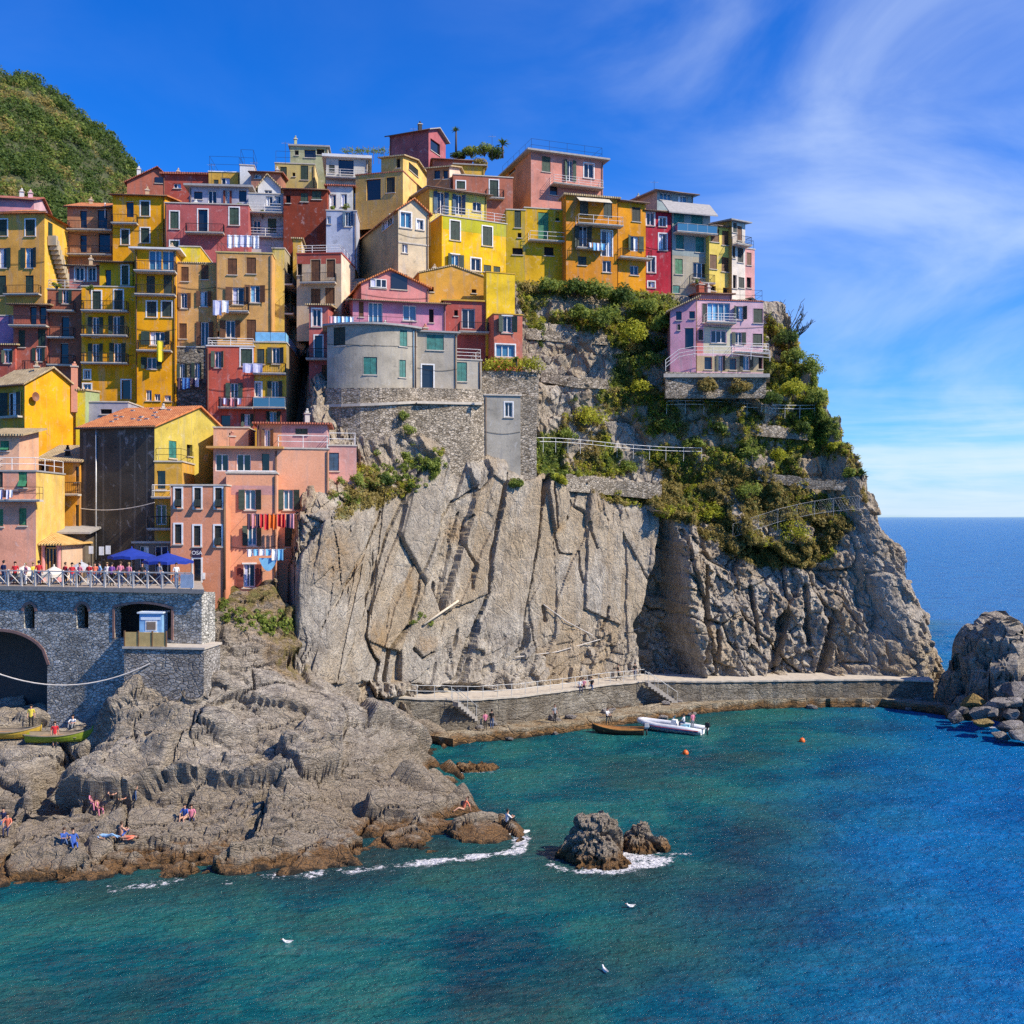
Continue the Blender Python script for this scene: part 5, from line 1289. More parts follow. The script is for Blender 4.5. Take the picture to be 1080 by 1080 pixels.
h = H("low red house behind the roof terraces at the foot of the hill", 172, 220, 131, 3, 184, 205, RED, dep=6); h.wins("187 196 8 5 g").finish("slab", 0.25, rm=TILE_R)
h = H("ochre roof room with a flower box and wire posts on its roof", 220, 253, 130, 5, 181, 200, OCH, dep=6); h.wins("238 191 9 7 g;228 192 5 5 c").finish("flat", 0.7, cap=WHITE); h.toprail("h", 2.0, z=h.Zt)
h = H("tall white stair tower beside the ochre roof room", 253, 268, 129, 8, 174, 200, WHT, dep=4); h.finish("flat", 0.5); h.toprail("h", 2.0, z=h.Zt)
h = H("low brown roofed house with a parapet between the white tower and the olive house", 265, 296, 127, 5, 182, 202, (0.40, 0.18, 0.12), dep=5); h.wins("272 186 7 4 g").finish("shed", 0.7, rm=TILE_R)
h = H("white gabled roof room over a planted terrace", 272, 296, 124, 14, 197, 208, WHT, dep=4); h.wins("283 203 8 5 g").finish("gf", 1.5, 0.4, rm=TILE_B)
h = H("white house with a terrace of plants beside the blank red wall", 262, 299, 120, 6, 204, 255, (0.52, 0.50, 0.48), dep=6); h.wins("271 239 8 13 gD;287 238 9 15 cD;284 212 7 10 g;293 211 7 9 g").balc("262 299 226 w 1.3;262 299 250 w 0.6").finish("flat", 0.8)  # white lowered towards grey, shade put into the colour
h = H("dark red house with a big blank brick wall", 299, 345, 119, 4, 200, 256, DRED, dep=6, worn=0.9); h.wins("304 210 5 8 b;321 208 8 9 c;334 204 10 12 c").finish("shed", 0.6, rm=TILE_R, ov=0.2)
h = H("pale blue house with open blue shutters and a planted terrace", 344, 376, 117, 4, 222, 256, (0.42, 0.46, 0.56), dep=5); h.wins("367 231 13 15 ouf;347 232 4 8 g").finish("flat", 0.5)  # shade is included in this dulled blue wall colour
h = H("narrow white roof room with plants over the pale blue house", 345, 372, 121, 6, 196, 226, (0.66, 0.66, 0.62), dep=4); h.wins("351 212 7 14 gD;363 211 6 13 g").finish("shed", 0.5, rm=TILE_R)
h = H("olive ochre house high on the skyline with two green shuttered windows", 290, 332, 132, 6, 172, 200, (0.52, 0.40, 0.14), R2=348, colR=(0.75, 0.58, 0.26)); h.wins("299 183 7 14 c;321 182 8 15 c;310 184 3 4 b").finish("flat", 0.9); h.toprail("h", 1.6, z=h.Zt, sides="F")  # sunlight on the right side is put into its paler cream
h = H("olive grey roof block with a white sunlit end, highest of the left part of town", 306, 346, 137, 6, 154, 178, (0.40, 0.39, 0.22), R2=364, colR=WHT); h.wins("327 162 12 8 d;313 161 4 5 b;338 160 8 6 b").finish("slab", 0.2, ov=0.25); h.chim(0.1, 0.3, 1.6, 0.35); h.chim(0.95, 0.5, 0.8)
h = H("pale grey terrace house with a wide dark opening beneath a flat white roof", 344, 388, 128, 8, 166, 195, (0.56, 0.52, 0.44), dep=7); h.wins("365 176 16 15 d;350 178 6 8 c").balc("344 388 188 w 0.9").finish("slab", 0.35, rm=plaster(WHT), ov=0.5)
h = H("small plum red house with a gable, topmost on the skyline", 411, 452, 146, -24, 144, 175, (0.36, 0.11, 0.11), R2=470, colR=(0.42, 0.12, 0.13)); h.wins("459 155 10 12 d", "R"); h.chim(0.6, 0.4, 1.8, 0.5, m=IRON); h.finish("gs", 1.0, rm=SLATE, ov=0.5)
h = H("ochre house with a wide garage like door under the plum red house", 375, 425, 122, -14, 185, 216, (0.60, 0.36, 0.10), R2=478, colR=(0.78, 0.52, 0.18)); h.wins("394 200 15 22 dD;412 195 9 16 ck").finish("flat", 0.3, cap=TILE_R)  # lit right face, sunlight worked into a lighter ochre
h = H("ochre roof room with a tiled gable turned to the sun", 402, 425, 127, -16, 167, 190, (0.62, 0.40, 0.12), R2=452, colR=(0.80, 0.54, 0.16)); h.wins("436 176 10 13 ck", "R"); h.wins("420 172 4 10 b"); h.finish("gs", 0.9, rm=TILE_B)  # gable colour is a lightened ochre that carries the sun
h = H("red roofed brick house half hidden below the plum red house", 458, 498, 136, 8, 168, 185, (0.46, 0.15, 0.10), dep=6); h.finish("gs", 0.9, rm=TILE_R)
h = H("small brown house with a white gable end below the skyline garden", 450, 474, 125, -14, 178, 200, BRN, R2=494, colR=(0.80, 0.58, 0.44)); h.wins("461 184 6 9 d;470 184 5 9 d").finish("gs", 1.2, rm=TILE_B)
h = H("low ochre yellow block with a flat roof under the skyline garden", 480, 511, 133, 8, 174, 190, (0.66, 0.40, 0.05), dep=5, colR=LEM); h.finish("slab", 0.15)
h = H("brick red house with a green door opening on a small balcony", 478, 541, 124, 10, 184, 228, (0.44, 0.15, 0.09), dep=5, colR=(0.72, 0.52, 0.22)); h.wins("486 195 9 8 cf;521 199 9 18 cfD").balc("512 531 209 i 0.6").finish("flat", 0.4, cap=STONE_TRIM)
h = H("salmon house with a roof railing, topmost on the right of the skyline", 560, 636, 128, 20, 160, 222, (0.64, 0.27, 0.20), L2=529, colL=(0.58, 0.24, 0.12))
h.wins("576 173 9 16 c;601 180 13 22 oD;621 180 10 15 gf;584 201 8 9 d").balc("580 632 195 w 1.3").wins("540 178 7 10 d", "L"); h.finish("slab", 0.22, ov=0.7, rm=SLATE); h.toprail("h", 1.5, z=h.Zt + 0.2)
# ================= upper middle
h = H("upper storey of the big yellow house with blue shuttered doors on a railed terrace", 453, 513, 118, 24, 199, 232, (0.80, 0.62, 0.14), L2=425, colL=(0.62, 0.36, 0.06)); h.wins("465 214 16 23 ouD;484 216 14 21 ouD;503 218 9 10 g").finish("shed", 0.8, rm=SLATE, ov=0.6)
h = H("big bright yellow house with striped balcony blinds, in full sun", 466, 536, 115, 26, 227, 292, (0.86, 0.50, 0.012), L2=452, colL=(0.70, 0.40, 0.02), sink=6)  # left side colour darkened to carry its shade
h.patch(467, 534, 226, 250, (0.50, 0.46, 0.03), name="olive_upper_band"); h.wins("480 243 10 20 cf;514 249 10 20 cf;480 277 18 17 oBf;502 279 10 13 gf;514 283 8 7 c;524 284 7 6 c")  # darker olive band across the top of the front wall
h.finish("flat", 1.0, cap=STONE_TRIM); h.toprail("w", 1.0)
h = H("olive yellow house with a tall bright green door on its balcony", 553, 597, 119, 12, 219, 288, OLI, L2=None, dep=5, sink=5); h.wins("573 238 11 28 cvD;579 265 10 9 b;588 228 4 10 b").balc("557 594 254 p 0.9").finish("flat", 0.9)
h = H("narrow ochre house with one tall dark window left of the olive yellow house", 534, 554, 118.5, 8, 221, 288, (0.56, 0.37, 0.02), dep=5, sink=5); h.wins("546 231 7 18 c;546 265 11 7 b;548 248 4 5 b").finish("flat", 0.5)
h = H("orange house with two railed terraces and washing out", 597, 651, 118.5, 14, 206, 292, (0.66, 0.25, 0.02), L2=592, sink=6); h.wins("616 218 9 19 cD;641 221 9 18 cD;615 251 19 25 oD;640 257 11 27 gfD;614 275 9 9 c;640 281 9 12 g").balc("607 654 237 p 1.1;607 636 262 i 0.8").finish("slab", 0.2, rm=TILE_B)
awning("pale striped awning over the top terrace of the orange house", [h.pt("F", 1.2, h.Zt - 0.9, 1.3), h.pt("F", 5.2, h.Zt - 0.9, 1.3), h.pt("F", 5.2, h.Zt - 0.1, 0.05), h.pt("F", 1.2, h.Zt - 0.1, 0.05)], mat("striped_canvas", (0.55, 0.48, 0.36), 0.9))
washing("pale washing on the orange house with two terraces", h, "F", 618, 636, 258, "wsws", (0.5, 0.9), 0.95)
h = H("brighter orange house with a balcony beside the crimson house", 650, 681, 120.5, 18, 212, 300, (0.74, 0.30, 0.015), dep=5, sink=6); h.wins("671 226 9 15 ck;669 257 19 16 oD;669 285 9 10 gb").balc("651 684 272 i 1.0").finish("shed", 0.5, rm=SLATE)
h = H("crimson house with white framed windows", 680, 708, 122, 10, 223, 312, (0.50, 0.03, 0.05), dep=5, sink=6); h.wins("686 231 8 13 gf;687 279 8 16 gf;687 300 7 6 gf;699 234 7 9 gf;699 255 8 17 gf"); h.finish("shed", 0.4, rm=TILE_B)
h = H("grey skyline house with green glazing left of the teal balconies", 693, 731, 131, 20, 202, 225, (0.34, 0.40, 0.38), L2=658, colL=(0.46, 0.40, 0.32)); h.wins("702 206 12 10 gB;720 211 10 9 gB").wins("681 204 5 12 d", "L"); h.chim(0.05, 0.6, 1.0, 0.4); h.finish("shed", 0.9, rm=SLATE, ov=0.6)
h = H("grey green house with a glazed teal balcony and shaded upper wall", 709, 749, 122.5, 16, 221, 312, (0.44, 0.38, 0.27), L2=706, sink=7)
h.patch(709, 748, 221, 272, (0.30, 0.34, 0.31), name="upper_wall_shade"); h.wins("716 232 11 22 ctD;735 233 12 18 ctD;717 255 8 15 ct;738 258 9 16 ct;716 281 8 16 cv;713 305 8 8 ct;738 285 14 16 g")  # grey green patch paints the shade of the upper wall
h.balc("710 752 246 g 1.2;727 750 299 i 1.1").finish("shed", 0.7, rm=SLATE, ov=0.7)
h = H("sunlit yellow house with brown windows near the right end of town", 748, 772, 123, 22, 238, 318, (0.78, 0.58, 0.12), dep=5, sink=7); h.wins("754 248 9 14 cb;766 251 9 15 cb;752 276 8 15 cb;765 279 8 15 cb;766 307 7 7 b;752 304 6 5 b").finish("shed", 0.4, rm=SLATE, ov=0.3)
h = H("cream and pink house with a high balcony at the right end of town", 772, 786, 123.5, 30, 233, 318, (0.74, 0.64, 0.52), L2=750, colL=(0.50, 0.32, 0.08), sink=7)
h.wins("775 240 4 10 c;780 246 5 15 cb;773 265 5 14 ck;781 269 6 15 ck;782 298 6 11 ck;775 297 4 14 b"); h.balc("772 787 258 i 1.0").finish("shed", 0.4, rm=SLATE, ov=0.6)
h = H("narrow salmon pink house last in the row at the right end of town", 785.5, 796, 125, 24, 262, 318, (0.72, 0.36, 0.32), dep=5, sink=7); h.wins("790 273 5 13 cb;790 298 5 11 b").finish("flat", 0.4); h.toprail("h", 1.0)
h = H("pink house on the edge of the headland with white terrace railings", 733, 805, 115.5, 8, 316, 393, LPINK, dep=6.5, sink=2)
h.wins("743 330 5 20 c;758 329 24 19 gB;780 330 16 14 og;800 333 11 15 cg;779 357 15 13 og;799 358 10 12 cg;758 355 16 13 g;739 353 5 11 c")
h.patch(742, 771, 344, 373, (0.62, 0.56, 0.38), name="cream_painted_band"); h.patch(733, 741.5, 346, 373, (0.66, 0.24, 0.22), name="rose_painted_band"); h.patch(734, 805, 375, 393, (0.46, 0.37, 0.22), name="ground_storey_paint")
h.wins("747 383 8 13 d;760 383 10 16 oBD;773 384 7 12 d;787 383 14 15 oB;803 383 6 12 t").balc("742 773 341 w 1.1;772 808 372 w 0.9"); h.finish("flat", 0.7, cap=TILE_R); h.toprail("h", 1.2, sides="FR")
pink_edge = h
h = H("pink side wing with a dark porch under a sloping tiled roof", 707, 734, 114.6, -4, 328, 395, (0.68, 0.33, 0.40), dep=6, sink=2); h.wins("716 333 6 9 d;730 330 6 12 d;727 357 9 22 dD;716 345 3 6 c").finish("shedR", -1.3, rm=TILE_B, ov=0.5)
h = H("mauve roof room with a dark chimney above the pink headland house", 737, 772, 120, 6, 310, 330, (0.50, 0.30, 0.32), dep=4); h.wins("756 319 6 7 b").finish("shed", 0.5, rm=TILE_R); h.chim(0.1, 0.2, 1.2, 0.7, m=plaster(BRK))
# ================= middle band
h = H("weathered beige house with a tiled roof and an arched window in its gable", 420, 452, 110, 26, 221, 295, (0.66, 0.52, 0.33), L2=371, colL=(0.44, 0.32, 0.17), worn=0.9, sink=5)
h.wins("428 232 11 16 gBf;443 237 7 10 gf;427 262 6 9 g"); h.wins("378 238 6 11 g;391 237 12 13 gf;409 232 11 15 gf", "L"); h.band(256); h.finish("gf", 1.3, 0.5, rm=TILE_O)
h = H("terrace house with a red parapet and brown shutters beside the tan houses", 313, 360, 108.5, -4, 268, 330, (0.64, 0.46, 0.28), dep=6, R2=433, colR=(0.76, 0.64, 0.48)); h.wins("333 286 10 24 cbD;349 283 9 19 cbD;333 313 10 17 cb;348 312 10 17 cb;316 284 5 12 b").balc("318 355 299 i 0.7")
h.patch(313.3, 359.5, 268, 278, (0.50, 0.11, 0.07), name="red_painted_band"); h.finish("flat", 0.8, cap=plaster((0.50, 0.10, 0.07))); h.toprail("w", 0.8)
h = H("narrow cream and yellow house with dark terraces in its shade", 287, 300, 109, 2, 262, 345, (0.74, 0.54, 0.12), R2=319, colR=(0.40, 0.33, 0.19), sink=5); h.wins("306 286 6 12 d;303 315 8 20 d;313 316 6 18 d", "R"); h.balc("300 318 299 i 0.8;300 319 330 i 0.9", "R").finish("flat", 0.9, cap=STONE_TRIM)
h = H("small ochre roof shelter with a gable beside the red parapet terrace", 309, 318, 112, 8, 252, 268, OCH, dep=3, R2=324, colR=CREAM); h.finish("gs", 0.5, rm=TILE_B, ov=0.2)
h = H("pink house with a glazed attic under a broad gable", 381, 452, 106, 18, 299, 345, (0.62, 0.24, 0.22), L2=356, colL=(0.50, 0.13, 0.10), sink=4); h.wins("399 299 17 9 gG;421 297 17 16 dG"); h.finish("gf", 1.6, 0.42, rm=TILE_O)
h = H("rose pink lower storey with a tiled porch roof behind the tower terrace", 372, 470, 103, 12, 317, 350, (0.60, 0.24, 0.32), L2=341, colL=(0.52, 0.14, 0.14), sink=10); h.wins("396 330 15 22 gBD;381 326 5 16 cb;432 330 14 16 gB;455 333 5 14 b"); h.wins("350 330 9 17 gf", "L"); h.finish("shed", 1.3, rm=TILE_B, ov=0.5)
h = H("narrow red house with a white framed door and iron balcony left of the grey tower", 326, 346, 101.5, 4, 322, 440, (0.48, 0.12, 0.10), dep=6, sink=5); h.wins("334 335 9 18 gf;336 367 8 26 dfD;343 398 7 26 cbD;335 425 6 20 g").balc("324 347 379 i 0.9").finish("shed", 0.8, rm=TILE_B)
h = H("grey rendered tower house with a flat terrace and green shutters", 345, 440, 98.3, 10, 344, 412, (0.42, 0.37, 0.285), dep=8, sink=4, worn=1.0, bow=1.5); h.wins("358 356 12 19 c;425 358 8 17 ct;390 388 14 18 ct;424 390 7 18 ct"); h.pipe(436, m=mat("blue_pipe", (0.10, 0.20, 0.30), 0.5)); h.finish("slab", 0.18, rm=SLATE, ov=0.45); h.toprail("h", 0.95, z=h.Zt + 0.18, inset=0.5); h.bend()
tower = h
washing("row of towels and sheets on the terrace of the grey tower house", h, "F", 347, 374, 334.5, "pwswsw", (0.8, 1.0), 0.5)
h = H("grey rendered house with a tall green door joined to the tower", 440, 482, 100.4, 14, 350, 412, (0.45, 0.39, 0.30), dep=7, sink=4, worn=0.8); h.wins("459 361 18 16 ct;451 397 12 24 dfD").finish("slab", 0.16, rm=SLATE, ov=0.3)
h = H("low grey house with a balcony and one teal window at the cliff edge", 480, 508, 102.0, 16, 379, 414, (0.46, 0.40, 0.31), dep=6, sink=4, worn=0.8); h.wins("487 392 11 20 ct").finish("flat", 0.3); h.toprail("w", 1.0); h.pipe(506)
h = H("ochre roofed upper block with a curved terrace wall right of the pink gable", 442, 512, 108, 16, 288, 330, (0.64, 0.32, 0.05), dep=6, sink=5); h.wins("455 305 5 5 b;500 307 5 4 b").finish("gf", 1.0, 0.5, rm=TILE_B, ov=0.1)
h = H("plain bright yellow block with a flat top at the end of the ochre terrace", 513, 543, 107.5, 20, 287, 335, (0.80, 0.52, 0.025), dep=5, sink=4, worn=0.9, L2=510); h.finish("slab", 0.1, rm=plaster(OCH), ov=0.05)
h = H("brick red house with a long terrace between the tower and the yellow block", 468, 513, 107, 10, 317, 380, (0.42, 0.10, 0.08), dep=5, sink=4); h.wins("494 336 14 21 gbD;481 330 4 6 b").balc("483 514 351 i 1.2").finish("slab", 0.15, rm=plaster(OCH), ov=0.2)
h = H("red house with a green shuttered window over a planted terrace at the cliff top", 521, 551, 105, 14, 331, 384, (0.62, 0.17, 0.10), dep=5, sink=3, L2=512); h.wins("535 342 21 17 of;533 370 20 13 gBf").finish("flat", 0.5, cap=plaster(OCH))
# ================= the tall terrace of houses
h = H("small mauve pink house with a white framed niche at the left edge", -6, 27, 108, 3, 333, 362, (0.60, 0.24, 0.36), dep=5, sink=3); h.wins("18 338 7 12 gf").finish("flat", 0.6)
h = H("low red house with washing at the left edge under the mauve house", -6, 16, 106, 3, 364, 404, (0.44, 0.10, 0.07), dep=5); h.wins("8 376 13 13 of").finish("shed", 0.5, rm=TILE_B)
h = H("small brick red house with a yellow canopy over its top balcony", 14, 50, 106.5, 3, 322, 404, (0.44, 0.12, 0.075), dep=6); h.wins("35 333 7 19 dD;45 332 7 19 dD;23 357 7 18 c;44 356 8 18 c;41 374 14 14 og").balc("13 52 344 i 0.9;26 50 391 i 0.7").finish("shed", 0.5, rm=TILE_B, ov=0.5)
h = H("tall brick red house with three iron balconies and a terrace of plants", 50, 86, 107, 5, 305, 410, (0.40, 0.13, 0.07), dep=6); h.wins("69 313 14 14 og;69 345 8 21 dD;68 373 8 21 dD").balc("52 80 328 i 0.7;52 80 356 i 0.7;52 80 385 i 0.7").finish("flat", 0.5); h.toprail("m", 0.9)
h = H("tall golden yellow house with rows of green shuttered balcony doors", 86, 142, 106, 5, 302, 425, (0.83, 0.365, 0.010), dep=6, sink=4)
h.wins("102 318 9 22 cfD;125 317 9 22 cfD;101 345 16 21 og;123 344 17 21 og;101 373 16 21 og;124 372 17 20 og;92 395 6 9 gf;133 411 9 20 dfD;92 413 8 16 gBf").balc("88 136 328 i 0.8;88 136 354 i 0.8;88 136 383 i 0.8").finish("flat", 0.4)
h = H("set back top storey of the tall golden yellow house with a terrace", 105, 142, 107, 5, 277, 306, (0.74, 0.40, 0.015), dep=5); h.wins("132 290 7 20 cf;114 293 6 17 d").finish("shed", 0.7, rm=TILE_B, ov=0.5)
h = H("small pink roof room with white doors on the terrace of the tall yellow house", 73, 106, 108.5, 5, 281, 304, (0.55, 0.20, 0.16), dep=4); h.wins("84 289 9 14 gf;97 289 8 14 gf").finish("shed", 0.6, rm=TILE_B, ov=0.5)
h = H("tall yellow house with a glazed loggia under a white canopy", 142, 186, 105.5, 7, 263, 425, (0.83, 0.365, 0.010), dep=6, sink=4)
h.wins("164 275 14 22 gBD;178 274 14 22 gBD;159 301 9 20 c;177 300 9 20 c;160 326 10 16 cf;176 326 10 16 cf;166 357 34 14 og;160 383 22 12 og;157 417 6 11 g;166 419 6 7 g;177 420 7 6 g").balc("144 187 287 i 1.1;144 186 311 i 0.8;146 182 370 i 0.8").finish("slab", 0.18, rm=plaster(WHT), ov=0.5); h.pipe(144); h.pipe(184)
washing("bright yellow cloth hanging down the front of the loggia house", h, "F", 167, 176, 361, "y", (2.0, 2.2), 0.9)
h = H("tan house with closed brown shutters and rubble stone at its foot", 186, 228, 106.5, 6, 277, 368, (0.68, 0.36, 0.11), dep=6, sink=0); h.wins("195 289 8 15 cb;216 287 8 15 cb;194 317 15 16 ob;215 315 16 16 ob;193 349 8 16 cb;216 352 18 25 obD").finish("flat", 0.5, cap=TILE_B); h.pipe(187)
h = H("rubble stone base of the tan house with washing at two windows", 186, 219, 106.2, 6, 366, 425, GRY, wallmat=masonry("old_rubble", (0.09, 0.075, 0.055), (0.19, 0.165, 0.125), (0.28, 0.25, 0.2), 2.6), dep=6, sink=4); h.wins("192 392 12 17 og;208 391 12 17 og").finish("flat", 0.2)
washing("blue washing at the stone base of the tan house", h, "F", 188, 212, 399, "dbbdw", (0.7, 1.3), 0.5)
h = H("lemon yellow roof room over the tan houses", 189, 211, 108.5, 6, 260, 282, (0.84, 0.62, 0.03), R2=226, colR=(0.70, 0.44, 0.03)); h.finish("flat", 0.5)
h = H("wide tan house with brown shutters and a laundry terrace on its roof", 228, 287, 106, 6, 266, 385, (0.68, 0.37, 0.12), dep=7, sink=0); h.wins("245 281 10 17 cb;265 280 10 17 cb;251 312 26 18 ob;269 310 22 18 ob;243 347 22 18 ob;265 348 10 22 cbD;214 352 4 6 b").balc("240 263 329 i 0.9").finish("flat", 0.7, cap=OCH and plaster((0.66, 0.50, 0.20))); h.pipe(228.8)
tan = h; h.toprail("h", 1.6, z=h.Zt + 0.1)
washing("white sheets drying on the roof terrace of the wide tan house", h, "F", 238, 274, 246, "wwlww", (1.2, 1.5), -0.6)
washing("lavender sheet hanging from the balcony of the wide tan house", h, "F", 226, 246, 319, "lw", (1.2, 1.7), 1.05)
h = H("red house with green shutters and a laundry balcony under the wide tan house", 218, 268, 99.5, 5, 365, 452, (0.56, 0.11, 0.07), dep=6, sink=4); h.wins("230 379 15 17 o;260 377 12 18 cf;247 412 18 16 o;238 444 10 12 d;262 443 16 13 og").balc("232 268 430 i 0.9").finish("flat", 0.5, cap=plaster(WHT)); h.toprail("w", 0.7)
washing("dark washing on the balcony of the red house", h, "F", 233, 257, 421, "dldpdl", (0.5, 0.9), 0.95)
h = H("yellow and red house with a blue screened roof terrace beside an olive blank wall", 268, 302, 100, 5, 361, 452, (0.70, 0.40, 0.04), R2=329, colR=(0.40, 0.30, 0.15), sink=4)
h.patch(268.5, 302, 418, 452, (0.50, 0.12, 0.08), name="red_painted_base"); h.wins("275 376 8 16 c;291 375 18 17 o;271 411 9 15 gf;290 411 16 18 o;288 441 16 14 og").balc("268 302 394 i 0.7;268 302 430 g 0.8"); h.finish("flat", 0.3); h.toprail("b", 1.0)
washing("two lavender sheets on the yellow and red house", h, "F", 257, 280, 384.5, "ll", (0.9, 1.0), 0.8)
# ================= lower left
h = H("big yellow house with a blank sunlit gable and a satellite dish", -12, 26, 93, -28, 408, 500, (0.66, 0.34, 0.04), R2=82, colR=(0.80, 0.37, 0.012), sink=3); h.wins("13 427 20 26 og;36 420 1 1 c").balc("3 24 440 h 0.5"); h.chim(1.02, 0.92, 3.6, 0.55, base=h.Zt - 1.5, m=plaster(SALM))  # duller front and brighter gable colours carry shade and sun
dm = MB(); c0 = h.pt("R", 0.8, h.Zt - 1.1, 0.35); nn = h.faces["R"][2]; tt = Vector((-nn.y, nn.x, 0)); ring0 = []
for k in range(14): th = 2 * math.pi * k / 14; ring0.append(c0 + tt * math.cos(th) * 0.38 + Vector((0, 0, 0.42 * math.sin(th))) + nn * 0.08)
for k in range(14): dm.face([ring0[k], ring0[(k + 1) % 14], c0 - nn * 0.05], 0, True)
dm.tube([c0 - nn * 0.05, c0 - nn * 0.34], 0.03); dm.build("satellite_dish", mat("dish_brown", (0.25, 0.10, 0.05), 0.6), h.root)
h.finish("gs", 1.7, rm=TILE_B, ov=0.3)
h = H("narrow yellow green strip of a house behind the yellow gable", 80, 90, 95, 4, 412, 495, (0.80, 0.62, 0.03), dep=4, colR=(0.35, 0.42, 0.20)); h.finish("shed", 0.3, rm=TILE_B, ov=0.1)
h = H("low terrace block in blue shade behind the orange tiled roof", 92, 135, 96, 4, 424, 460, (0.40, 0.37, 0.42), dep=5); h.wins("112 434 12 5 b").finish("flat", 0.4, cap=STONE_TRIM)  # bluish wall colour has the shade painted in
h = H("orange house with a tiled roof squeezed between the pink and the dark grey house", 39, 84, 85, 2, 487, 566, (0.70, 0.30, 0.03), dep=5, sink=2); h.wins("47 503 9 24 dD;82 500 5 16 d;46 545 8 27 d;82 545 5 25 d").balc("40 86 521 i 0.8"); h.finish("shed", 1.5, rm=TILE_B, ov=0.3); h.chim(0.55, 0.3, 1.0, 0.4, m=DARK)
h = H("pink house with green shutters at the left edge beside the orange house", -14, 38, 78, 4, 497, 578, (0.74, 0.34, 0.22), dep=6, sink=2, colR=(0.78, 0.50, 0.12)); h.wins("24 504 9 20 av;1 505 4 18 c;24 545 8 18 cv;1 546 5 18 cv").balc("-12 46 527 h 0.8"); h.finish("flat", 0.35, cap=SLATE); h.toprail("p", 0.95)
washing("pale lilac washing on the pink house at the left edge", h, "F", -4, 20, 517, "lwldlw", (0.5, 0.75), 0.85)
h = H("pale roof shelter with a green window on the terrace of the pink left house", -14, 20, 80.5, 4, 459, 492, (0.72, 0.40, 0.24), dep=4); h.wins("5 470 9 10 av").finish("shed", 0.7, rm=TILE_B, ov=0.5)
h = H("tall dark grey blank house under a bright orange tiled roof, yellow green at its gable", 84, 163, 85.5, -16, 452, 590, (0.085, 0.072, 0.055), R2=242, colR=(0.54, 0.42, 0.08), sink=1, worn=1.0)  # shade of the front is painted in as near-black grey
h.wins("214 446 7 17 cw", "R"); h.wins("182 474 8 18 ct;200 475 6 12 b", "R"); h.pipe(102, m=PALE_METAL); h.mats[1] = h.mats[0]
for x0, x1 in ((88, 91), (108, 110), (126, 128), (141, 143), (154, 156)): h.patch(x0, x1, 456, 585, (0.13, 0.115, 0.095), name="stain_streak")
h.finish("gs", 2.2, rm=TILE_O, ov=0.25, mid=h.dep * 0.56)
dark_house = h
for k in range(15):
    fa, fb = rng.uniform(0.06, 0.95), rng.uniform(0.08, 0.5)
    p = h.O + h.u * (h.W * fa) + h.b * (h.dep * fb); z = h.Zt + 2.2 * fb / 0.56 + 0.2
    st = MB(); st.cbox((p.x, p.y, z), 0.32, 0.22, 0.12, 0, R_(-16)); st.build("weight_stone", SLATE, h.root)
h = H("golden house front with an arched doorway wedged behind the peach house", 163, 192, 83.5, 6, 487, 600, (0.66, 0.36, 0.05), dep=5, sink=1); h.wins("170 506 9 19 d;170 543 11 21 gD;186 485 6 6 b").balc("162 182 524 p 0.7;158 182 557 i 0.9").finish("flat", 0.3); h.toprail("h", 1.0)
h = H("dark shop front with white posts under the blue umbrellas", 142, 182, 82.5, 4, 573, 622, (0.20, 0.17, 0.14), dep=3, sink=0); h.wins("152 590 10 28 gD;170 590 14 28 gD").finish("slab", 0.15, rm=STONE_TRIM, ov=0.2)
h = H("dark shop front with small awning behind the cafe tables", 66, 90, 83, 2, 562, 622, (0.16, 0.13, 0.10), dep=3, sink=0); h.wins("78 582 10 22 dD").finish("shed", 0.5, rm=SLATE, ov=0.6)
h = H("peach house with three awning shutters in each row and a sign above its door", 180, 238.5, 79.5, 4, 512, 622, (0.70, 0.28, 0.15), dep=6, sink=2, worn=0.6); h.wins("188 525 7 20 afk;208.5 525 7 21 afk;230.5 525 7 21 afk;188 563 7 20 cfk;208 565 7 21 cfk;230 565 7 21 afk;208 602 8 25 dfD").finish("flat", 0.25, cap=STONE_TRIM); h.pipe(237.5); peachA = h
sg = MB(); h.bx(sg, "F", *(h.az("F", 203.5, 583)[0], h.az("F", 212.5, 583)[0]), h.az("F", 208, 588)[1], h.az("F", 208, 578.5)[1], 0.02, 0.07)
sign = sg.build("sign", mat("dark_sign", (0.03, 0.02, 0.05), 0.5), None); prop(sign, "small dark shop sign over the door of the peach house", "sign")
fc = bpy.data.curves.new("lettering", "FONT"); fc.body = "OSA"; fc.size = 0.42; fc.extrude = 0.006; fc.align_x = "CENTER"; fc.align_y = "CENTER"
fo = bpy.data.objects.new("lettering_source", fc); COL.link(fo); dg = bpy.context.evaluated_depsgraph_get(); fm = bpy.data.meshes.new_from_object(fo.evaluated_get(dg)); bpy.data.objects.remove(fo)
fo = bpy.data.objects.new("lettering", fm); fm.materials.clear(); fm.materials.append(WHITE); COL.link(fo); fo.parent = sign
fo.matrix_basis = Matrix.Translation(h.pt("F", (h.az("F", 203.5, 583)[0] + h.az("F", 212.5, 583)[0]) / 2, h.az("F", 208, 583.2)[1], 0.08)) @ Matrix.Rotation(R_(4), 4, "Z") @ Matrix.Rotation(R_(90), 4, "X")
wl_ = MB(); h.bx(wl_, "F", h.az("F", 213.5, 600)[0], h.az("F", 216.5, 600)[0], h.az("F", 215, 611)[1], h.az("F", 215, 604)[1], 0.003, 0.05); o = wl_.build("wall_notice", WHITE); prop(o, "small white notice on the wall beside the peach house door", "notice")
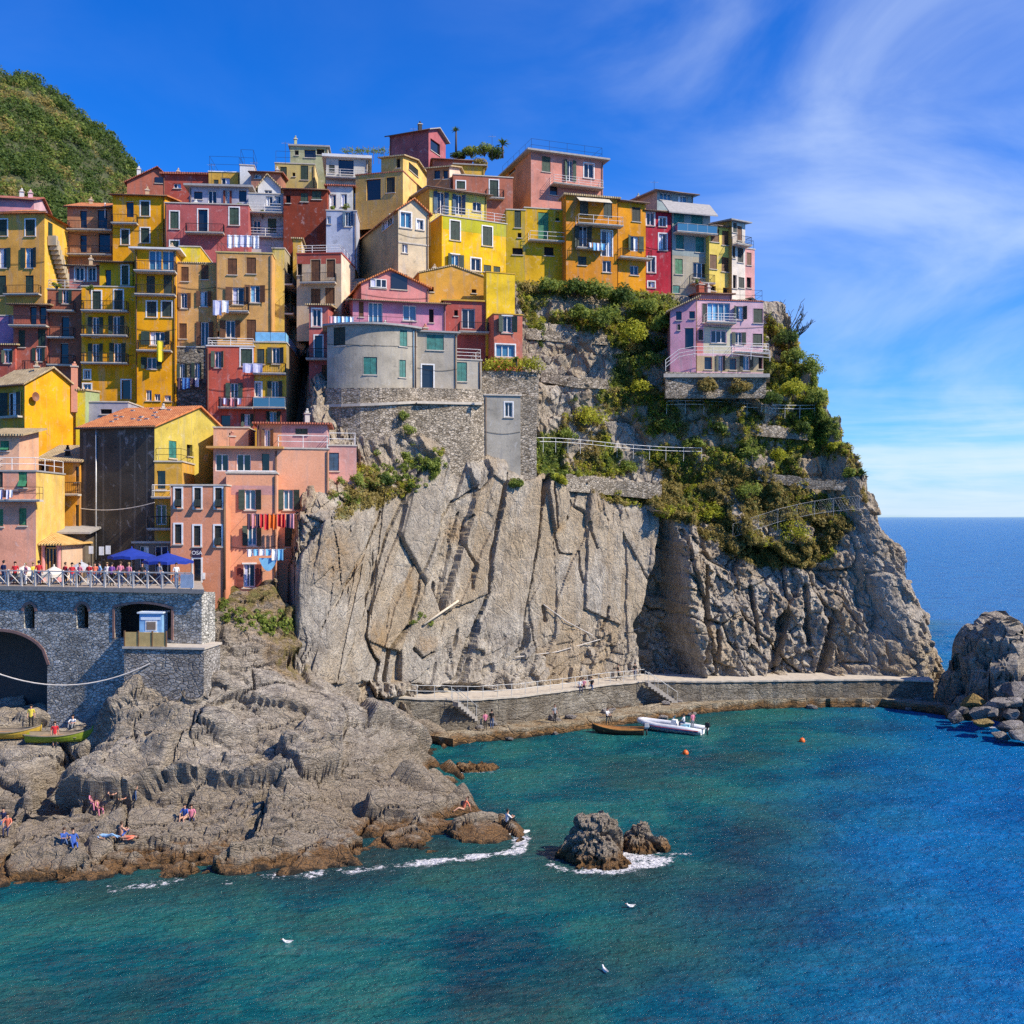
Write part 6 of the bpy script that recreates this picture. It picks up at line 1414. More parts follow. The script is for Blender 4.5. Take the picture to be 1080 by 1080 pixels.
h = H("peach house with green shutters, red door and lines of washing", 238.5, 292, 81.5, 10, 499, 630, (0.78, 0.36, 0.20), dep=6, sink=3, worn=0.5); h.patch(239, 291.5, 512, 522, (0.60, 0.30, 0.26), name="painted_shade_band"); h.wins("264 527 25 21 oB;266 565 21 21 oB;263 607 26 24 orf").finish("flat", 0.3, cap=STONE_TRIM); h.toprail("p", 0.1); peachB = h  # band below the parapet has its shade put into the colour
h = H("taller peach house end with a long terrace railing above the earth bank", 292, 347, 84.5, 12, 473, 640, (0.80, 0.38, 0.22), R2=None, dep=6, sink=3, worn=0.5); h.wins("303 527 26 21 oB;306 566 11 21 c").finish("flat", 0.3, cap=STONE_TRIM); h.toprail("p", 1.0); peachC = h
h = H("recessed mauve peach wing with one blue window against the cliff", 346, 376, 88, 10, 470, 640, (0.70, 0.36, 0.30), dep=5, sink=2); h.wins("352 487 11 19 cug").finish("flat", 0.25, cap=STONE_TRIM); h.toprail("p", 1.0)
h = H("set back peach storey with dark doors behind the peach house terrace", 225, 293, 84, 6, 473, 520, (0.70, 0.34, 0.22), dep=5); h.wins("234 488 14 18 gD;257 488 15 18 gD;280 488 8 19 d").finish("slab", 0.18, rm=plaster(TAN), ov=0.5)
h = H("small peach roof room with a dark door on the upper terrace", 225, 262, 89, 6, 451, 480, (0.78, 0.40, 0.24), dep=4); h.wins("244 463 5 13 d").finish("flat", 0.3)
h = H("mauve and orange penthouse behind the peach house railings", 271, 345, 88, 8, 447, 480, (0.58, 0.30, 0.28), dep=5); h.patch(272, 297, 447, 480, (0.66, 0.30, 0.16), name="orange_paint"); h.wins("282 463 13 20 ob;318 455 13 6 c").finish("slab", 0.15, rm=TILE_R, ov=0.4)
washing("red and orange washing on the peach house with green shutters", peachB, "F", 261, 312, 542, "dpdrroorrdp", (0.9, 1.35), 1.0)
washing("white and blue washing low on the peach house with green shutters", peachB, "F", 261, 301, 579, "wswsws", (0.5, 0.9), 1.0)
cb = MB(); a0 = peachB.az("F", 274, 588)[0]; a1 = peachB.az("F", 293, 588)[0]; zz = peachB.az("F", 280, 588)[1]; N = 12
for k in range(N):
    f0, f1 = k / N, (k + 1) / N; sag = lambda f: 0.95 * (1 - (2 * f - 1) ** 2) + 0.1
    p0, p1 = peachB.pt("F", a0 + (a1 - a0) * f0, zz, 0.9), peachB.pt("F", a0 + (a1 - a0) * f1, zz, 0.9); q0 = p0 - Vector((0, 0, sag(f0))); q1 = p1 - Vector((0, 0, sag(f1))); t_ = Vector((0, 0.02, 0))
    cb.hexa([q0, q1, q1 + t_, q0 + t_], [p0, p1, p1 + t_, p0 + t_])
o = cb.build("hanging_sheet", CLOTH["s"]); prop(o, "big sky blue sheet drooping below the lower washing line of the peach house", "sheet")
h = H("small grey stone tower house with a flat roof in the cliff retaining wall", 511, 549, 102.8, 10, 417, 492, (0.40, 0.36, 0.29), dep=5, sink=1.5, worn=1.0); h.wins("536.5 432 8 15 gf").finish("slab", 0.14, rm=STONE_TRIM, ov=0.12)
# ------------------------------------------------------------------ cafe terrace above the rocks
CONC = mat("old_concrete", (0.33, 0.30, 0.26), 0.95); CONC_L = mat("pale_concrete", (0.48, 0.42, 0.34), 0.9)
BLUEWALL = masonry("grey_stone_wall", (0.24, 0.23, 0.20), (0.42, 0.40, 0.35), (0.58, 0.55, 0.48), 3.6, (0.22, 0.20, 0.17))
BRICK = mat("old_brick", (0.30, 0.16, 0.12), 0.9)
TZ = 15.0
W0 = P(-60, 624, 0); Lw = Vector(((-60 - 540) / 1080 * 75.5, 75.5, 0)); th = R_(-13); wu = Vector((math.cos(th), math.sin(th), 0)); wnrm = Vector((math.sin(th), -math.cos(th), 0))
def wall_a(px): return House.hit(Lw, wu, px)
def wall_z(px, py):
    p = Lw + wu * wall_a(px); return CAMZ + (545 - py) / 1080 * p.y
def wpt(a, z, out=0.0):
    p = Lw + wu * a + wnrm * out; return Vector((p.x, p.y, z))
t = root("stone_wall", wpt(8, 4), "grey stone terrace wall with two arched windows and a wide arch at its foot", "wall")
aend = wall_a(213)
holes = []
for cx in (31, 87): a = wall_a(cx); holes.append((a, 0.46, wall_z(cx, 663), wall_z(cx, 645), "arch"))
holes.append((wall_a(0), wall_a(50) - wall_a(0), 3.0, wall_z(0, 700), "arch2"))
holes.append(((wall_a(120) + wall_a(182)) / 2, (wall_a(182) - wall_a(120)) / 2, wall_z(150, 674), wall_z(150, 642), "flat"))
def hole_at(a, hl):
    c, hw, z0, z1, k = hl; f = (a - c) / hw
    if abs(f) >= 1: return None
    if k == "arch": return z0, z1 + hw * 1.15 * math.sqrt(1 - f * f)
    if k == "arch2": return z0, z1 + (wall_z(0, 666) - wall_z(0, 700)) * math.sqrt(1 - f * f)
    return z0, z1 + 0.35 * (1 - f * f)
mb = MB(); da = 0.08; n = int(aend / da)
for k in range(n):
    a0, a1 = k * da, (k + 1) * da; am = (a0 + a1) / 2
    iv = sorted(x for x in (hole_at(am, hl) for hl in holes) if x); z = 2.5; spans = []
    for h0, h1 in iv:
        if h0 > z: spans.append((z, h0))
        z = max(z, h1)
    spans.append((z, TZ - 0.32))
    for z0, z1 in spans: mb.hexa([wpt(a0, z0), wpt(a1, z0), wpt(a1, z0, -0.9), wpt(a0, z0, -0.9)], [wpt(a0, z1), wpt(a1, z1), wpt(a1, z1, -0.9), wpt(a0, z1, -0.9)])
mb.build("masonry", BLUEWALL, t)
mb = MB()
for hl in holes:
    c, hw, z0, z1, k = hl; N = 18; prev = None; w_ = 0.2 if k != "flat" else 0.16
    if k == "flat":
        for sgn in (-1, 1): mb.hexa([wpt(c + sgn * hw - w_ / 2, z0, .05), wpt(c + sgn * hw + w_ / 2, z0, .05), wpt(c + sgn * hw + w_ / 2, z0, .003), wpt(c + sgn * hw - w_ / 2, z0, .003)], [wpt(c + sgn * hw - w_ / 2, z1, .05), wpt(c + sgn * hw + w_ / 2, z1, .05), wpt(c + sgn * hw + w_ / 2, z1, .003), wpt(c + sgn * hw - w_ / 2, z1, .003)])
    for i in range(N + 1):
        f = -1 + 2 * i / N; f_ = max(-.9999, min(.9999, f)); zz = hole_at(c + hw * f_, hl)[1]
        oc = c + hw * f * (1 + w_ / hw); oz = zz + w_ * (0.3 + 0.7 * math.sqrt(max(0, 1 - f * f))) if k != "flat" else zz + w_
        cur = (wpt(c + hw * f, zz, .04), wpt(oc, oz, .04))
        if prev: mb.hexa([prev[0] - wnrm * .037, cur[0] - wnrm * .037, cur[0], prev[0]], [prev[1] - wnrm * .037, cur[1] - wnrm * .037, cur[1], prev[1]])
        prev = cur
mb.build("arch_trim", BRICK, t)
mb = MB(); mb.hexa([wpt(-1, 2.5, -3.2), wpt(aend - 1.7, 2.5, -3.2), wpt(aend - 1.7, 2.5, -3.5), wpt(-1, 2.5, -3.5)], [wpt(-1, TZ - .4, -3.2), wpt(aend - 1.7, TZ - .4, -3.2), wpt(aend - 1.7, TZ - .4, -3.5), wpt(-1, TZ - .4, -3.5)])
mb.build("inner_wall", mat("shade_backing", (0.07, 0.065, 0.06), 0.95), t)  # backing added behind the arches, its dark colour stands for shade inside
mb = MB(); mb.hexa([wpt(aend - .9, 2.5, -0.91), wpt(aend, 2.5, -0.91), wpt(aend, 2.5, -1.8), wpt(aend - .9, 2.5, -1.8)], [wpt(aend - .9, TZ - .33, -0.91), wpt(aend, TZ - .33, -0.91), wpt(aend, TZ - .33, -1.8), wpt(aend - .9, TZ - .33, -1.8)]); mb.build("side_wall", BLUEWALL, t)
deck = MB(); q = [wpt(-2, TZ - .3, .25), wpt(aend + .3, TZ - .3, .25), wpt(aend - 9.5, TZ - .3, -16), wpt(-2, TZ - .3, -16)]
deck.hexa(q, [v + Vector((0, 0, .3)) for v in q]); structure(deck.build("cafe_terrace", mat("terrace_paving", (0.36, 0.30, 0.24), 0.9)))
t = root("railing", wpt(8, TZ), "pale wooden railing with crossed bars along the cafe terrace", "railing")
a = 0.0; posts = []
while a < aend + 0.1: posts.append(a); a += 1.13
for a0, a1 in zip(posts[:-1], posts[1:]):
    mb = MB(); mb.tube([wpt(a0 + .07, TZ + .12, .1), wpt(a1 - .07, TZ + 1.0, .1)], .035, 4); mb.tube([wpt(a0 + .07, TZ + 1.0, .14), wpt(a1 - .07, TZ + .12, .14)], .035, 4); mb.build("cross_brace", PLANK_L if "PLANK_L" in globals() else mat("pale_wood", (0.58, 0.52, 0.45), 0.8), t)
PLANK_L = MATS["pale_wood"]
for a0 in posts:
    mb = MB(); mb.cbox(wpt(a0, TZ + .6, .12), .12, .12, 1.19, 0, th); mb.build("post", PLANK_L, t)
mb = MB(); mb.hexa([wpt(-.1, TZ + 1.06, .19), wpt(posts[-1] + .1, TZ + 1.06, .19), wpt(posts[-1] + .1, TZ + 1.06, .065), wpt(-.1, TZ + 1.06, .065)], [wpt(-.1, TZ + 1.14, .19), wpt(posts[-1] + .1, TZ + 1.14, .19), wpt(posts[-1] + .1, TZ + 1.14, .065), wpt(-.1, TZ + 1.14, .065)]); mb.build("handrail", PLANK_L, t)
mb = MB(); mb.cbox(wpt(wall_a(199), TZ + .55, .2), 1.0, .05, .95, 0, th); o = mb.build("notice_board", mat("pale_board", (0.55, 0.58, 0.62), .7)); prop(o, "pale notice board fixed to the right end of the terrace railing", "notice board")

def parasol(label, px, py, D, r, m, h=2.5, tilt=0.0):
    top = P(px, py, D); z0 = TZ
    t = root("parasol", (top.x, top.y, z0), label, "parasol", "parasols on the cafe terrace")
    mb = MB(); mb.tube([(top.x, top.y, z0 + .05), (top.x, top.y, top.z)], .035); mb.lathe((top.x, top.y, z0), [(.01, .1), (.3, .08), (.32, .002), (.01, .001)], 10); mb.build("pole", PALE_METAL, t)
    mb = MB(); N = 8; rise = 0.62
    rim = [Vector((top.x + r * math.cos(2 * math.pi * k / N + .3), top.y + r * math.sin(2 * math.pi * k / N + .3), top.z - rise)) for k in range(N)]
    for k in range(N):
        a, b_ = rim[k], rim[(k + 1) % N]; mid = (a + b_) / 2; mid2 = Vector((mid.x, mid.y, mid.z + .07))
        mb.face([a, mid2, top]); mb.face([mid2, b_, top]); dz = Vector((0, 0, -.22)); mb.face([a, mid2, mid2 + dz, a + dz]); mb.face([mid2, b_, b_ + dz, mid2 + dz])
    mb.lathe((top.x, top.y, top.z - .02), [(.06, 0), (.05, .12), (.001, .16)], 8)
    mb.build("canopy", m, t)
    mb = MB()
    for k in range(N): mb.tube([(top.x, top.y, top.z - .05), rim[k] - Vector((0, 0, .02))], .014, 4)
    mb.build("ribs", PALE_METAL, t)
BLUE_C = mat("royal_blue_canvas", (0.010, 0.035, 0.28), 0.85); CREAM_C = mat("cream_canvas", (0.66, 0.60, 0.50), 0.9); GREY_C = mat("grey_canvas", (0.42, 0.42, 0.44), 0.9)
parasol("royal blue parasol, the left of two on the cafe terrace", 139, 578, 78.5, 1.75, BLUE_C); parasol("royal blue parasol beside the peach house, the right of two", 177, 583, 77.0, 1.85, BLUE_C)
parasol("cream parasol at the left of the cafe terrace", 26, 596, 76.5, 1.2, CREAM_C); parasol("cream parasol in the middle of the cafe terrace", 57, 597, 76.0, 1.1, CREAM_C); parasol("grey parasol near the dark shop front", 86, 592, 78, 1.1, GREY_C)
for px, D, lb in ((18, 76, "at the left end of the railing"), (45, 76.4, "below the middle cream parasol"), (66, 75.8, "right of the middle cream parasol"), (120, 77.5, "in front of the left blue parasol"), (150, 76.8, "between the two blue parasols"), (182, 76.3, "below the right blue parasol")):
    x = (px - 540) / 1080 * D; t = root("cafe_table", (x, D, TZ), "small round cafe table " + lb, "table", "tables on the cafe terrace")
    mb = MB(); mb.lathe((x, D, TZ), [(.01, .74), (.42, .74), (.42, .71), (.01, .705)], 14); mb.build("table_top", CREAM_C, t)
    mb = MB(); mb.lathe((x, D, TZ), [(.03, .705), (.03, .06), (.26, .03), (.26, .002)], 10); mb.build("pedestal", IRON, t)
    for s_ in (-1, 1):
        cx = x + s_ * .72; c = root("cafe_chair", (cx, D, TZ), f"{'left' if s_ < 0 else 'right'} dark chair of the cafe table {lb}", "chair", "chairs on the cafe terrace")
        mb = MB(); mb.cbox((cx, D, TZ + .45), .42, .42, .04); mb.build("seat", WOOD, c); mb = MB(); mb.cbox((cx + s_ * .2, D, TZ + .72), .03, .4, .34); mb.build("backrest", WOOD, c)
        for lx in (-.17, .17):
            for ly in (-.17, .17): mb = MB(); mb.tube([(cx + lx, D + ly, TZ + .001), (cx + lx, D + ly, TZ + .43)], .018, 4); mb.build("leg", IRON, c)
# cafe pavilion
D0 = 79.0; x0, x1 = (-20 - 540) / 1080 * D0, (62 - 540) / 1080 * D0
t = root("cafe_pavilion", ((x0 + x1) / 2, D0 + 2.5, TZ), "glazed cafe pavilion with pink columns under a yellow tiled roof", "pavilion")
ze = CAMZ + (545 - 575) / 1080 * D0; nb = 5
for k in range(nb + 1):
    x = x0 + (x1 - x0) * k / nb; mb = MB(); mb.lathe((x, D0, TZ), [(.2, .002), (.2, .15), (.15, .2), (.15, ze - TZ - .2), (.2, ze - TZ - .1), (.2, ze - TZ)], 10); mb.build("column", plaster((0.66, 0.28, 0.26)), t)
    if k < nb:
        xn = x0 + (x1 - x0) * (k + 1) / nb; mb = MB(); zc = TZ + .5
        for f in (0, .33, .66, 1): xx = x + .2 + (xn - x - .4) * f; mb.cbox((xx, D0 + .1, (zc + ze) / 2 - .1), .07, .07, ze - zc - .4)
        mb.cbox(((x + xn) / 2, D0 + .1, ze - .22), xn - x - .4, .08, .12); mb.cbox(((x + xn) / 2, D0 + .1, zc + .1), xn - x - .4, .08, .12); w_ = mb.build("window", mat("honey_wood", (0.52, 0.28, 0.08), .6), t)
        mb = MB(); mb.cbox(((x + xn) / 2, D0 + .16, (zc + ze) / 2), xn - x - .4, .02, ze - zc - .2); mb.build("pane", PANE, w_)
mb = MB(); mb.cbox(((x0 + x1) / 2, D0 + .14, TZ + .26), x1 - x0, .25, .5); mb.build("low_wall", plaster(WHT), t)
mb = MB(); mb.cbox((x1 + .0, D0 + 2.6, (TZ + ze) / 2), .25, 4.6, ze - TZ - .01); mb.cbox(((x0 + x1) / 2, D0 + 4.9, (TZ + ze) / 2), x1 - x0, .2, ze - TZ - .01); mb.build("wall", plaster((0.66, 0.45, 0.3)), t)
mb = MB(); e = .5; A = [Vector((x0 - e, D0 - e, ze)), Vector((x1 + e, D0 - e, ze)), Vector((x1 + e, D0 + 5.2, ze)), Vector((x0 - e, D0 + 5.2, ze))]; r0, r1 = Vector((x0 + 1, D0 + 3.2, ze + 1.0)), Vector((x1 - 2.2, D0 + 3.2, ze + 1.0))
for f in ([A[0], A[1], r1, r0], [A[1], A[2], r1], [A[2], A[3], r0, r1], [A[3], A[0], r0]): mb.face([v + Vector((0, 0, .12)) for v in f])
mb.hexa(A, [v + Vector((0, 0, .12)) for v in A]); mb.build("roof", tile_mat("honey_roof_tiles", (0.48, 0.26, 0.07), (0.66, 0.40, 0.13), (0.76, 0.54, 0.24)), t)
for k, (px, py, w_, h_) in enumerate(((96, 580, 4.5, 8), (107, 581, 5, 9), (114, 580, 5, 9))):
    D = 81.0; p = P(px, py, D); t2 = root("poster_board", (p.x, p.y, TZ), ("white poster board, leftmost of three by the dark grey house", "white poster board in the middle of three by the dark grey house", "white poster board, rightmost of three by the dark grey house")[k], "poster board", "poster boards by the dark grey house")
    mb = MB(); mb.cbox(p, w_ / 1080 * D, .04, h_ / 1080 * D); mb.build("board", WHITE, t2); mb = MB(); mb.cbox((p.x, p.y + .05, (TZ + p.z) / 2), .07, .05, p.z - TZ); mb.build("post", IRON, t2)

# landing, kiosk and plank fence under the terrace
D1 = 69.6; zl = CAMZ + (545 - 684) / 1080 * D1
xa, xb = (131 - 540) / 1080 * D1, (174.5 - 540) / 1080 * D1
mb = MB(); u = Vector((1, -.1, 0)).normalized(); v = Vector((.1, 1, 0)).normalized(); o_ = Vector((xa, D1, 3.2)); mb.box(o_, u * 5.6, v * 2.9, Vector((0, 0, zl - 3.2)))
t = root("landing", (xa + 1.5, D1 + 2, zl), "concrete landing block with a stone side below the terrace wall", "landing")
mb.build("concrete_block", masonry("landing_stone", (0.20, 0.18, 0.16), (0.33, 0.30, 0.27), (0.42, 0.39, 0.35), 3.4), t)
mb = MB(); mb.box(o_ - u * .1 - v * .1 + Vector((0, 0, zl - 3.2 + .002)), u * 5.8, v * 3.1, Vector((0, 0, .14))); mb.build("coping", CONC_L, t)
t = root("plank_fence", o_ + Vector((1, 0, zl - 3)), "honey coloured plank fence on the edge of the concrete landing", "fence")
for k in range(3):
    mb = MB(); mb.box(o_ + u * (.05 + k * .98) + Vector((0, 0, zl - 3.2 + .17)), u * .94, v * .05, Vector((0, 0, .95))); mb.build("panel", mat("honey_planks", (0.56, 0.38, 0.14), .75), t)
for k in range(4):
    mb = MB(); mb.box(o_ + u * (-.02 + k * .98) - v * .03 + Vector((0, 0, zl - 3.2 + .16)), u * .08, v * .1, Vector((0, 0, 1.05))); mb.build("post", WOOD, t)
kx = (162 - 540) / 1080 * 71.6; ky = 71.6; kz = zl + .15
t = root("kiosk", (kx, ky, kz), "small light blue kiosk with a serving window on the landing", "kiosk")
mb = MB(); mb.cbox((kx, ky, kz + 1.05), 1.55, 1.2, 2.1); mb.build("cabin", mat("kiosk_blue", (0.22, 0.42, 0.66), .6), t)
mb = MB(); mb.cbox((kx, ky, kz + 2.15), 1.8, 1.45, .1); mb.cbox((kx, ky - .62, kz + 1.75), 1.35, .03, .2); mb.build("roof", mat("kiosk_white", (0.62, 0.70, 0.78), .6), t)
mb = MB(); mb.cbox((kx + .05, ky - .61, kz + 1.25), .8, .04, .7, 0); mb.build("window", WHITE, t); mb = MB(); mb.cbox((kx + .05, ky - .635, kz + 1.25), .62, .03, .54); mb.build("pane", mat("brown_shade", (0.20, 0.15, 0.11), .5), t)
mb = MB(); mb.cbox((kx + .05, ky - .66, kz + .8), .95, .16, .05); mb.build("counter", WHITE, t)
# ropes
def rope(name, label, pts, r=.03, m=None, cat="rope"):
    mb = MB(); mb.tube(pts, r, 5); o = mb.build(name, m or mat("pale_rope", (0.55, 0.50, 0.44), .9), origin=pts[0]); prop(o, label, cat); return o
a_, b_ = P(-20, 703, 68), P(158, 700, 69.4)
rope("rope", "pale rope sagging from the left edge across to the landing", [a_ + (b_ - a_) * f - Vector((0, 0, 1.35 * 4 * f * (1 - f))) for f in [k / 16 for k in range(17)]], .05)
a_, b_ = dark_house.pt("F", 0.0, dark_house.az("F", 86, 536)[1], .12), P(163, 530, 82.5)
rope("cable", "pale cable strung across the dark grey blank house", [a_ + (b_ - a_) * f - Vector((0, 0, .35 * 4 * f * (1 - f))) for f in [k / 10 for k in range(11)]], .035, cat="cable")

# ------------------------------------------------------------------ quay below the cliff
UP = [(383, 732, 4.55), (440, 736, 3.9), (500, 737, 3.5), (545, 734, 3.35), (590, 728.5, 3.3), (640, 721.5, 3.25), (680, 717.5, 3.2), (740, 718, 3.05), (800, 717.5, 2.95), (860, 716.5, 2.9), (930, 716, 2.9), (985, 718, 2.8)]
def at_z(px, py, z): D = seaD(py, z); return Vector(((px - 540) / 1080 * D, D, z))
up = [at_z(*a) for a in UP]
def offs(pts, d):
    out = []
    for i, p in enumerate(pts):
        t_ = (pts[min(i + 1, len(pts) - 1)] - pts[max(i - 1, 0)]); t_.z = 0; t_.normalize(); out.append(p + Vector((-t_.y, t_.x, 0)) * d)
    return out
def strip_wall(mb, outer, inner, zb, m=0, top_dz=0.0):
    for i in range(len(outer) - 1):
        b4 = [outer[i], outer[i + 1], inner[i + 1], inner[i]]
        mb.hexa([Vector((v.x, v.y, zb)) for v in b4], [Vector((v.x, v.y, v.z + top_dz)) for v in b4], m)
def resample(pts, step):
    out = [pts[0]]
    for p, q in zip(pts[:-1], pts[1:]):
        n = max(1, int((q - p).length / step)); out += [p + (q - p) * k / n for k in range(1, n + 1)]
    return out
upr = resample(up, 0.5)
for p in upr: p.x += rng.uniform(-.04, .04); p.y += rng.uniform(-.06, .06); p.z += rng.uniform(-.02, .02)
QW = rock_mat("quay_concrete", [(0.12, 0.10, 0.075), (0.26, 0.225, 0.175), (0.40, 0.36, 0.29), (0.52, 0.47, 0.39), (0.20, 0.16, 0.11)], veg=False, tide=True, scale=1.0)
mb = MB(); strip_wall(mb, upr, offs(upr, 4.5), -1.5, top_dz=-.16); o = mb.build("quay_wall", QW); prop(o, "weathered concrete wall carrying the upper walkway under the cliff", "wall")
mb = MB(); strip_wall(mb, offs(upr, -.12), offs(upr, 4.6), 0, top_dz=0)
lip = MB()
for i in range(len(upr) - 1):
    oo, ii = offs(upr, -.12), offs(upr, 4.6); b4 = [oo[i], oo[i + 1], ii[i + 1], ii[i]]
    lip.hexa([v - Vector((0, 0, .156)) for v in b4], b4)
structure(lip.build("upper_walkway", CONC_L))
LO = [(478, 779, .7), (500, 774, .75), (530, 771, .8), (560, 768, .8), (600, 763, .85), (640, 757, .85), (680, 752, .85), (700, 749.5, .9), (730, 744.5, .9), (760, 741, .95), (800, 738, .95), (860, 736.5, .95), (930, 737, .9), (1000, 746.5, .75)]
lo = resample([at_z(*a) for a in LO], .5)
for p in lo: p.x += rng.uniform(-.06, .06); p.y += rng.uniform(-.12, .12); p.z += rng.uniform(-.04, .04)
mb = MB()
inn = offs(lo, 3.2)
strip_wall(mb, lo, inn, -1.5, top_dz=0); structure(mb.build("lower_quay", rock_mat("quay_ledge", [(0.22, 0.18, 0.12), (0.36, 0.30, 0.21), (0.48, 0.41, 0.30), (0.56, 0.49, 0.37), (0.34, 0.26, 0.15)], veg=False, tide=True, scale=.8)))
seg_up = [p for p in upr if p.x <= at_z(682, 717.5, 3.2).x]
t = root("railing", seg_up[0], "thin metal railing along the upper walkway below the cliff", "railing"); 
for p in offs(seg_up, .1)[::3]: mb = MB(); mb.tube([p, p + Vector((0, 0, 1.1))], .03, 4); mb.build("post", PALE_METAL, t)
for k, hz in enumerate((1.1, .6)):
    mb = MB(); mb.tube([p + Vector((0, 0, hz)) for p in offs(seg_up, .1)], .024, 4); mb.build("rail", PALE_METAL, t)
def stairs(label, top, bot, width, n=10):
    top, bot = Vector(top), Vector(bot); d = bot - top; dh = Vector((d.x, d.y, 0)); side = Vector((-dh.y, dh.x, 0)).normalized() * width
    t = root("steps", bot, label, "steps"); mb = MB()
    for k in range(n):
        a = top + dh * (k / n); b_ = top + dh * ((k + 1) / n); z = top.z + d.z * ((k + .5) / n)
        zb = z - .42; p = [Vector((a.x, a.y, zb)), Vector((b_.x, b_.y, zb)), Vector((b_.x, b_.y, zb)) + side, Vector((a.x, a.y, zb)) + side]
        mb.hexa(p, [Vector((v.x, v.y, z)) for v in p])
    mb.build("flight", CONC, t)
    for e, sd in enumerate((Vector(), side)):
        rb = MB(); rb.tube([top + sd + Vector((0, 0, 1)), bot + sd + Vector((0, 0, 1))], .03, 4)
        for f in (0, .33, .66, 1): rb.tube([top + sd + d * f + Vector((0, 0, -.1)), top + sd + d * f + Vector((0, 0, 1))], .025, 4)
        rb.build("handrail", PALE_METAL, t)
p0 = at_z(484, 738, 3.5); stairs("steps with a handrail going down from the walkway at its left end", p0 + Vector((0, -1.2, .1)), at_z(512, 766, 1.0) + Vector((0, .9, 0)), .7)
p0 = at_z(682, 718, 3.1); stairs("steps with a handrail going down to the lower quay by the dark recess", p0 + Vector((0, -1.3, .1)), at_z(716, 742, .95) + Vector((0, .9, 0)), .7)

# masonry that holds the tower houses
def mwall(label, pts, thick, name="stone_wall", m=None, batter=.0, parts=None):
    """pts: (px, py_top, py_bottom, D)"""
    top = [P(a, b_, d) for a, b_, _, d in pts]; bot = [P(a, c, d) for a, _, c, d in pts]; bt = [Vector((b_.x, b_.y - batter, b_.z)) for b_ in bot]; mb = MB(); N = len(pts)
    for i in range(N - 1):
        n_ = Vector((0, thick, 0)); mb.hexa([bt[i], bt[i + 1], bot[i + 1] + n_, bot[i] + n_], [top[i], top[i + 1], top[i + 1] + n_, top[i] + n_])
    o = mb.build(name, m or MASON_M, origin=bt[0]); prop(o, label, "wall"); return o
mwall("tall rubble retaining wall under the grey tower house, with weeds growing on it", [(343, 428, 580, 97.0), (360, 427, 570, 96.2), (380, 427, 560, 95.9), (400, 426, 555, 96.1), (420, 425, 550, 96.7), (440, 424, 545, 98.0), (475, 424, 535, 99.6), (496, 425, 530, 100.8), (514, 426, 530, 103.2)], 3.0, batter=.0)
mwall("lower storey of rough stone between the tower house and its retaining wall", [(343, 409, 432, 97.9), (360, 409, 432, 96.9), (380, 409, 432, 96.5), (400, 409, 432, 96.7), (420, 409, 432, 97.3), (440, 409, 432, 98.9), (482, 410, 432, 100.6), (513, 411, 432, 103.0)], 2.0)
mb = MB()
for (a, b_) in zip([(342, 427.5, 96.9), (360, 426.8, 96.1), (380, 426.2, 95.8), (400, 425.4, 96.0), (420, 424.4, 96.6), (440, 423.5, 97.5)], [(360, 426.8, 96.1), (380, 426.2, 95.8), (400, 425.4, 96.0), (420, 424.4, 96.6), (440, 423.5, 97.9), (508, 425, 101.5)]):
    p, q = P(*a), P(*b_); mb.hexa([p + Vector((0, -.15, -.2)), q + Vector((0, -.15, -.2)), q + Vector((0, 1.2, -.2)), p + Vector((0, 1.2, -.2))], [p + Vector((0, -.15, .05)), q + Vector((0, -.15, .05)), q + Vector((0, 1.2, .05)), p + Vector((0, 1.2, .05))])
o = mb.build("ledge", CONC_L); prop(o, "narrow stone ledge running along the top of the tall retaining wall", "ledge")
mwall("rubble wall with a hedge on top to the right of the grey tower houses", [(508, 391, 450, 104.0), (540, 391, 450, 104.4), (568, 393, 450, 105)], 1.5)
mwall("rubble wall with a dark arch beside the small stone tower house", [(547, 418, 510, 103.6), (566, 419, 510, 104.0)], 1.5)
mwall("stone terrace wall below the pink headland house", [(702, 392, 420, 113.3), (740, 393, 420, 113.6), (808, 394, 420, 114)], .8)
def slope_wall(label, pts, h, thick=.5):
    ps = resample([cliff_at(*p) for p in pts], .45); mb = MB()
    for p, q in zip(ps[:-1], ps[1:]):
        f = Vector((0, -.05, 0)); n_ = Vector((0, thick, 0)); j = rng.uniform(-.14, .14)
        mb.hexa([p + f - Vector((0, 0, .5)), q + f - Vector((0, 0, .5)), q + f + n_ - Vector((0, 0, .5)), p + f + n_ - Vector((0, 0, .5))], [v + Vector((0, 0, h + j)) for v in (p + f, q + f, q + f + n_, p + f + n_)])
    o = mb.build("dry_stone_wall", MASON_M, origin=ps[0]); prop(o, label, "wall", "dry stone walls on the slope")
slope_wall("dry stone wall under the white pipe railing", [(600, 512), (650, 515), (698, 520)], 1.2); slope_wall("dry stone wall on the bare upper slope", [(572, 400), (610, 402), (640, 408)], .7); slope_wall("dry stone wall high on the slope below the garden", [(556, 355), (600, 358), (640, 362)], .7)
slope_wall("short dry stone wall beside the garden steps", [(745, 455), (800, 458), (850, 462)], .8); slope_wall("dry stone wall halfway down the right slope", [(800, 505), (850, 508), (890, 512)], .6)

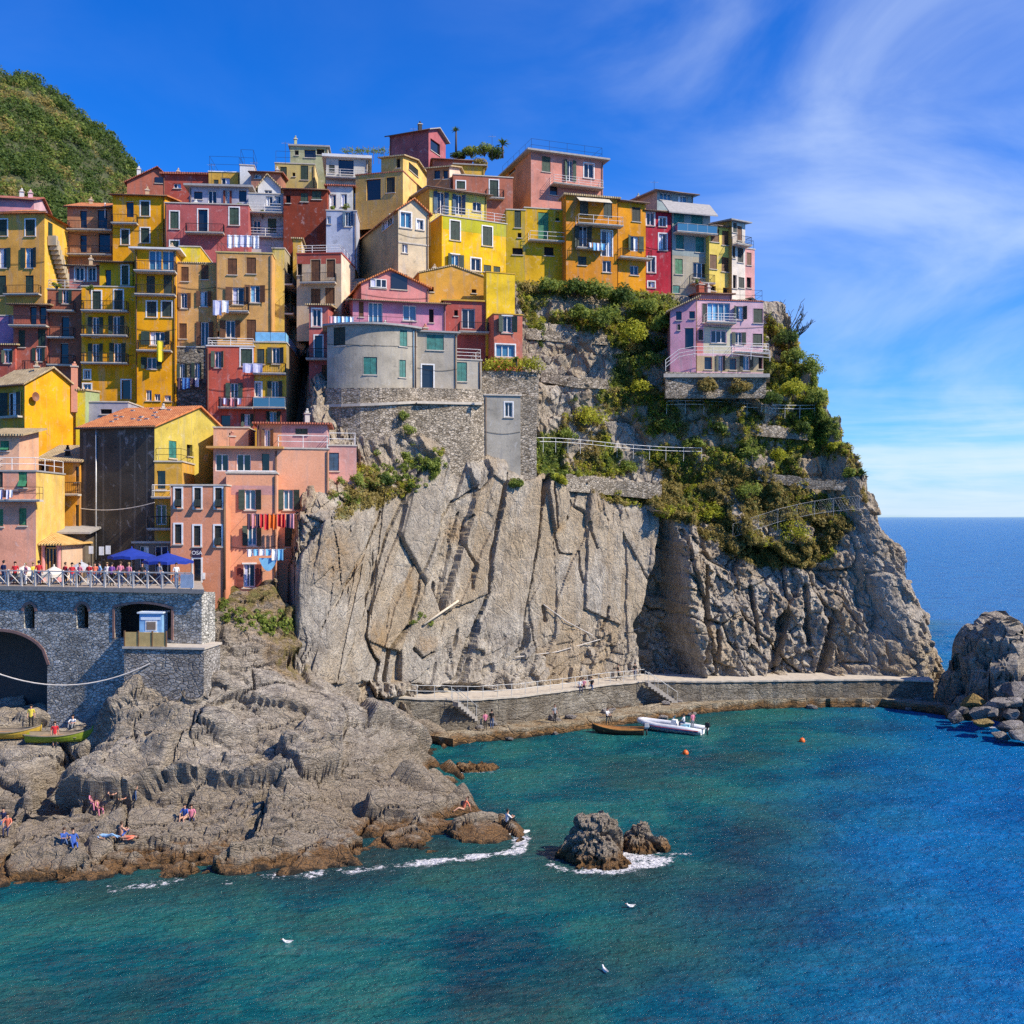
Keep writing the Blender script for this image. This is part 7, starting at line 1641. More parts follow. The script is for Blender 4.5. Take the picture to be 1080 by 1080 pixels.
def slope_rail(label, pts, kind, h=0.8, out=.3, m=None, name="railing"):
    ps = [cliff_at(*p) + Vector((0, -out, .1)) for p in pts]; ps = resample(ps, 1.6)
    zf = np.poly1d(np.polyfit(range(len(ps)), [p.z for p in ps], min(3, len(ps) - 1))); yf = np.poly1d(np.polyfit(range(len(ps)), [p.y for p in ps], min(3, len(ps) - 1)))
    ps = [Vector((p.x, yf(i), zf(i))) for i, p in enumerate(ps)]
    t = root(name, ps[0], label, "railing" if name == "railing" else "fence"); 
    for p in ps: mb = MB(); mb.tube([p - Vector((0, -.2, .7)), p + Vector((0, 0, h))], .024 if kind != 'n' else .015, 4); mb.build("post", m or RAILM[kind][0], t)
    for f in ((1.0, .5) if kind != "n" else (1.0, .05)): mb = MB(); mb.tube([p + Vector((0, 0, h * f)) for p in ps], .03 if kind != 'n' else .013, 4); mb.build("rail", m or RAILM[kind][0], t)
    if kind == "n":
        mb = MB()
        for p, q in zip(ps[:-1], ps[1:]):
            for f in [k / 9 for k in range(10)]:
                for s0, s1 in ((0, 1), (1, 0)):
                    a = p + (q - p) * f; b_ = p + (q - p) * min(1, f + .3); mb.tube([a + Vector((0, 0, h * s0)), b_ + Vector((0, 0, h * s1))], .006, 3, caps=False)
        mb.build("wire_mesh", m, t)
slope_rail("white pipe railing along the path below the small stone tower house", [(562, 470), (600, 474), (650, 477), (700, 479), (742, 480)], "w"); slope_rail("white pipe railing of the garden terrace under the pink house", [(700, 432), (740, 433), (790, 435), (830, 437), (856, 437)], "w")
slope_rail("sagging wire mesh fence across the right slope", [(775, 570), (800, 556), (840, 548), (880, 540), (905, 536)], "n", 1.5, .3, PALE_METAL, "mesh_fence"); slope_rail("rusty mesh fence on the cliff edge against the sea", [(925, 585), (945, 592), (962, 602)], "n", 1.3, .4, IRON, "mesh_fence")
# terrace railing and stair of the pink house
p = [P(702, 391, 113.2), P(716, 380, 113.4), P(732, 377, 113.4), P(772, 377, 113.6), P(812, 381, 113.6)]
t = root("railing", p[0], "white bar railing and stair rail in front of the pink headland house", "railing"); rb = MB(); rail(rb, p, "w", 1.2); rb.build("bars", WHITE, t)
g = MB(); q = [P(700, 394, 113.2), P(812, 394, 113.2), P(812, 394, 118), P(700, 394, 118)]; zt = q[0].z; g.hexa([Vector((v.x, v.y, zt - .4)) for v in q], [Vector((v.x, v.y, zt)) for v in q]); structure(g.build("house_terrace", CONC_L))
# cables on the cliff face
def face_line(name, label, pts, r=.05, off=.25):
    ps = resample([cliff_at(*p) for p in pts], 1.0); rope(name, label, [v + Vector((0, -off, 0)) for v in ps], r, mat("pale_rope", (0.55, 0.50, 0.44), .9), "cable")
face_line("handrail_cable", "pale cable path slanting up the foot of the cliff", [(545, 694), (590, 686), (630, 675), (674, 664)]); face_line("handrail_cable", "short pale cable on the cliff above the slanting path", [(574, 640), (600, 655), (627, 668)])
p, q = cliff_at(450, 657), cliff_at(486, 636); mb = MB(); mb.tube([p + Vector((0, -.4, 0)), q + Vector((0, -.4, .2))], .11, 6); o = mb.build("timber_pole", mat("bleached_timber", (0.62, 0.52, 0.38), .8)); prop(o, "bleached timber pole leaning on a ledge of the cliff face", "pole")

rs = random.Random(31)
for k in range(26):
    i = rs.randrange(4, len(lo) - 4); p = lo[i] + Vector((0, rs.choice((-.35, 2.3, 2.7)) + rs.uniform(-.2, .2), 0)); p.z = .15 if p.y < lo[i].y else lo[i].z + .12; r_ = rs.uniform(.2, .55)
    bm = bmesh.new(); bmesh.ops.create_icosphere(bm, subdivisions=2, radius=1.0); co = np.array([v.co[:] for v in bm.verts]); rr_ = np.random.RandomState(k); pl = rr_.normal(size=(9, 3)); pl /= np.linalg.norm(pl, axis=1)[:, None]
    t_ = np.min(np.where(co @ pl.T > .05, rr_.uniform(.55, .9, 9) / np.maximum(co @ pl.T, .05), 9), axis=1); co = co * np.minimum(t_, 1.2)[:, None] * r_ * np.array([1.4, 1, .8])
    for v, c_ in zip(bm.verts, co): v.co = Vector(c_) + p
    me = bpy.data.meshes.new("fallen_rock"); bm.to_mesh(me); bm.free(); me.materials.append(BOULD_M); o = bpy.data.objects.new("fallen_rock", me); COL.link(o); prop(o, "small fallen rock lying along the lower quay under the cliff", "rock", "fallen rocks along the lower quay")
# ------------------------------------------------------------------ shrubs and trees
def shrub(label, px, py, r, m, p=None, n=900, leaf=.13, flat=.85, group=None, name="shrub", cat="shrub", seed=None, clumps=14, sink=.3):
    p = p or cliff_at(px, py); sd = seed if seed is not None else int(px * 7 + py)
    t = root(name, p, label, cat, group); rs = np.random.RandomState(sd)
    d = rs.normal(size=(clumps, 3)); d /= np.linalg.norm(d, axis=1)[:, None]; d[:, 2] = np.abs(d[:, 2]) * flat
    C = np.array(p[:]) + np.array([0, -.1, r * .25 - sink]) + d * (r * rs.uniform(.35, .85, clumps))[:, None]
    v, q = leaf_cloud(C, r * rs.uniform(.28, .5, clumps), max(20, n // clumps), leaf, seed=sd, flat=.85)
    o = np_mesh("crown", v - np.array(p[:]), q, m); o.parent = t
    mb = MB()
    for k in range(5):
        e = Vector(C[k % clumps]); mb.tube([p - Vector((0, 0, .4)), p + (e - p) * .5 + Vector((0, 0, .1)), e], [.07, .05, .02], 5)
    mb.build("stems", BARK, t); return t
G1 = "bushes on the headland below the houses"
for px, py, r, m, lb, D in [(556, 305, 1.7, LEAF_DRY, "russet bush under the olive yellow house", 116), (580, 300, 1.6, LEAF_MID, "green bush between the russet bush and the big dark bushes", 116), (606, 303, 1.8, LEAF_DARK, "leftmost of the big dark hanging bushes under the orange house", 116.5),
                         (628, 306, 2.0, LEAF_MID, "middle, lighter one of the big hanging bushes under the orange house", 116.5), (655, 312, 2.2, LEAF_DARK, "largest dark bush under the brighter orange house", 117), (682, 322, 1.8, LEAF_MID, "bush at the foot of the crimson house", 118),
                         (700, 340, 1.8, LEAF_MID, "pale green bush left of the pink headland house", 117), (640, 335, 2.0, LEAF_MID, "light green bush hanging below the big dark bushes", 114.5), (664, 350, 1.9, LEAF_LIME, "yellow green bush on the slope left of the pink house", 114.5), (612, 328, 1.5, LEAF_MID, "green bush above the bare rubble slope", 114.5)]:
    shrub(lb, px, py, r, m, p=P(px, py + 6, D) , n=2000, leaf=.15, clumps=22, group=G1)
for px, py, r, m, lb in [(622, 448, 2.2, LEAF_LIME, "big light green bush left of the middle of the slope"), (600, 462, 1.2, LEAF_MID, "small green bush above the white pipe railing"), (690, 385, 1.6, LEAF_MID, "green bush on the slope under the pink porch"), (668, 372, 1.7, LEAF_DRY, "straw coloured bush on the upper slope"),
                         (676, 410, 1.5, LEAF_LIME, "yellowish bush on the upper slope by the pale rock chute"), (700, 455, 1.6, LEAF_MID, "green bush right of the light green bush"), (728, 470, 1.3, LEAF_MID, "bush at the right end of the pipe railing"), (660, 498, 1.4, LEAF_MID, "green bush over the dry stone wall"),
                         (700, 545, 1.5, LEAF_LIME, "yellow green bush at the lip of the dark recess"), (750, 548, 1.7, LEAF_LIME, "yellow green bush on the lip of the broken cliff"), (790, 520, 1.8, LEAF_MID, "green bush above the sagging wire fence"), (835, 565, 2.0, LEAF_LIME, "bright yellow green bush hanging under the wire fence"), (870, 552, 1.6, LEAF_DRY, "dry yellow bush at the right end of the wire fence"),
                         (790, 480, 1.4, LEAF_MID, "green bush below the garden terrace railing"), (825, 485, 1.3, LEAF_LIME, "lime bush on the right slope below the garden railing"), (760, 455, 1.2, LEAF_DARK, "dark ivy bush under the garden railing"), (845, 455, 1.3, LEAF_DARK, "dark ivy bush under the right end of the garden railing"),
                         (895, 498, 1.1, LEAF_MID, "green bush near the right edge of the headland"), (880, 470, 1.0, LEAF_LIME, "lime bush just inside the right edge of the headland"), (560, 478, 1.0, LEAF_MID, "green bush at the left end of the pipe railing"), (590, 505, .9, LEAF_LIME, "lime tuft on top of the smooth slab"), (545, 508, .8, LEAF_MID, "green tuft on top of the slab by the stone tower house"),
                         (375, 505, 1.0, LEAF_MID, "green bush beside the recessed peach wing"), (405, 508, .9, LEAF_DARK, "dark bush on the ledge under the retaining wall"), (455, 490, .8, LEAF_MID, "green bush at the foot of the retaining wall")]:
    shrub(lb, px, py, r, m, n=1100, clumps=16, group=G1)
for px, py, r, m, lb, D in [(835, 405, 1.6, LEAF_LIME, "bright yellow bush right of the garden of the pink house", 116.5), (812, 416, 1.5, LEAF_DARK, "dark green bush left of the bright yellow bush", 115), (852, 385, 1.9, LEAF_MID, "tall green bush on the right edge of the garden", 119), (828, 352, 1.6, LEAF_DARK, "dark conifer like bush against the pink house corner", 119), (745, 402, 1.3, LEAF_DRY, "grey brown dry bush under the pink house terrace", 113), (780, 404, 1.4, LEAF_DRY, "dry thorny bush in the middle under the pink house terrace", 113.2), (860, 415, 1.4, LEAF_MID, "green bush at the right end of the garden railing", 117.5),
                         (838, 372, 1.5, LEAF_MID, "green bush at the foot of the bare branched tree", 118)]:
    shrub(lb, px, py, r, m, p=P(px, py + 8, D), n=1800, clumps=20, group=G1)
for px, py, D, r in [(425, 440, 97.0, .8), (432, 455, 97.2, .9), (440, 470, 97.5, .9), (428, 480, 97.0, .8)]:
    shrub("weeds hanging from the tall retaining wall" + {440: ", topmost clump", 455: ", second clump", 470: ", third clump", 480: ", lowest clump"}[py], px, py, r, LEAF_MID, p=P(px, py, D - .3), n=420, clumps=9, leaf=.1, name="wall_weeds", cat="weeds", group="weeds on the retaining wall")
# hedge
t = root("hedge", P(515, 388, 103.9), "bright green hedge along the rubble wall right of the grey tower houses", "hedge"); C = []
for k in range(34): p = P(513 + k * 1.7, 384 + 3 * math.sin(k), 104.2 + .02 * k); C.append(p[:])
C = np.array(C); v, q = leaf_cloud(C, np.full(len(C), .75), 60, .12, seed=77); o = np_mesh("foliage", v - np.array(WORLD_LOC[t.name][:]), q, LEAF_LIME); o.parent = t
mb = MB()
for k in range(0, 34, 4): mb.tube([Vector(C[k]) - Vector((0, 0, .9)), Vector(C[k])], .04, 5)
mb.build("stems", BARK, t)
# bare branched tree
base = P(832, 372, 118.5); t = root("bare_tree", base, "dark tree with bare upswept branches against the sky", "tree"); mb = MB()
mb.tube([base - Vector((0, 0, 1)), base + Vector((0, 0, 1.4)), base + Vector((.3, 0, 2.4))], [.22, .17, .12], 7); mb.build("trunk", BARK, t)
rs = random.Random(5); mb = MB(); BR = mat("dark_twigs", (0.05, 0.055, 0.04), .9)
for k in range(17):
    a = -0.15 + 1.35 * k / 16 + rs.uniform(-.08, .08); L = rs.uniform(2.6, 4.6); o0 = base + Vector((.2 * rs.random(), rs.uniform(-.3, .3), .9 + 1.2 * rs.random())); dirv = Vector((math.sin(a), rs.uniform(-.5, .5), math.cos(a) * .9))
    pts = [o0 + dirv * (L * f) + Vector((.35 * math.sin(3 * f + k), 0, .5 * f * f)) for f in (0, .3, .6, 1)]
    mb.tube(pts, [.06, .05, .04, .02], 5)
    for j in range(7):
        f = rs.uniform(.35, 1); b0 = o0 + dirv * (L * f) + Vector((.35 * math.sin(3 * f + k), 0, .5 * f * f)); mb.tube([b0, b0 + Vector((rs.uniform(-.3, .5), rs.uniform(-.3, .3), rs.uniform(.2, .7)))], [.035, .02], 4)
mb.build("branches", BR, t)
# agave on the skyline
def agave(label, c, r, n=26, m=None, seed=3, name="agave", trunk=0):
    t = root(name, c, label, "plant" if not trunk else "palm"); rs = random.Random(seed); mb = MB()
    for k in range(n):
        a = rs.uniform(0, 2 * math.pi); e = rs.uniform(.1, 1.3); d = Vector((math.cos(a) * math.cos(e), math.sin(a) * math.cos(e), math.sin(e))); sd = d.cross(Vector((0, 0, 1))); sd = sd.normalized() * r * .09 if sd.length > .01 else Vector((.1, 0, 0)); c0 = Vector(c) + Vector((0, 0, trunk))
        p = [c0, c0 + d * r * .5, c0 + d * r - Vector((0, 0, r * .25))]; th_ = Vector((0, 0, -.03))
        mb.hexa([p[0] - sd * .6 + th_, p[0] + sd * .6 + th_, p[1] + sd + th_, p[1] - sd + th_], [p[0] - sd * .6, p[0] + sd * .6, p[1] + sd, p[1] - sd]); mb.face([p[1] - sd, p[1] + sd, p[2]])
    mb.build("leaves", m or LEAF_DARK, t)
    mb = MB(); mb.tube([Vector(c) - Vector((0, 0, .6)), Vector(c) + Vector((0, 0, trunk + .05))], [.16, .12], 7); mb.build("trunk", BARK, t)
agave("spiky agave standing out on the right edge of the headland", cliff_at(908, 500) + Vector((.2, -.1, .1)), 1.25)
# roof gardens
gr = root("roof_garden_trellis", P(375, 160, 134), "row of stakes and climbing plants on the skyline terrace", "trellis")
for k in range(9):
    mb = MB(); p = P(366 + k * 5.6, 161, 134); mb.tube([p - Vector((0, 0, 1.5)), p + Vector((0, 0, .9))], .03, 4); mb.build("stake", WOOD, gr)
C = np.array([P(362 + k * 2.4, 158 + (k % 3), 134.2)[:] for k in range(20)]); v, q = leaf_cloud(C, np.full(20, .45), 40, .11, seed=9); o = np_mesh("climbing_plants", v - np.array(WORLD_LOC[gr.name][:]), q, LEAF_MID); o.parent = gr
for k, (px, py, D, r, m, lb) in enumerate([(484, 161, 140, 1.1, LEAF_DARK, "dark bush right of the plum red house on the skyline"), (497, 158, 140, 1.3, LEAF_MID, "green tree between the plum house and the salmon house"), (511, 157, 139, 1.5, LEAF_MID, "round green tree in the skyline garden"), (524, 160, 139, 1.3, LEAF_DARK, "dark green tree next to the salmon house"), (505, 170, 137, 1.3, LEAF_DRY, "brownish bush below the skyline trees")]):
    shrub(lb, px, py, r, m, p=P(px, py + 5, D), n=1300, clumps=16, name="garden_tree", cat="tree", group="trees in the skyline garden")
agave("small palm in the skyline garden behind the round tree", P(530, 162, 138.5), 1.3, name="palm", seed=8, trunk=1.2)
agave("small cypress like yucca on a thin trunk on the skyline", P(481, 158, 141), .9, name="yucca", seed=12, trunk=2.6)
for k, (px, py, D, r, lb) in enumerate([(351, 219, 118, .5, "left plant on the pale blue house terrace"), (366, 218, 118, .6, "right plant on the pale blue house terrace"), (277, 224, 119.5, .5, "plant on the terrace of the white house"), (95, 303, 105.3, .5, "leafy pot plant on the terrace of the tall yellow house"), (60, 300, 106.3, .45, "flowering plant on the tall brick red house terrace"), (252, 216, 119.5, .5, "plant on the white roof terrace of the long red house"), (545, 379, 99, .5, "small plant below the red cliff top house"), (735, 296, 121, .4, "plant on the balcony of the grey green house")]):
    shrub(lb, px, py, r, LEAF_MID, p=P(px, py + 3, D), n=260, clumps=7, leaf=.09, name="pot_plant", cat="pot plant", sink=0, group="plants on the terraces")

# ------------------------------------------------------------------ people
SKIN = mat("skin", (0.50, 0.27, 0.18), .6); HAIRS = [mat("brown_hair", (0.06, 0.03, 0.015), .7), mat("black_hair", (0.012, 0.010, 0.010), .7), mat("fair_hair", (0.30, 0.19, 0.08), .7)]
GARM = {k: mat(n, c, .85) for k, n, c in [("r", "red_garment", (0.50, 0.02, 0.03)), ("b", "blue_garment", (0.04, 0.10, 0.36)), ("w", "white_garment", (0.74, 0.73, 0.71)), ("k", "black_garment", (0.015, 0.015, 0.018)), ("n", "navy_garment", (0.02, 0.03, 0.09)), ("p", "pink_garment", (0.62, 0.20, 0.28)), ("o", "coral_garment", (0.70, 0.18, 0.10)), ("y", "yellow_garment", (0.62, 0.50, 0.06)), ("g", "grey_garment", (0.24, 0.25, 0.27)), ("l", "light_blue_garment", (0.25, 0.42, 0.62)), ("u", "purple_garment", (0.22, 0.08, 0.32)), ("d", "denim_garment", (0.07, 0.12, 0.24))]}
GARM["s"] = SKIN
def pose(kind):
    J = dict(pel=(0, 0, .93), che=(0, .01, 1.26), nec=(0, .01, 1.45), heb=(0, -.01, 1.53), hea=(0, -.02, 1.64))
    for s, x in (("l", 1), ("r", -1)):
        J.update({s + "sh": (x * .17, .01, 1.41), s + "el": (x * .23, .05, 1.15), s + "wr": (x * .24, -.04, .92), s + "hi": (x * .09, 0, .90), s + "kn": (x * .10, -.03, .50), s + "an": (x * .10, .02, .09), s + "to": (x * .12, -.14, .035)})
    if kind == "walk":
        J.update(lkn=(.10, -.16, .52), lan=(.10, -.20, .12), lto=(.11, -.36, .06), rkn=(-.10, .02, .50), ran=(-.10, .26, .16), rto=(-.11, .14, .04), lel=(.23, .16, 1.17), lwr=(.23, .10, .94), rel=(-.23, -.05, 1.16), rwr=(-.22, -.22, 1.0))
    if kind in ("sit", "situp", "lean"):
        dz = -.83 if kind != "lean" else -.83
        for k in ("pel", "che", "nec", "heb", "hea", "lsh", "rsh", "lel", "rel", "lwr", "rwr", "lhi", "rhi"): x, y, z = J[k]; J[k] = (x, y + (-.06 * max(0, z - 1) if kind != "lean" else .5 * max(0, z - .95)), z + dz)
        for s, x in (("l", 1), ("r", -1)):
            if kind == "sit": J.update({s + "kn": (x * .13, -.43, .12), s + "an": (x * .13, -.50, -.32), s + "to": (x * .14, -.66, -.37), s + "el": (x * .25, -.14, .34), s + "wr": (x * .16, -.34, .22)})
            elif kind == "situp": J.update({s + "kn": (x * .15, -.36, .42), s + "an": (x * .13, -.52, .06), s + "to": (x * .14, -.68, .02), s + "el": (x * .26, -.18, .38), s + "wr": (x * .13, -.40, .40)})
            else: J.update({s + "kn": (x * .13, -.42, .26), s + "an": (x * .12, -.80, .06), s + "to": (x * .13, -.94, .08), s + "el": (x * .30, .34, .26), s + "wr": (x * .28, .42, .02)})
    if kind == "lie":
        J.update(pel=(0, 0, .12), che=(0, .34, .14), nec=(0, .53, .15), heb=(0, .61, .16), hea=(0, .72, .17))
        for s, x in (("l", 1), ("r", -1)): J.update({s + "sh": (x * .17, .49, .13), s + "el": (x * .30, .28, .07), s + "wr": (x * .27, .04, .05), s + "hi": (x * .09, -.04, .11), s + "kn": (x * .12, -.45, .14 if x > 0 else .30), s + "an": (x * .12, -.85, .07), s + "to": (x * .14, -.92, .17)})
    return {k: Vector(v) for k, v in J.items()}
RAD = dict(pel=.135, che=.14, nec=.058, heb=.065, hea=.098, sh=.062, el=.043, wr=.030, hi=.088, kn=.058, an=.038, to=.036)
PROTO = {}
def person_mesh(kind):
    if kind in PROTO: return PROTO[kind]
    J = pose(kind); names = list(J); ix = {k: i for i, k in enumerate(names)}
    E = [("pel", "che"), ("che", "nec"), ("nec", "heb"), ("heb", "hea")]
    for s in "lr": E += [("che", s + "sh"), (s + "sh", s + "el"), (s + "el", s + "wr"), ("pel", s + "hi"), (s + "hi", s + "kn"), (s + "kn", s + "an"), (s + "an", s + "to")]
    me = bpy.data.meshes.new("tmp_body"); me.from_pydata([J[k][:] for k in names], [(ix[a], ix[b_]) for a, b_ in E], []); me.update()
    o = bpy.data.objects.new("tmp_body", me); COL.link(o); md = o.modifiers.new("skin", "SKIN"); md.use_smooth_shade = True
    for i, k in enumerate(names):
        r_ = RAD.get(k, RAD.get(k[1:])); sv_ = me.skin_vertices[0].data[i]; sv_.radius = (r_ * (1.15 if k in ("pel", "che") else 1), r_ * (.8 if k in ("pel", "che") else 1)); sv_.use_root = (k == "pel")
    sb = o.modifiers.new("sub", "SUBSURF"); sb.levels = 1; sb.render_levels = 1
    dg = bpy.context.evaluated_depsgraph_get(); dg.update(); bm_ = bpy.data.meshes.new_from_object(o.evaluated_get(dg)); bpy.data.objects.remove(o)
    V = [v.co.copy() for v in bm_.vertices]; Fc = [tuple(p.vertices) for p in bm_.polygons]
    bones = [(J[a], J[b_], n) for a, b_, n in [("pel", "che", 1), ("che", "nec", 1), ("nec", "hea", 0)] + [(s + a, s + b_, n) for s in "lr" for a, b_, n in (("sh", "el", 1), ("el", "wr", 0), ("hi", "kn", 2), ("kn", "an", 2), ("an", "to", 3))]]
    def near(p):
        best = (9, 0)
        for a, b_, n in bones:
            d = b_ - a; t_ = max(0, min(1, (p - a).dot(d) / d.dot(d))); best = min(best, ((p - a - d * t_).length, n))
        return best[1]
    mb = MB(); mb.v = [tuple(v) for v in V]; mb.f = list(Fc); mb.sm = [True] * len(Fc); mb.m = [near(sum((V[i] for i in f), Vector()) / len(f)) for f in Fc]
    # hands: palm, four unequal curled fingers and a thumb; face: nose, ears, eyes, mouth
    for s, x in (("l", 1), ("r", -1)):
        w, e = J[s + "wr"], J[s + "el"]; d = (w - e).normalized(); sd = d.cross(Vector((1, 0, 0)) if abs(d.x) < .8 else Vector((0, 1, 0))).normalized(); nn_ = d.cross(sd)
        mb.tube([w - d * .02, w + d * .045, w + d * .085], [.026, .036, .034], 7, 0)
        for k, ln in enumerate((.068, .078, .072, .056)):
            f0 = w + d * .08 + sd * (.024 - .016 * k); mb.tube([f0, f0 + d * ln * .5 + nn_ * .006, f0 + d * ln * .85 + nn_ * .026], [.009, .008, .006], 5, 0)
        f0 = w + d * .03 + sd * .03; mb.tube([f0, f0 + sd * .028 + d * .03, f0 + sd * .032 + d * .06], [.011, .010, .007], 5, 0)
    hd = J["hea"]; up = (J["hea"] - J["heb"]).normalized(); fw = Vector((0, -1, 0)) if kind != "lie" else Vector((0, 0, 1)); fw = (fw - up * fw.dot(up)).normalized(); rt = fw.cross(up)
    mb.tube([hd + fw * .088 + up * .015, hd + fw * .118 - up * .02, hd + fw * .09 - up * .03], [.008, .015, .008], 5, 0)
    for x in (-1, 1):
        mb.tube([hd + rt * x * .092 + up * .02, hd + rt * x * .108, hd + rt * x * .092 - up * .03], [.008, .014, .007], 5, 0); mb.tube([hd + fw * .086 + rt * x * .034 + up * .012, hd + fw * .096 + rt * x * .034 + up * .012], [.013, .009], 6, 4)
    mb.tube([hd + fw * .088 - up * .055 - rt * .022, hd + fw * .094 - up * .055, hd + fw * .088 - up * .055 + rt * .022], .006, 4, 5)
    body = bpy.data.meshes.new("person_" + kind); body.from_pydata(mb.v, [], mb.f); body.polygons.foreach_set("material_index", mb.m); body.polygons.foreach_set("use_smooth", mb.sm)
    for m in (SKIN, GARM["w"], GARM["d"], GARM["k"], MATS["black_hair"], mat("lips", (0.35, 0.10, 0.09), .6)): body.materials.append(m)
    body.update()
    hb = bmesh.new(); bmesh.ops.create_icosphere(hb, subdivisions=2, radius=1)
    for v in list(hb.verts):
        c = v.co; 
        if c.y < -.25 and c.z < .35: hb.verts.remove(v)
    for v in hb.verts: c = v.co.copy(); v.co = hd + rt * (c.x * .110) + (-fw) * (c.y * .118 + .012) + up * (c.z * .118 + .018) if False else hd + rt * (c.x * .110) - fw * (c.y * .118 + .012) + up * (c.z * .118 + .02)
    hm = bpy.data.meshes.new("hair_" + kind); hb.to_mesh(hm); hb.free(); hm.materials.append(HAIRS[0])
    PROTO[kind] = (body, hm); return PROTO[kind]
# the sphere above faces +fw along -y of its own frame
def person(label, kind, loc, rz, top, bot, hair=0, group=None, s=1.0):
    body, hm = person_mesh(kind)
    o = bpy.data.objects.new("person", body); COL.link(o); o.location = loc; o.rotation_euler = (0, 0, R(rz)); o.scale = (s, s, s)
    for i, m in ((1, GARM[top]), (2, GARM[bot])): o.material_slots[i].link = "OBJECT"; o.material_slots[i].material = m
    h_ = bpy.data.objects.new("hair", hm); COL.link(h_); h_.parent = o; h_.material_slots[0].link = "OBJECT"; h_.material_slots[0].material = HAIRS[hair]
    return prop(o, label, "person", group)
# on the cafe terrace
GT = "people on the cafe terrace"
for px, D, kind, rz, a, b_, hr, lb in [(4, 74.9, "stand", 160, "n", "d", 1, "person in navy standing at the left edge of the terrace"), (16, 75.2, "stand", 20, "r", "k", 0, "person in red beside the left cream parasol"), (27, 74.6, "stand", -40, "p", "w", 2, "person in pink with white trousers by the left cream parasol"), (35, 75.0, "walk", 70, "y", "d", 2, "person in yellow walking along the terrace"), (41, 74.4, "stand", 200, "r", "n", 1, "person in red and navy between the cream parasols"),
                                  (69, 74.3, "stand", 150, "r", "k", 0, "person in red right of the middle cream parasol"), (76, 74.0, "stand", 30, "r", "d", 1, "person in red and denim under the grey parasol"), (84, 74.4, "stand", -20, "p", "k", 0, "person in pink and black beside the grey parasol"), (94, 73.7, "stand", 170, "r", "w", 0, "person in red with white trousers in the middle of the crowd"), (100, 74.3, "stand", 10, "o", "d", 1, "person in coral in the middle of the crowd"),
                                  (105, 73.8, "walk", -70, "l", "n", 1, "person in light blue walking through the crowd"), (113, 74.5, "stand", 0, "w", "g", 2, "person in white left of the left blue parasol"), (118, 73.6, "stand", 180, "u", "k", 1, "person in purple at the railing"), (127, 73.7, "stand", 190, "p", "d", 0, "person in pink under the left blue parasol"), (136, 73.4, "stand", 165, "p", "g", 2, "person in pink and grey at the railing under the left blue parasol"), (150, 74.4, "stand", 20, "k", "k", 1, "person in black between the blue parasols"), (168, 74.2, "stand", -30, "g", "n", 1, "person in grey under the right blue parasol"), (186, 73.6, "stand", 40, "w", "d", 0, "person in white under the right end of the right blue parasol")]:
    person(lb, kind, ((px - 540) / 1080 * D, D, TZ), rz, a, b_, hr, GT, rng.uniform(.94, 1.04))
GR = "people on the shore rocks"
def on_rock(px, py): p = rock_at(px, py); return p
for px, py, kind, rz, a, b_, hr, lb in [(10, 874, "sit", 10, "o", "n", 0, "person in coral top and navy trousers sitting at the left edge of the rocks"), (2, 866, "sit", -10, "n", "d", 1, "person in navy half out of the photo at the left edge"), (68, 888, "situp", 60, "b", "d", 0, "person in blue hunched on the lower rocks"), (76, 890, "lean", 30, "b", "b", 1, "person all in blue leaning back next to the hunched one"), (97, 850, "sit", 50, "p", "p", 0, "person in pink sitting on the ledge with a friend"), (105, 851, "sit", 40, "s", "p", 1, "bare shouldered person sitting right of the person in pink"), (121, 844, "situp", 10, "s", "k", 0, "sunbather with arms round the knees in the small gully"), (132, 845, "situp", 0, "o", "k", 2, "person in coral top sitting in the small gully"), (141, 844, "stand", -20, "w", "d", 1, "person in white standing at the right of the gully group"),
                                     (194, 862, "sit", -10, "b", "s", 1, "person in blue shirt sitting on the rocks with bare legs"), (203, 862, "sit", 20, "p", "n", 0, "person in pink sitting beside the blue shirt"), (114, 884, "lie", 80, "l", "l", 1, "person in light blue lying on the rocks"), (127, 882, "situp", 150, "s", "b", 0, "dark haired sunbather sitting beside the one lying down"), (133, 885, "lie", -100, "o", "s", 0, "sunbather in coral lying to the right"), (33, 768, "stand", 20, "y", "k", 1, "person in yellow standing on the rocks above the green boat"), (58, 788, "stand", 30, "r", "s", 0, "person in red bending by the bow of the green boat"), (76, 766, "situp", 0, "w", "g", 1, "person in white sitting on the rocks above the green boat"), (490, 853, "lean", -60, "o", "s", 0, "sunbather in coral on the tip of the shore rocks"), (533, 868, "situp", 120, "w", "k", 1, "person in white crouching at the end of the shore rocks")]:
    person(lb, kind, on_rock(px, py) + Vector((0, 0, .02)), rz, a, b_, hr, GR, .98)
GQ = "people on the walkway and quay"
def upz(px): k = min(range(len(upr)), key=lambda i: abs(project(upr[i].x, upr[i].y, upr[i].z)[0] - px)); return upr[k]
for px, back, kind, rz, a, b_, hr, lb in [(611, .25, "sit", 10, "w", "n", 1, "person in white, leftmost of three sitting on the walkway edge"), (617, .25, "sit", 0, "p", "k", 0, "person in pink, middle of three sitting on the walkway edge"), (624, .25, "sit", -10, "k", "d", 1, "person in black, rightmost of three sitting on the walkway edge"), (655, 1.2, "walk", 90, "k", "k", 1, "person in black walking along the upper walkway"), (671, .9, "stand", 20, "k", "n", 1, "person in black standing at the top of the right steps")]:
    p = upz(px); person(lb, kind, p + Vector((0, back, .0)), rz, a, b_, hr, GQ)
def loz(px, py, back): k = min(range(len(lo)), key=lambda i: abs(project(lo[i].x, lo[i].y, lo[i].z)[0] - px)); return lo[k] + Vector((0, back, 0))
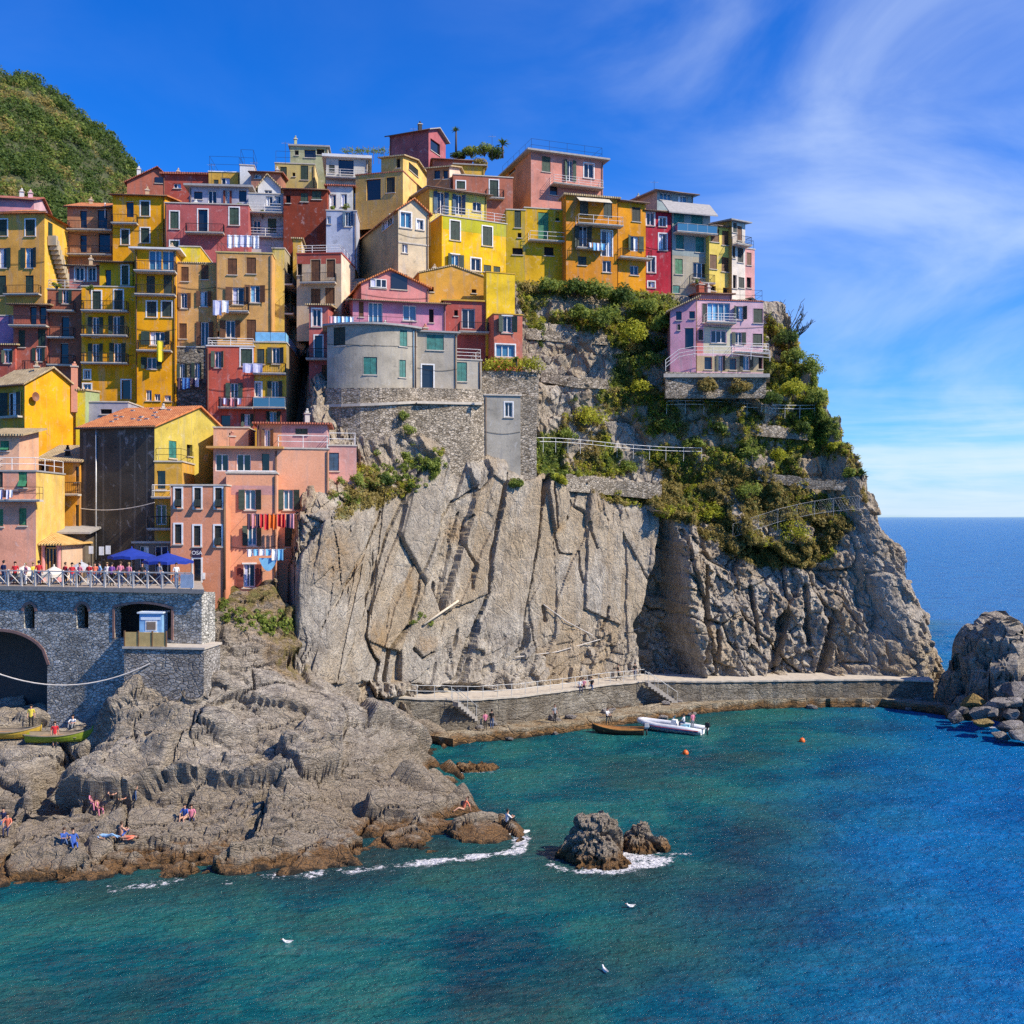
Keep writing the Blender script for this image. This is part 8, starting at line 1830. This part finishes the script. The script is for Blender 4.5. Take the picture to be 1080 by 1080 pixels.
for px, back, kind, rz, a, b_, hr, lb in [(587, 1.0, "stand", 40, "g", "k", 0, "person in grey standing on the lower quay"), (640, .2, "sit", 50, "w", "k", 1, "person in white sitting on the edge of the lower quay by the boat"), (511, .9, "stand", 200, "p", "k", 0, "person in pink standing at the foot of the left steps"), (515, 1.4, "stand", 170, "k", "d", 1, "person in black at the foot of the left steps")]:
    person(lb, kind, loz(px, 0, back), rz, a, b_, hr, GQ)

# ------------------------------------------------------------------ boats
def frame(c, rz): ca, sa = math.cos(R(rz)), math.sin(R(rz)); c = Vector(c); return lambda x, y, z: c + Vector((ca * x - sa * y, sa * x + ca * y, z))
def hull(mb, T, L, B, sheer, keel, n=18, thick=.06, bow=1.0, m_out=0, m_in=1):
    rows = []
    for i in range(n + 1):
        f = i / n; x = (f - .5) * L
        w = B / 2 * (math.sin(math.pi * min(1, .16 + .84 * (1 - f) ** .8 if f > .45 else .55 + f)) if False else (1 - max(0, (f - .42) / .58) ** 2.2) * (1 - .28 * max(0, (.3 - f) / .3) ** 1.5)) + .02
        s_ = sheer + .34 * max(0, (f - .45) / .55) ** 2 * bow + .06 * max(0, (.3 - f) / .3); k_ = keel + (.5 * max(0, (f - .8) / .2) ** 2)
        sec = [(0, k_)] + [(w * a, k_ + (s_ - k_) * b_) for a, b_ in ((.45, .10), (.78, .32), (.94, .65), (1.0, 1.0))]
        rows.append((x, sec, w, s_, k_))
    for (x0, s0, w0, h0, k0), (x1, s1, w1, h1, k1) in zip(rows[:-1], rows[1:]):
        for sg in (-1, 1):
            for j in range(4):
                q = [T(x0, sg * s0[j][0], s0[j][1]), T(x1, sg * s1[j][0], s1[j][1]), T(x1, sg * s1[j + 1][0], s1[j + 1][1]), T(x0, sg * s0[j + 1][0], s0[j + 1][1])]; mb.face(q, m_out, True)
                qi = [T(x0, sg * max(0, s0[j][0] - thick), s0[j][1] + thick * (j == 0)), T(x1, sg * max(0, s1[j][0] - thick), s1[j][1] + thick * (j == 0)), T(x1, sg * max(0, s1[j + 1][0] - thick), s1[j + 1][1]), T(x0, sg * max(0, s0[j + 1][0] - thick), s0[j + 1][1])]; mb.face(qi, m_in, True)
            mb.face([T(x0, sg * (w0 + .03), h0 + .03), T(x1, sg * (w1 + .03), h1 + .03), T(x1, sg * max(0, w1 - thick - .02), h1 + .03), T(x0, sg * max(0, w0 - thick - .02), h0 + .03)], m_in); mb.face([T(x0, sg * (w0 + .03), h0 - .05), T(x1, sg * (w1 + .03), h1 - .05), T(x1, sg * (w1 + .03), h1 + .03), T(x0, sg * (w0 + .03), h0 + .03)], m_in)
    x0, s0 = rows[0][0], rows[0][1]
    mb.face([T(x0, -a, b_) for a, b_ in reversed(s0[1:])] + [T(x0, a, b_) for a, b_ in s0], m_out)
WOODB = mat("varnished_wood", (0.48, 0.22, 0.06), .4); DHULL = mat("dark_hull", (0.05, 0.028, 0.016), .5)
def rowboat(label, c, rz, L, B, mo, mi, keel=-.15, sheer=.48, motor=False, roll=0):
    t = root("rowing_boat", c, label, "boat"); T = frame(c, rz); mb = MB(); hull(mb, T, L, B, sheer, keel); mb.build("hull", [mo, mi], t)
    for f in (-.28, .02, .26): mb = MB(); w = B * .44 * (1 - max(0, f) * .9); mb.hexa([T(f * L - .12, -w, .26), T(f * L + .12, -w, .26), T(f * L + .12, w, .26), T(f * L - .12, w, .26)], [T(f * L - .12, -w, .30), T(f * L + .12, -w, .30), T(f * L + .12, w, .30), T(f * L - .12, w, .30)]); mb.build("thwart", mi, t)
    mb = MB(); mb.tube([T(L * .49, 0, keel + .3), T(L * .515, 0, sheer + .5)], .05, 6); mb.build("stem_post", mo, t)
    for sg in (-1, 1): mb = MB(); mb.tube([T(-.3 * L, sg * .2, .34), T(.25 * L, sg * .28, .36)], .025, 5); mb.hexa([T(-.38 * L, sg * .2 - .06, .33), T(-.3 * L, sg * .2 - .06, .33), T(-.3 * L, sg * .2 + .06, .33), T(-.38 * L, sg * .2 + .06, .33)], [T(-.38 * L, sg * .2 - .06, .35), T(-.3 * L, sg * .2 - .06, .35), T(-.3 * L, sg * .2 + .06, .35), T(-.38 * L, sg * .2 + .06, .35)]); mb.build("oar", WOODB, t)
    if motor: outboard(t, T, -L / 2, .45, PALE_METAL)
    return t
def outboard(t, T, x, z, m):
    mb = MB(); pts = [(-.5, -.17), (-.08, -.17), (-.08, .17), (-.5, .17)]
    mb.hexa([T(x + a * .8, b_ * .8, z + .1) for a, b_ in pts], [T(x + a, b_, z + .25) for a, b_ in pts]); mb.hexa([T(x + a, b_, z + .251) for a, b_ in pts], [T(x + a * .85 - .02, b_ * .7, z + .55) for a, b_ in pts])
    mo = mb.build("outboard_motor", m, t); mb = MB(); mb.tube([T(x - .25, 0, z + .12), T(x - .25, 0, z - .75)], [.09, .06], 7); mb.hexa([T(x - .42, -.03, z - .6), T(x - .1, -.03, z - .6), T(x - .1, .03, z - .6), T(x - .42, .03, z - .6)], [T(x - .42, -.03, z - .56), T(x - .1, -.03, z - .56), T(x - .1, .03, z - .56), T(x - .42, .03, z - .56)]); mb.build("drive_leg", IRON, mo)
c0 = at_z(652, 774, 0.0); rowboat("varnished wooden rowing boat with a dark hull moored at the quay", (c0.x, c0.y, .05), 169, 4.7, 1.55, DHULL, WOODB, motor=True)
# inflatable
a_, b_ = at_z(671, 765, .1), at_z(746, 774, .1); c0 = (a_ + b_) / 2; rz = math.degrees(math.atan2((a_ - b_).y, (a_ - b_).x)); L = (a_ - b_).length * .93; T = frame((c0.x, c0.y, .12), rz)
t = root("inflatable_boat", (c0.x, c0.y, 0), "grey and white inflatable motor boat with a red stripe at the quay", "boat")
TUBE = mat("grey_tube", (0.62, 0.63, 0.66), .5); REDS = mat("red_stripe", (0.50, 0.03, 0.04), .5); NAVY = mat("navy_stripe", (0.03, 0.05, 0.18), .5)
for sg in (-1, 1):
    mb = MB(); path = [T(-L / 2, sg * .85, .32), T(-L * .2, sg * .9, .32), T(L * .15, sg * .88, .34), T(L * .34, sg * .66, .42), T(L * .46, sg * .28, .52), T(L * .495, sg * .02, .56)]
    mb.tube(path, [.20, .29, .29, .28, .26, .24], 12); tb = mb.build("side_tube", TUBE, t)
    for h_, m_, nm in ((.0, REDS, "red_stripe"), (-.11, NAVY, "navy_stripe")):
        mb = MB(); out_ = [T(-L * .47, sg * 1.12, .33 + h_), T(-L * .2, sg * 1.17, .33 + h_), T(L * .15, sg * 1.15, .35 + h_), T(L * .36, sg * .88, .43 + h_)]; mb.tube(out_, .045, 5); mb.build(nm, m_, tb)
mb = MB(); hull(mb, T, L * .94, 1.5, .22, -.3, thick=.08); mb.build("hull", [WHITE, mat("boat_floor", (0.40, 0.40, 0.42), .7)], t)
mb = MB(); mb.hexa([T(-.7, -.32, .1), T(0, -.32, .1), T(0, .32, .1), T(-.7, .32, .1)], [T(-.55, -.28, .95), T(-.15, -.28, .95), T(-.15, .28, .95), T(-.55, .28, .95)]); cs = mb.build("console", WHITE, t); mb = MB(); mb.hexa([T(-.2, -.26, .96), T(-.15, -.26, .96), T(-.15, .26, .96), T(-.2, .26, .96)], [T(-.42, -.2, 1.3), T(-.38, -.2, 1.3), T(-.38, .2, 1.3), T(-.42, .2, 1.3)]); mb.build("windscreen", PANE_B, cs)
mb = MB(); mb.hexa([T(-1.7, -.5, .1), T(-1.1, -.5, .1), T(-1.1, .5, .1), T(-1.7, .5, .1)], [T(-1.7, -.5, .55), T(-1.1, -.5, .55), T(-1.1, .5, .55), T(-1.7, .5, .55)]); mb.build("seat", mat("sky_seat", (0.25, 0.50, 0.62), .6), t)
outboard(t, T, -L / 2, .45, mat("black_cowling", (0.02, 0.02, 0.022), .35))
person("person in white seated at the helm of the inflatable boat", "sit", T(-1.35, .1, .70), rz + 90, "w", "d", 1, "people in the inflatable boat"); person("person in pink standing near the stern of the inflatable boat", "stand", T(-2.1, -.1, .12), rz + 60, "p", "g", 0, "people in the inflatable boat")
GB = mat("green_hull", (0.22, 0.28, 0.02), .6); YB = mat("yellow_hull", (0.52, 0.33, 0.04), .6)
p = rock_at(62, 786); rowboat("green rowing boat pulled up on the shore rocks", p + Vector((0, 0.3, .25)), 6, 4.2, 1.4, GB, PLANK, keel=-.1); p = rock_at(12, 784); rowboat("yellow boat with its stern out of the photo, pulled up left of the green boat", p + Vector((-.4, .8, .35)), 3, 4.0, 1.4, YB, PLANK, keel=-.1)
# buoys, swimmers' float, gulls
OB = mat("orange_buoy", (0.75, 0.14, 0.02), .45)
for px, py, lb in ((723, 795, "orange mooring buoy in front of the inflatable boat"), (846, 782, "orange mooring buoy alone in the middle of the cove")):
    c = at_z(px, py, .0); t = root("buoy", c, lb, "buoy", "mooring buoys"); mb = MB(); mb.lathe(c, [(.01, -.2), (.2, -.12), (.27, .05), (.2, .24), (.07, .33), (.01, .34)], 12); mb.build("float", OB, t); mb = MB(); pts = [c + Vector((.06 * math.cos(a), 0, .36 + .06 * math.sin(a))) for a in [k * math.pi / 4 for k in range(9)]]; mb.tube(pts, .015, 4); mb.build("ring", IRON, t)
def gull(label, c, rz):
    T = frame(c, rz); mb = MB(); mb.tube([T(-.24, 0, .10), T(-.1, 0, .06), T(.06, 0, .07), T(.16, 0, .14), T(.2, 0, .21)], [.01, .07, .085, .05, .04], 8); mb.tube([T(.2, 0, .20), T(.23, 0, .22)], [.045, .035], 8); mb.tube([T(.245, 0, .215), T(.30, 0, .205)], [.014, .004], 5, 1)
    for sg in (-1, 1): mb.hexa([T(.04, sg * .07, .1), T(-.28, sg * .03, .11), T(-.28, sg * .01, .11), T(.04, sg * .03, .13)], [T(.04, sg * .07, .13), T(-.28, sg * .03, .13), T(-.28, sg * .01, .13), T(.04, sg * .03, .15)], 2)
    o = mb.build("gull", [WHITE, MATS["orange_buoy"], GREY_C], origin=c); prop(o, label, "gull", "gulls floating on the bay")
for px, py, lb in ((638, 1025, "white gull floating at the bottom of the bay, right of centre"), (303, 995, "white gull floating in the left half of the bay"), (665, 957, "white gull floating below the large sea rock")): gull(lb, at_z(px, py, 0.02), px * 3 % 360)
t = root("paddle_board", at_z(541, 878, .05), "small white board floating at the end of the shore rocks", "board"); c = at_z(543, 879, .03); T = frame(c, 20); mb = MB(); mb.hexa([T(-.8, -.2, 0), T(.6, -.25, 0), T(.6, .25, 0), T(-.8, .2, 0)], [T(-.8, -.2, .09), T(.6, -.25, .09), T(.6, .25, .09), T(-.8, .2, .09)]); mb.hexa([T(.6, -.25, 0), T(1.0, -.06, .05), T(1.0, .06, .05), T(.6, .25, 0)], [T(.6, -.25, .09), T(1.0, -.06, .11), T(1.0, .06, .11), T(.6, .25, .09)]); mb.build("deck", WHITE, t)
# garden chairs on the terrace right of the pink house
for k, px in enumerate((806, 818)):
    p = cliff_at(px, 434); p = Vector((p.x, p.y - .1, p.z)); t = root("garden_chair", p, ("left" if k == 0 else "right") + " white garden chair behind the garden terrace railing", "chair", "garden chairs"); mb = MB(); mb.cbox((p.x, p.y, p.z + .5), .5, .5, .05); mb.build("seat", WHITE, t); mb = MB(); mb.cbox((p.x, p.y + .25, p.z + .8), .5, .04, .55); mb.build("backrest", WHITE, t)
    for lx in (-.22, .22):
        for ly in (-.22, .22): mb = MB(); mb.tube([p + Vector((lx, ly, -.3)), p + Vector((lx, ly, .48))], .02, 4); mb.build("leg", WHITE, t)
# aerials and terrace furniture
for px, py, D, hgt, lb in ((301, 160, 131, 3.0, "aerial on the olive skyline house"), (436, 134, 144, 1.8, "aerial beside the chimney of the plum red house"), (519, 152, 137, 3.0, "thin aerial in the skyline garden"), (268, 178, 128, 2.6, "aerial by the white stair tower"), (478, 172, 135, 2.6, "aerial above the small brown gabled house"), (690, 190, 128, 1.6, "aerial on the grey skyline house"), (223, 180, 129, 2.6, "aerial on the ochre roof room")):
    p = P(px, py + 14, D); t = root("aerial", p, "thin " + lb if not lb.startswith("thin") else lb, "aerial", "roof aerials"); mb = MB(); mb.tube([p, p + Vector((0, 0, hgt))], .02, 4); mb.build("mast", IRON, t)
    mb = MB(); mb.tube([p + Vector((-.5, 0, hgt - .2)), p + Vector((.5, .1, hgt - .2))], .012, 4)
    for f in (-.4, -.2, 0, .2, .4): mb.tube([p + Vector((f, -.2, hgt - .2)), p + Vector((f, .25, hgt - .2))], .01, 4)
    mb.build("array", PALE_METAL, t)
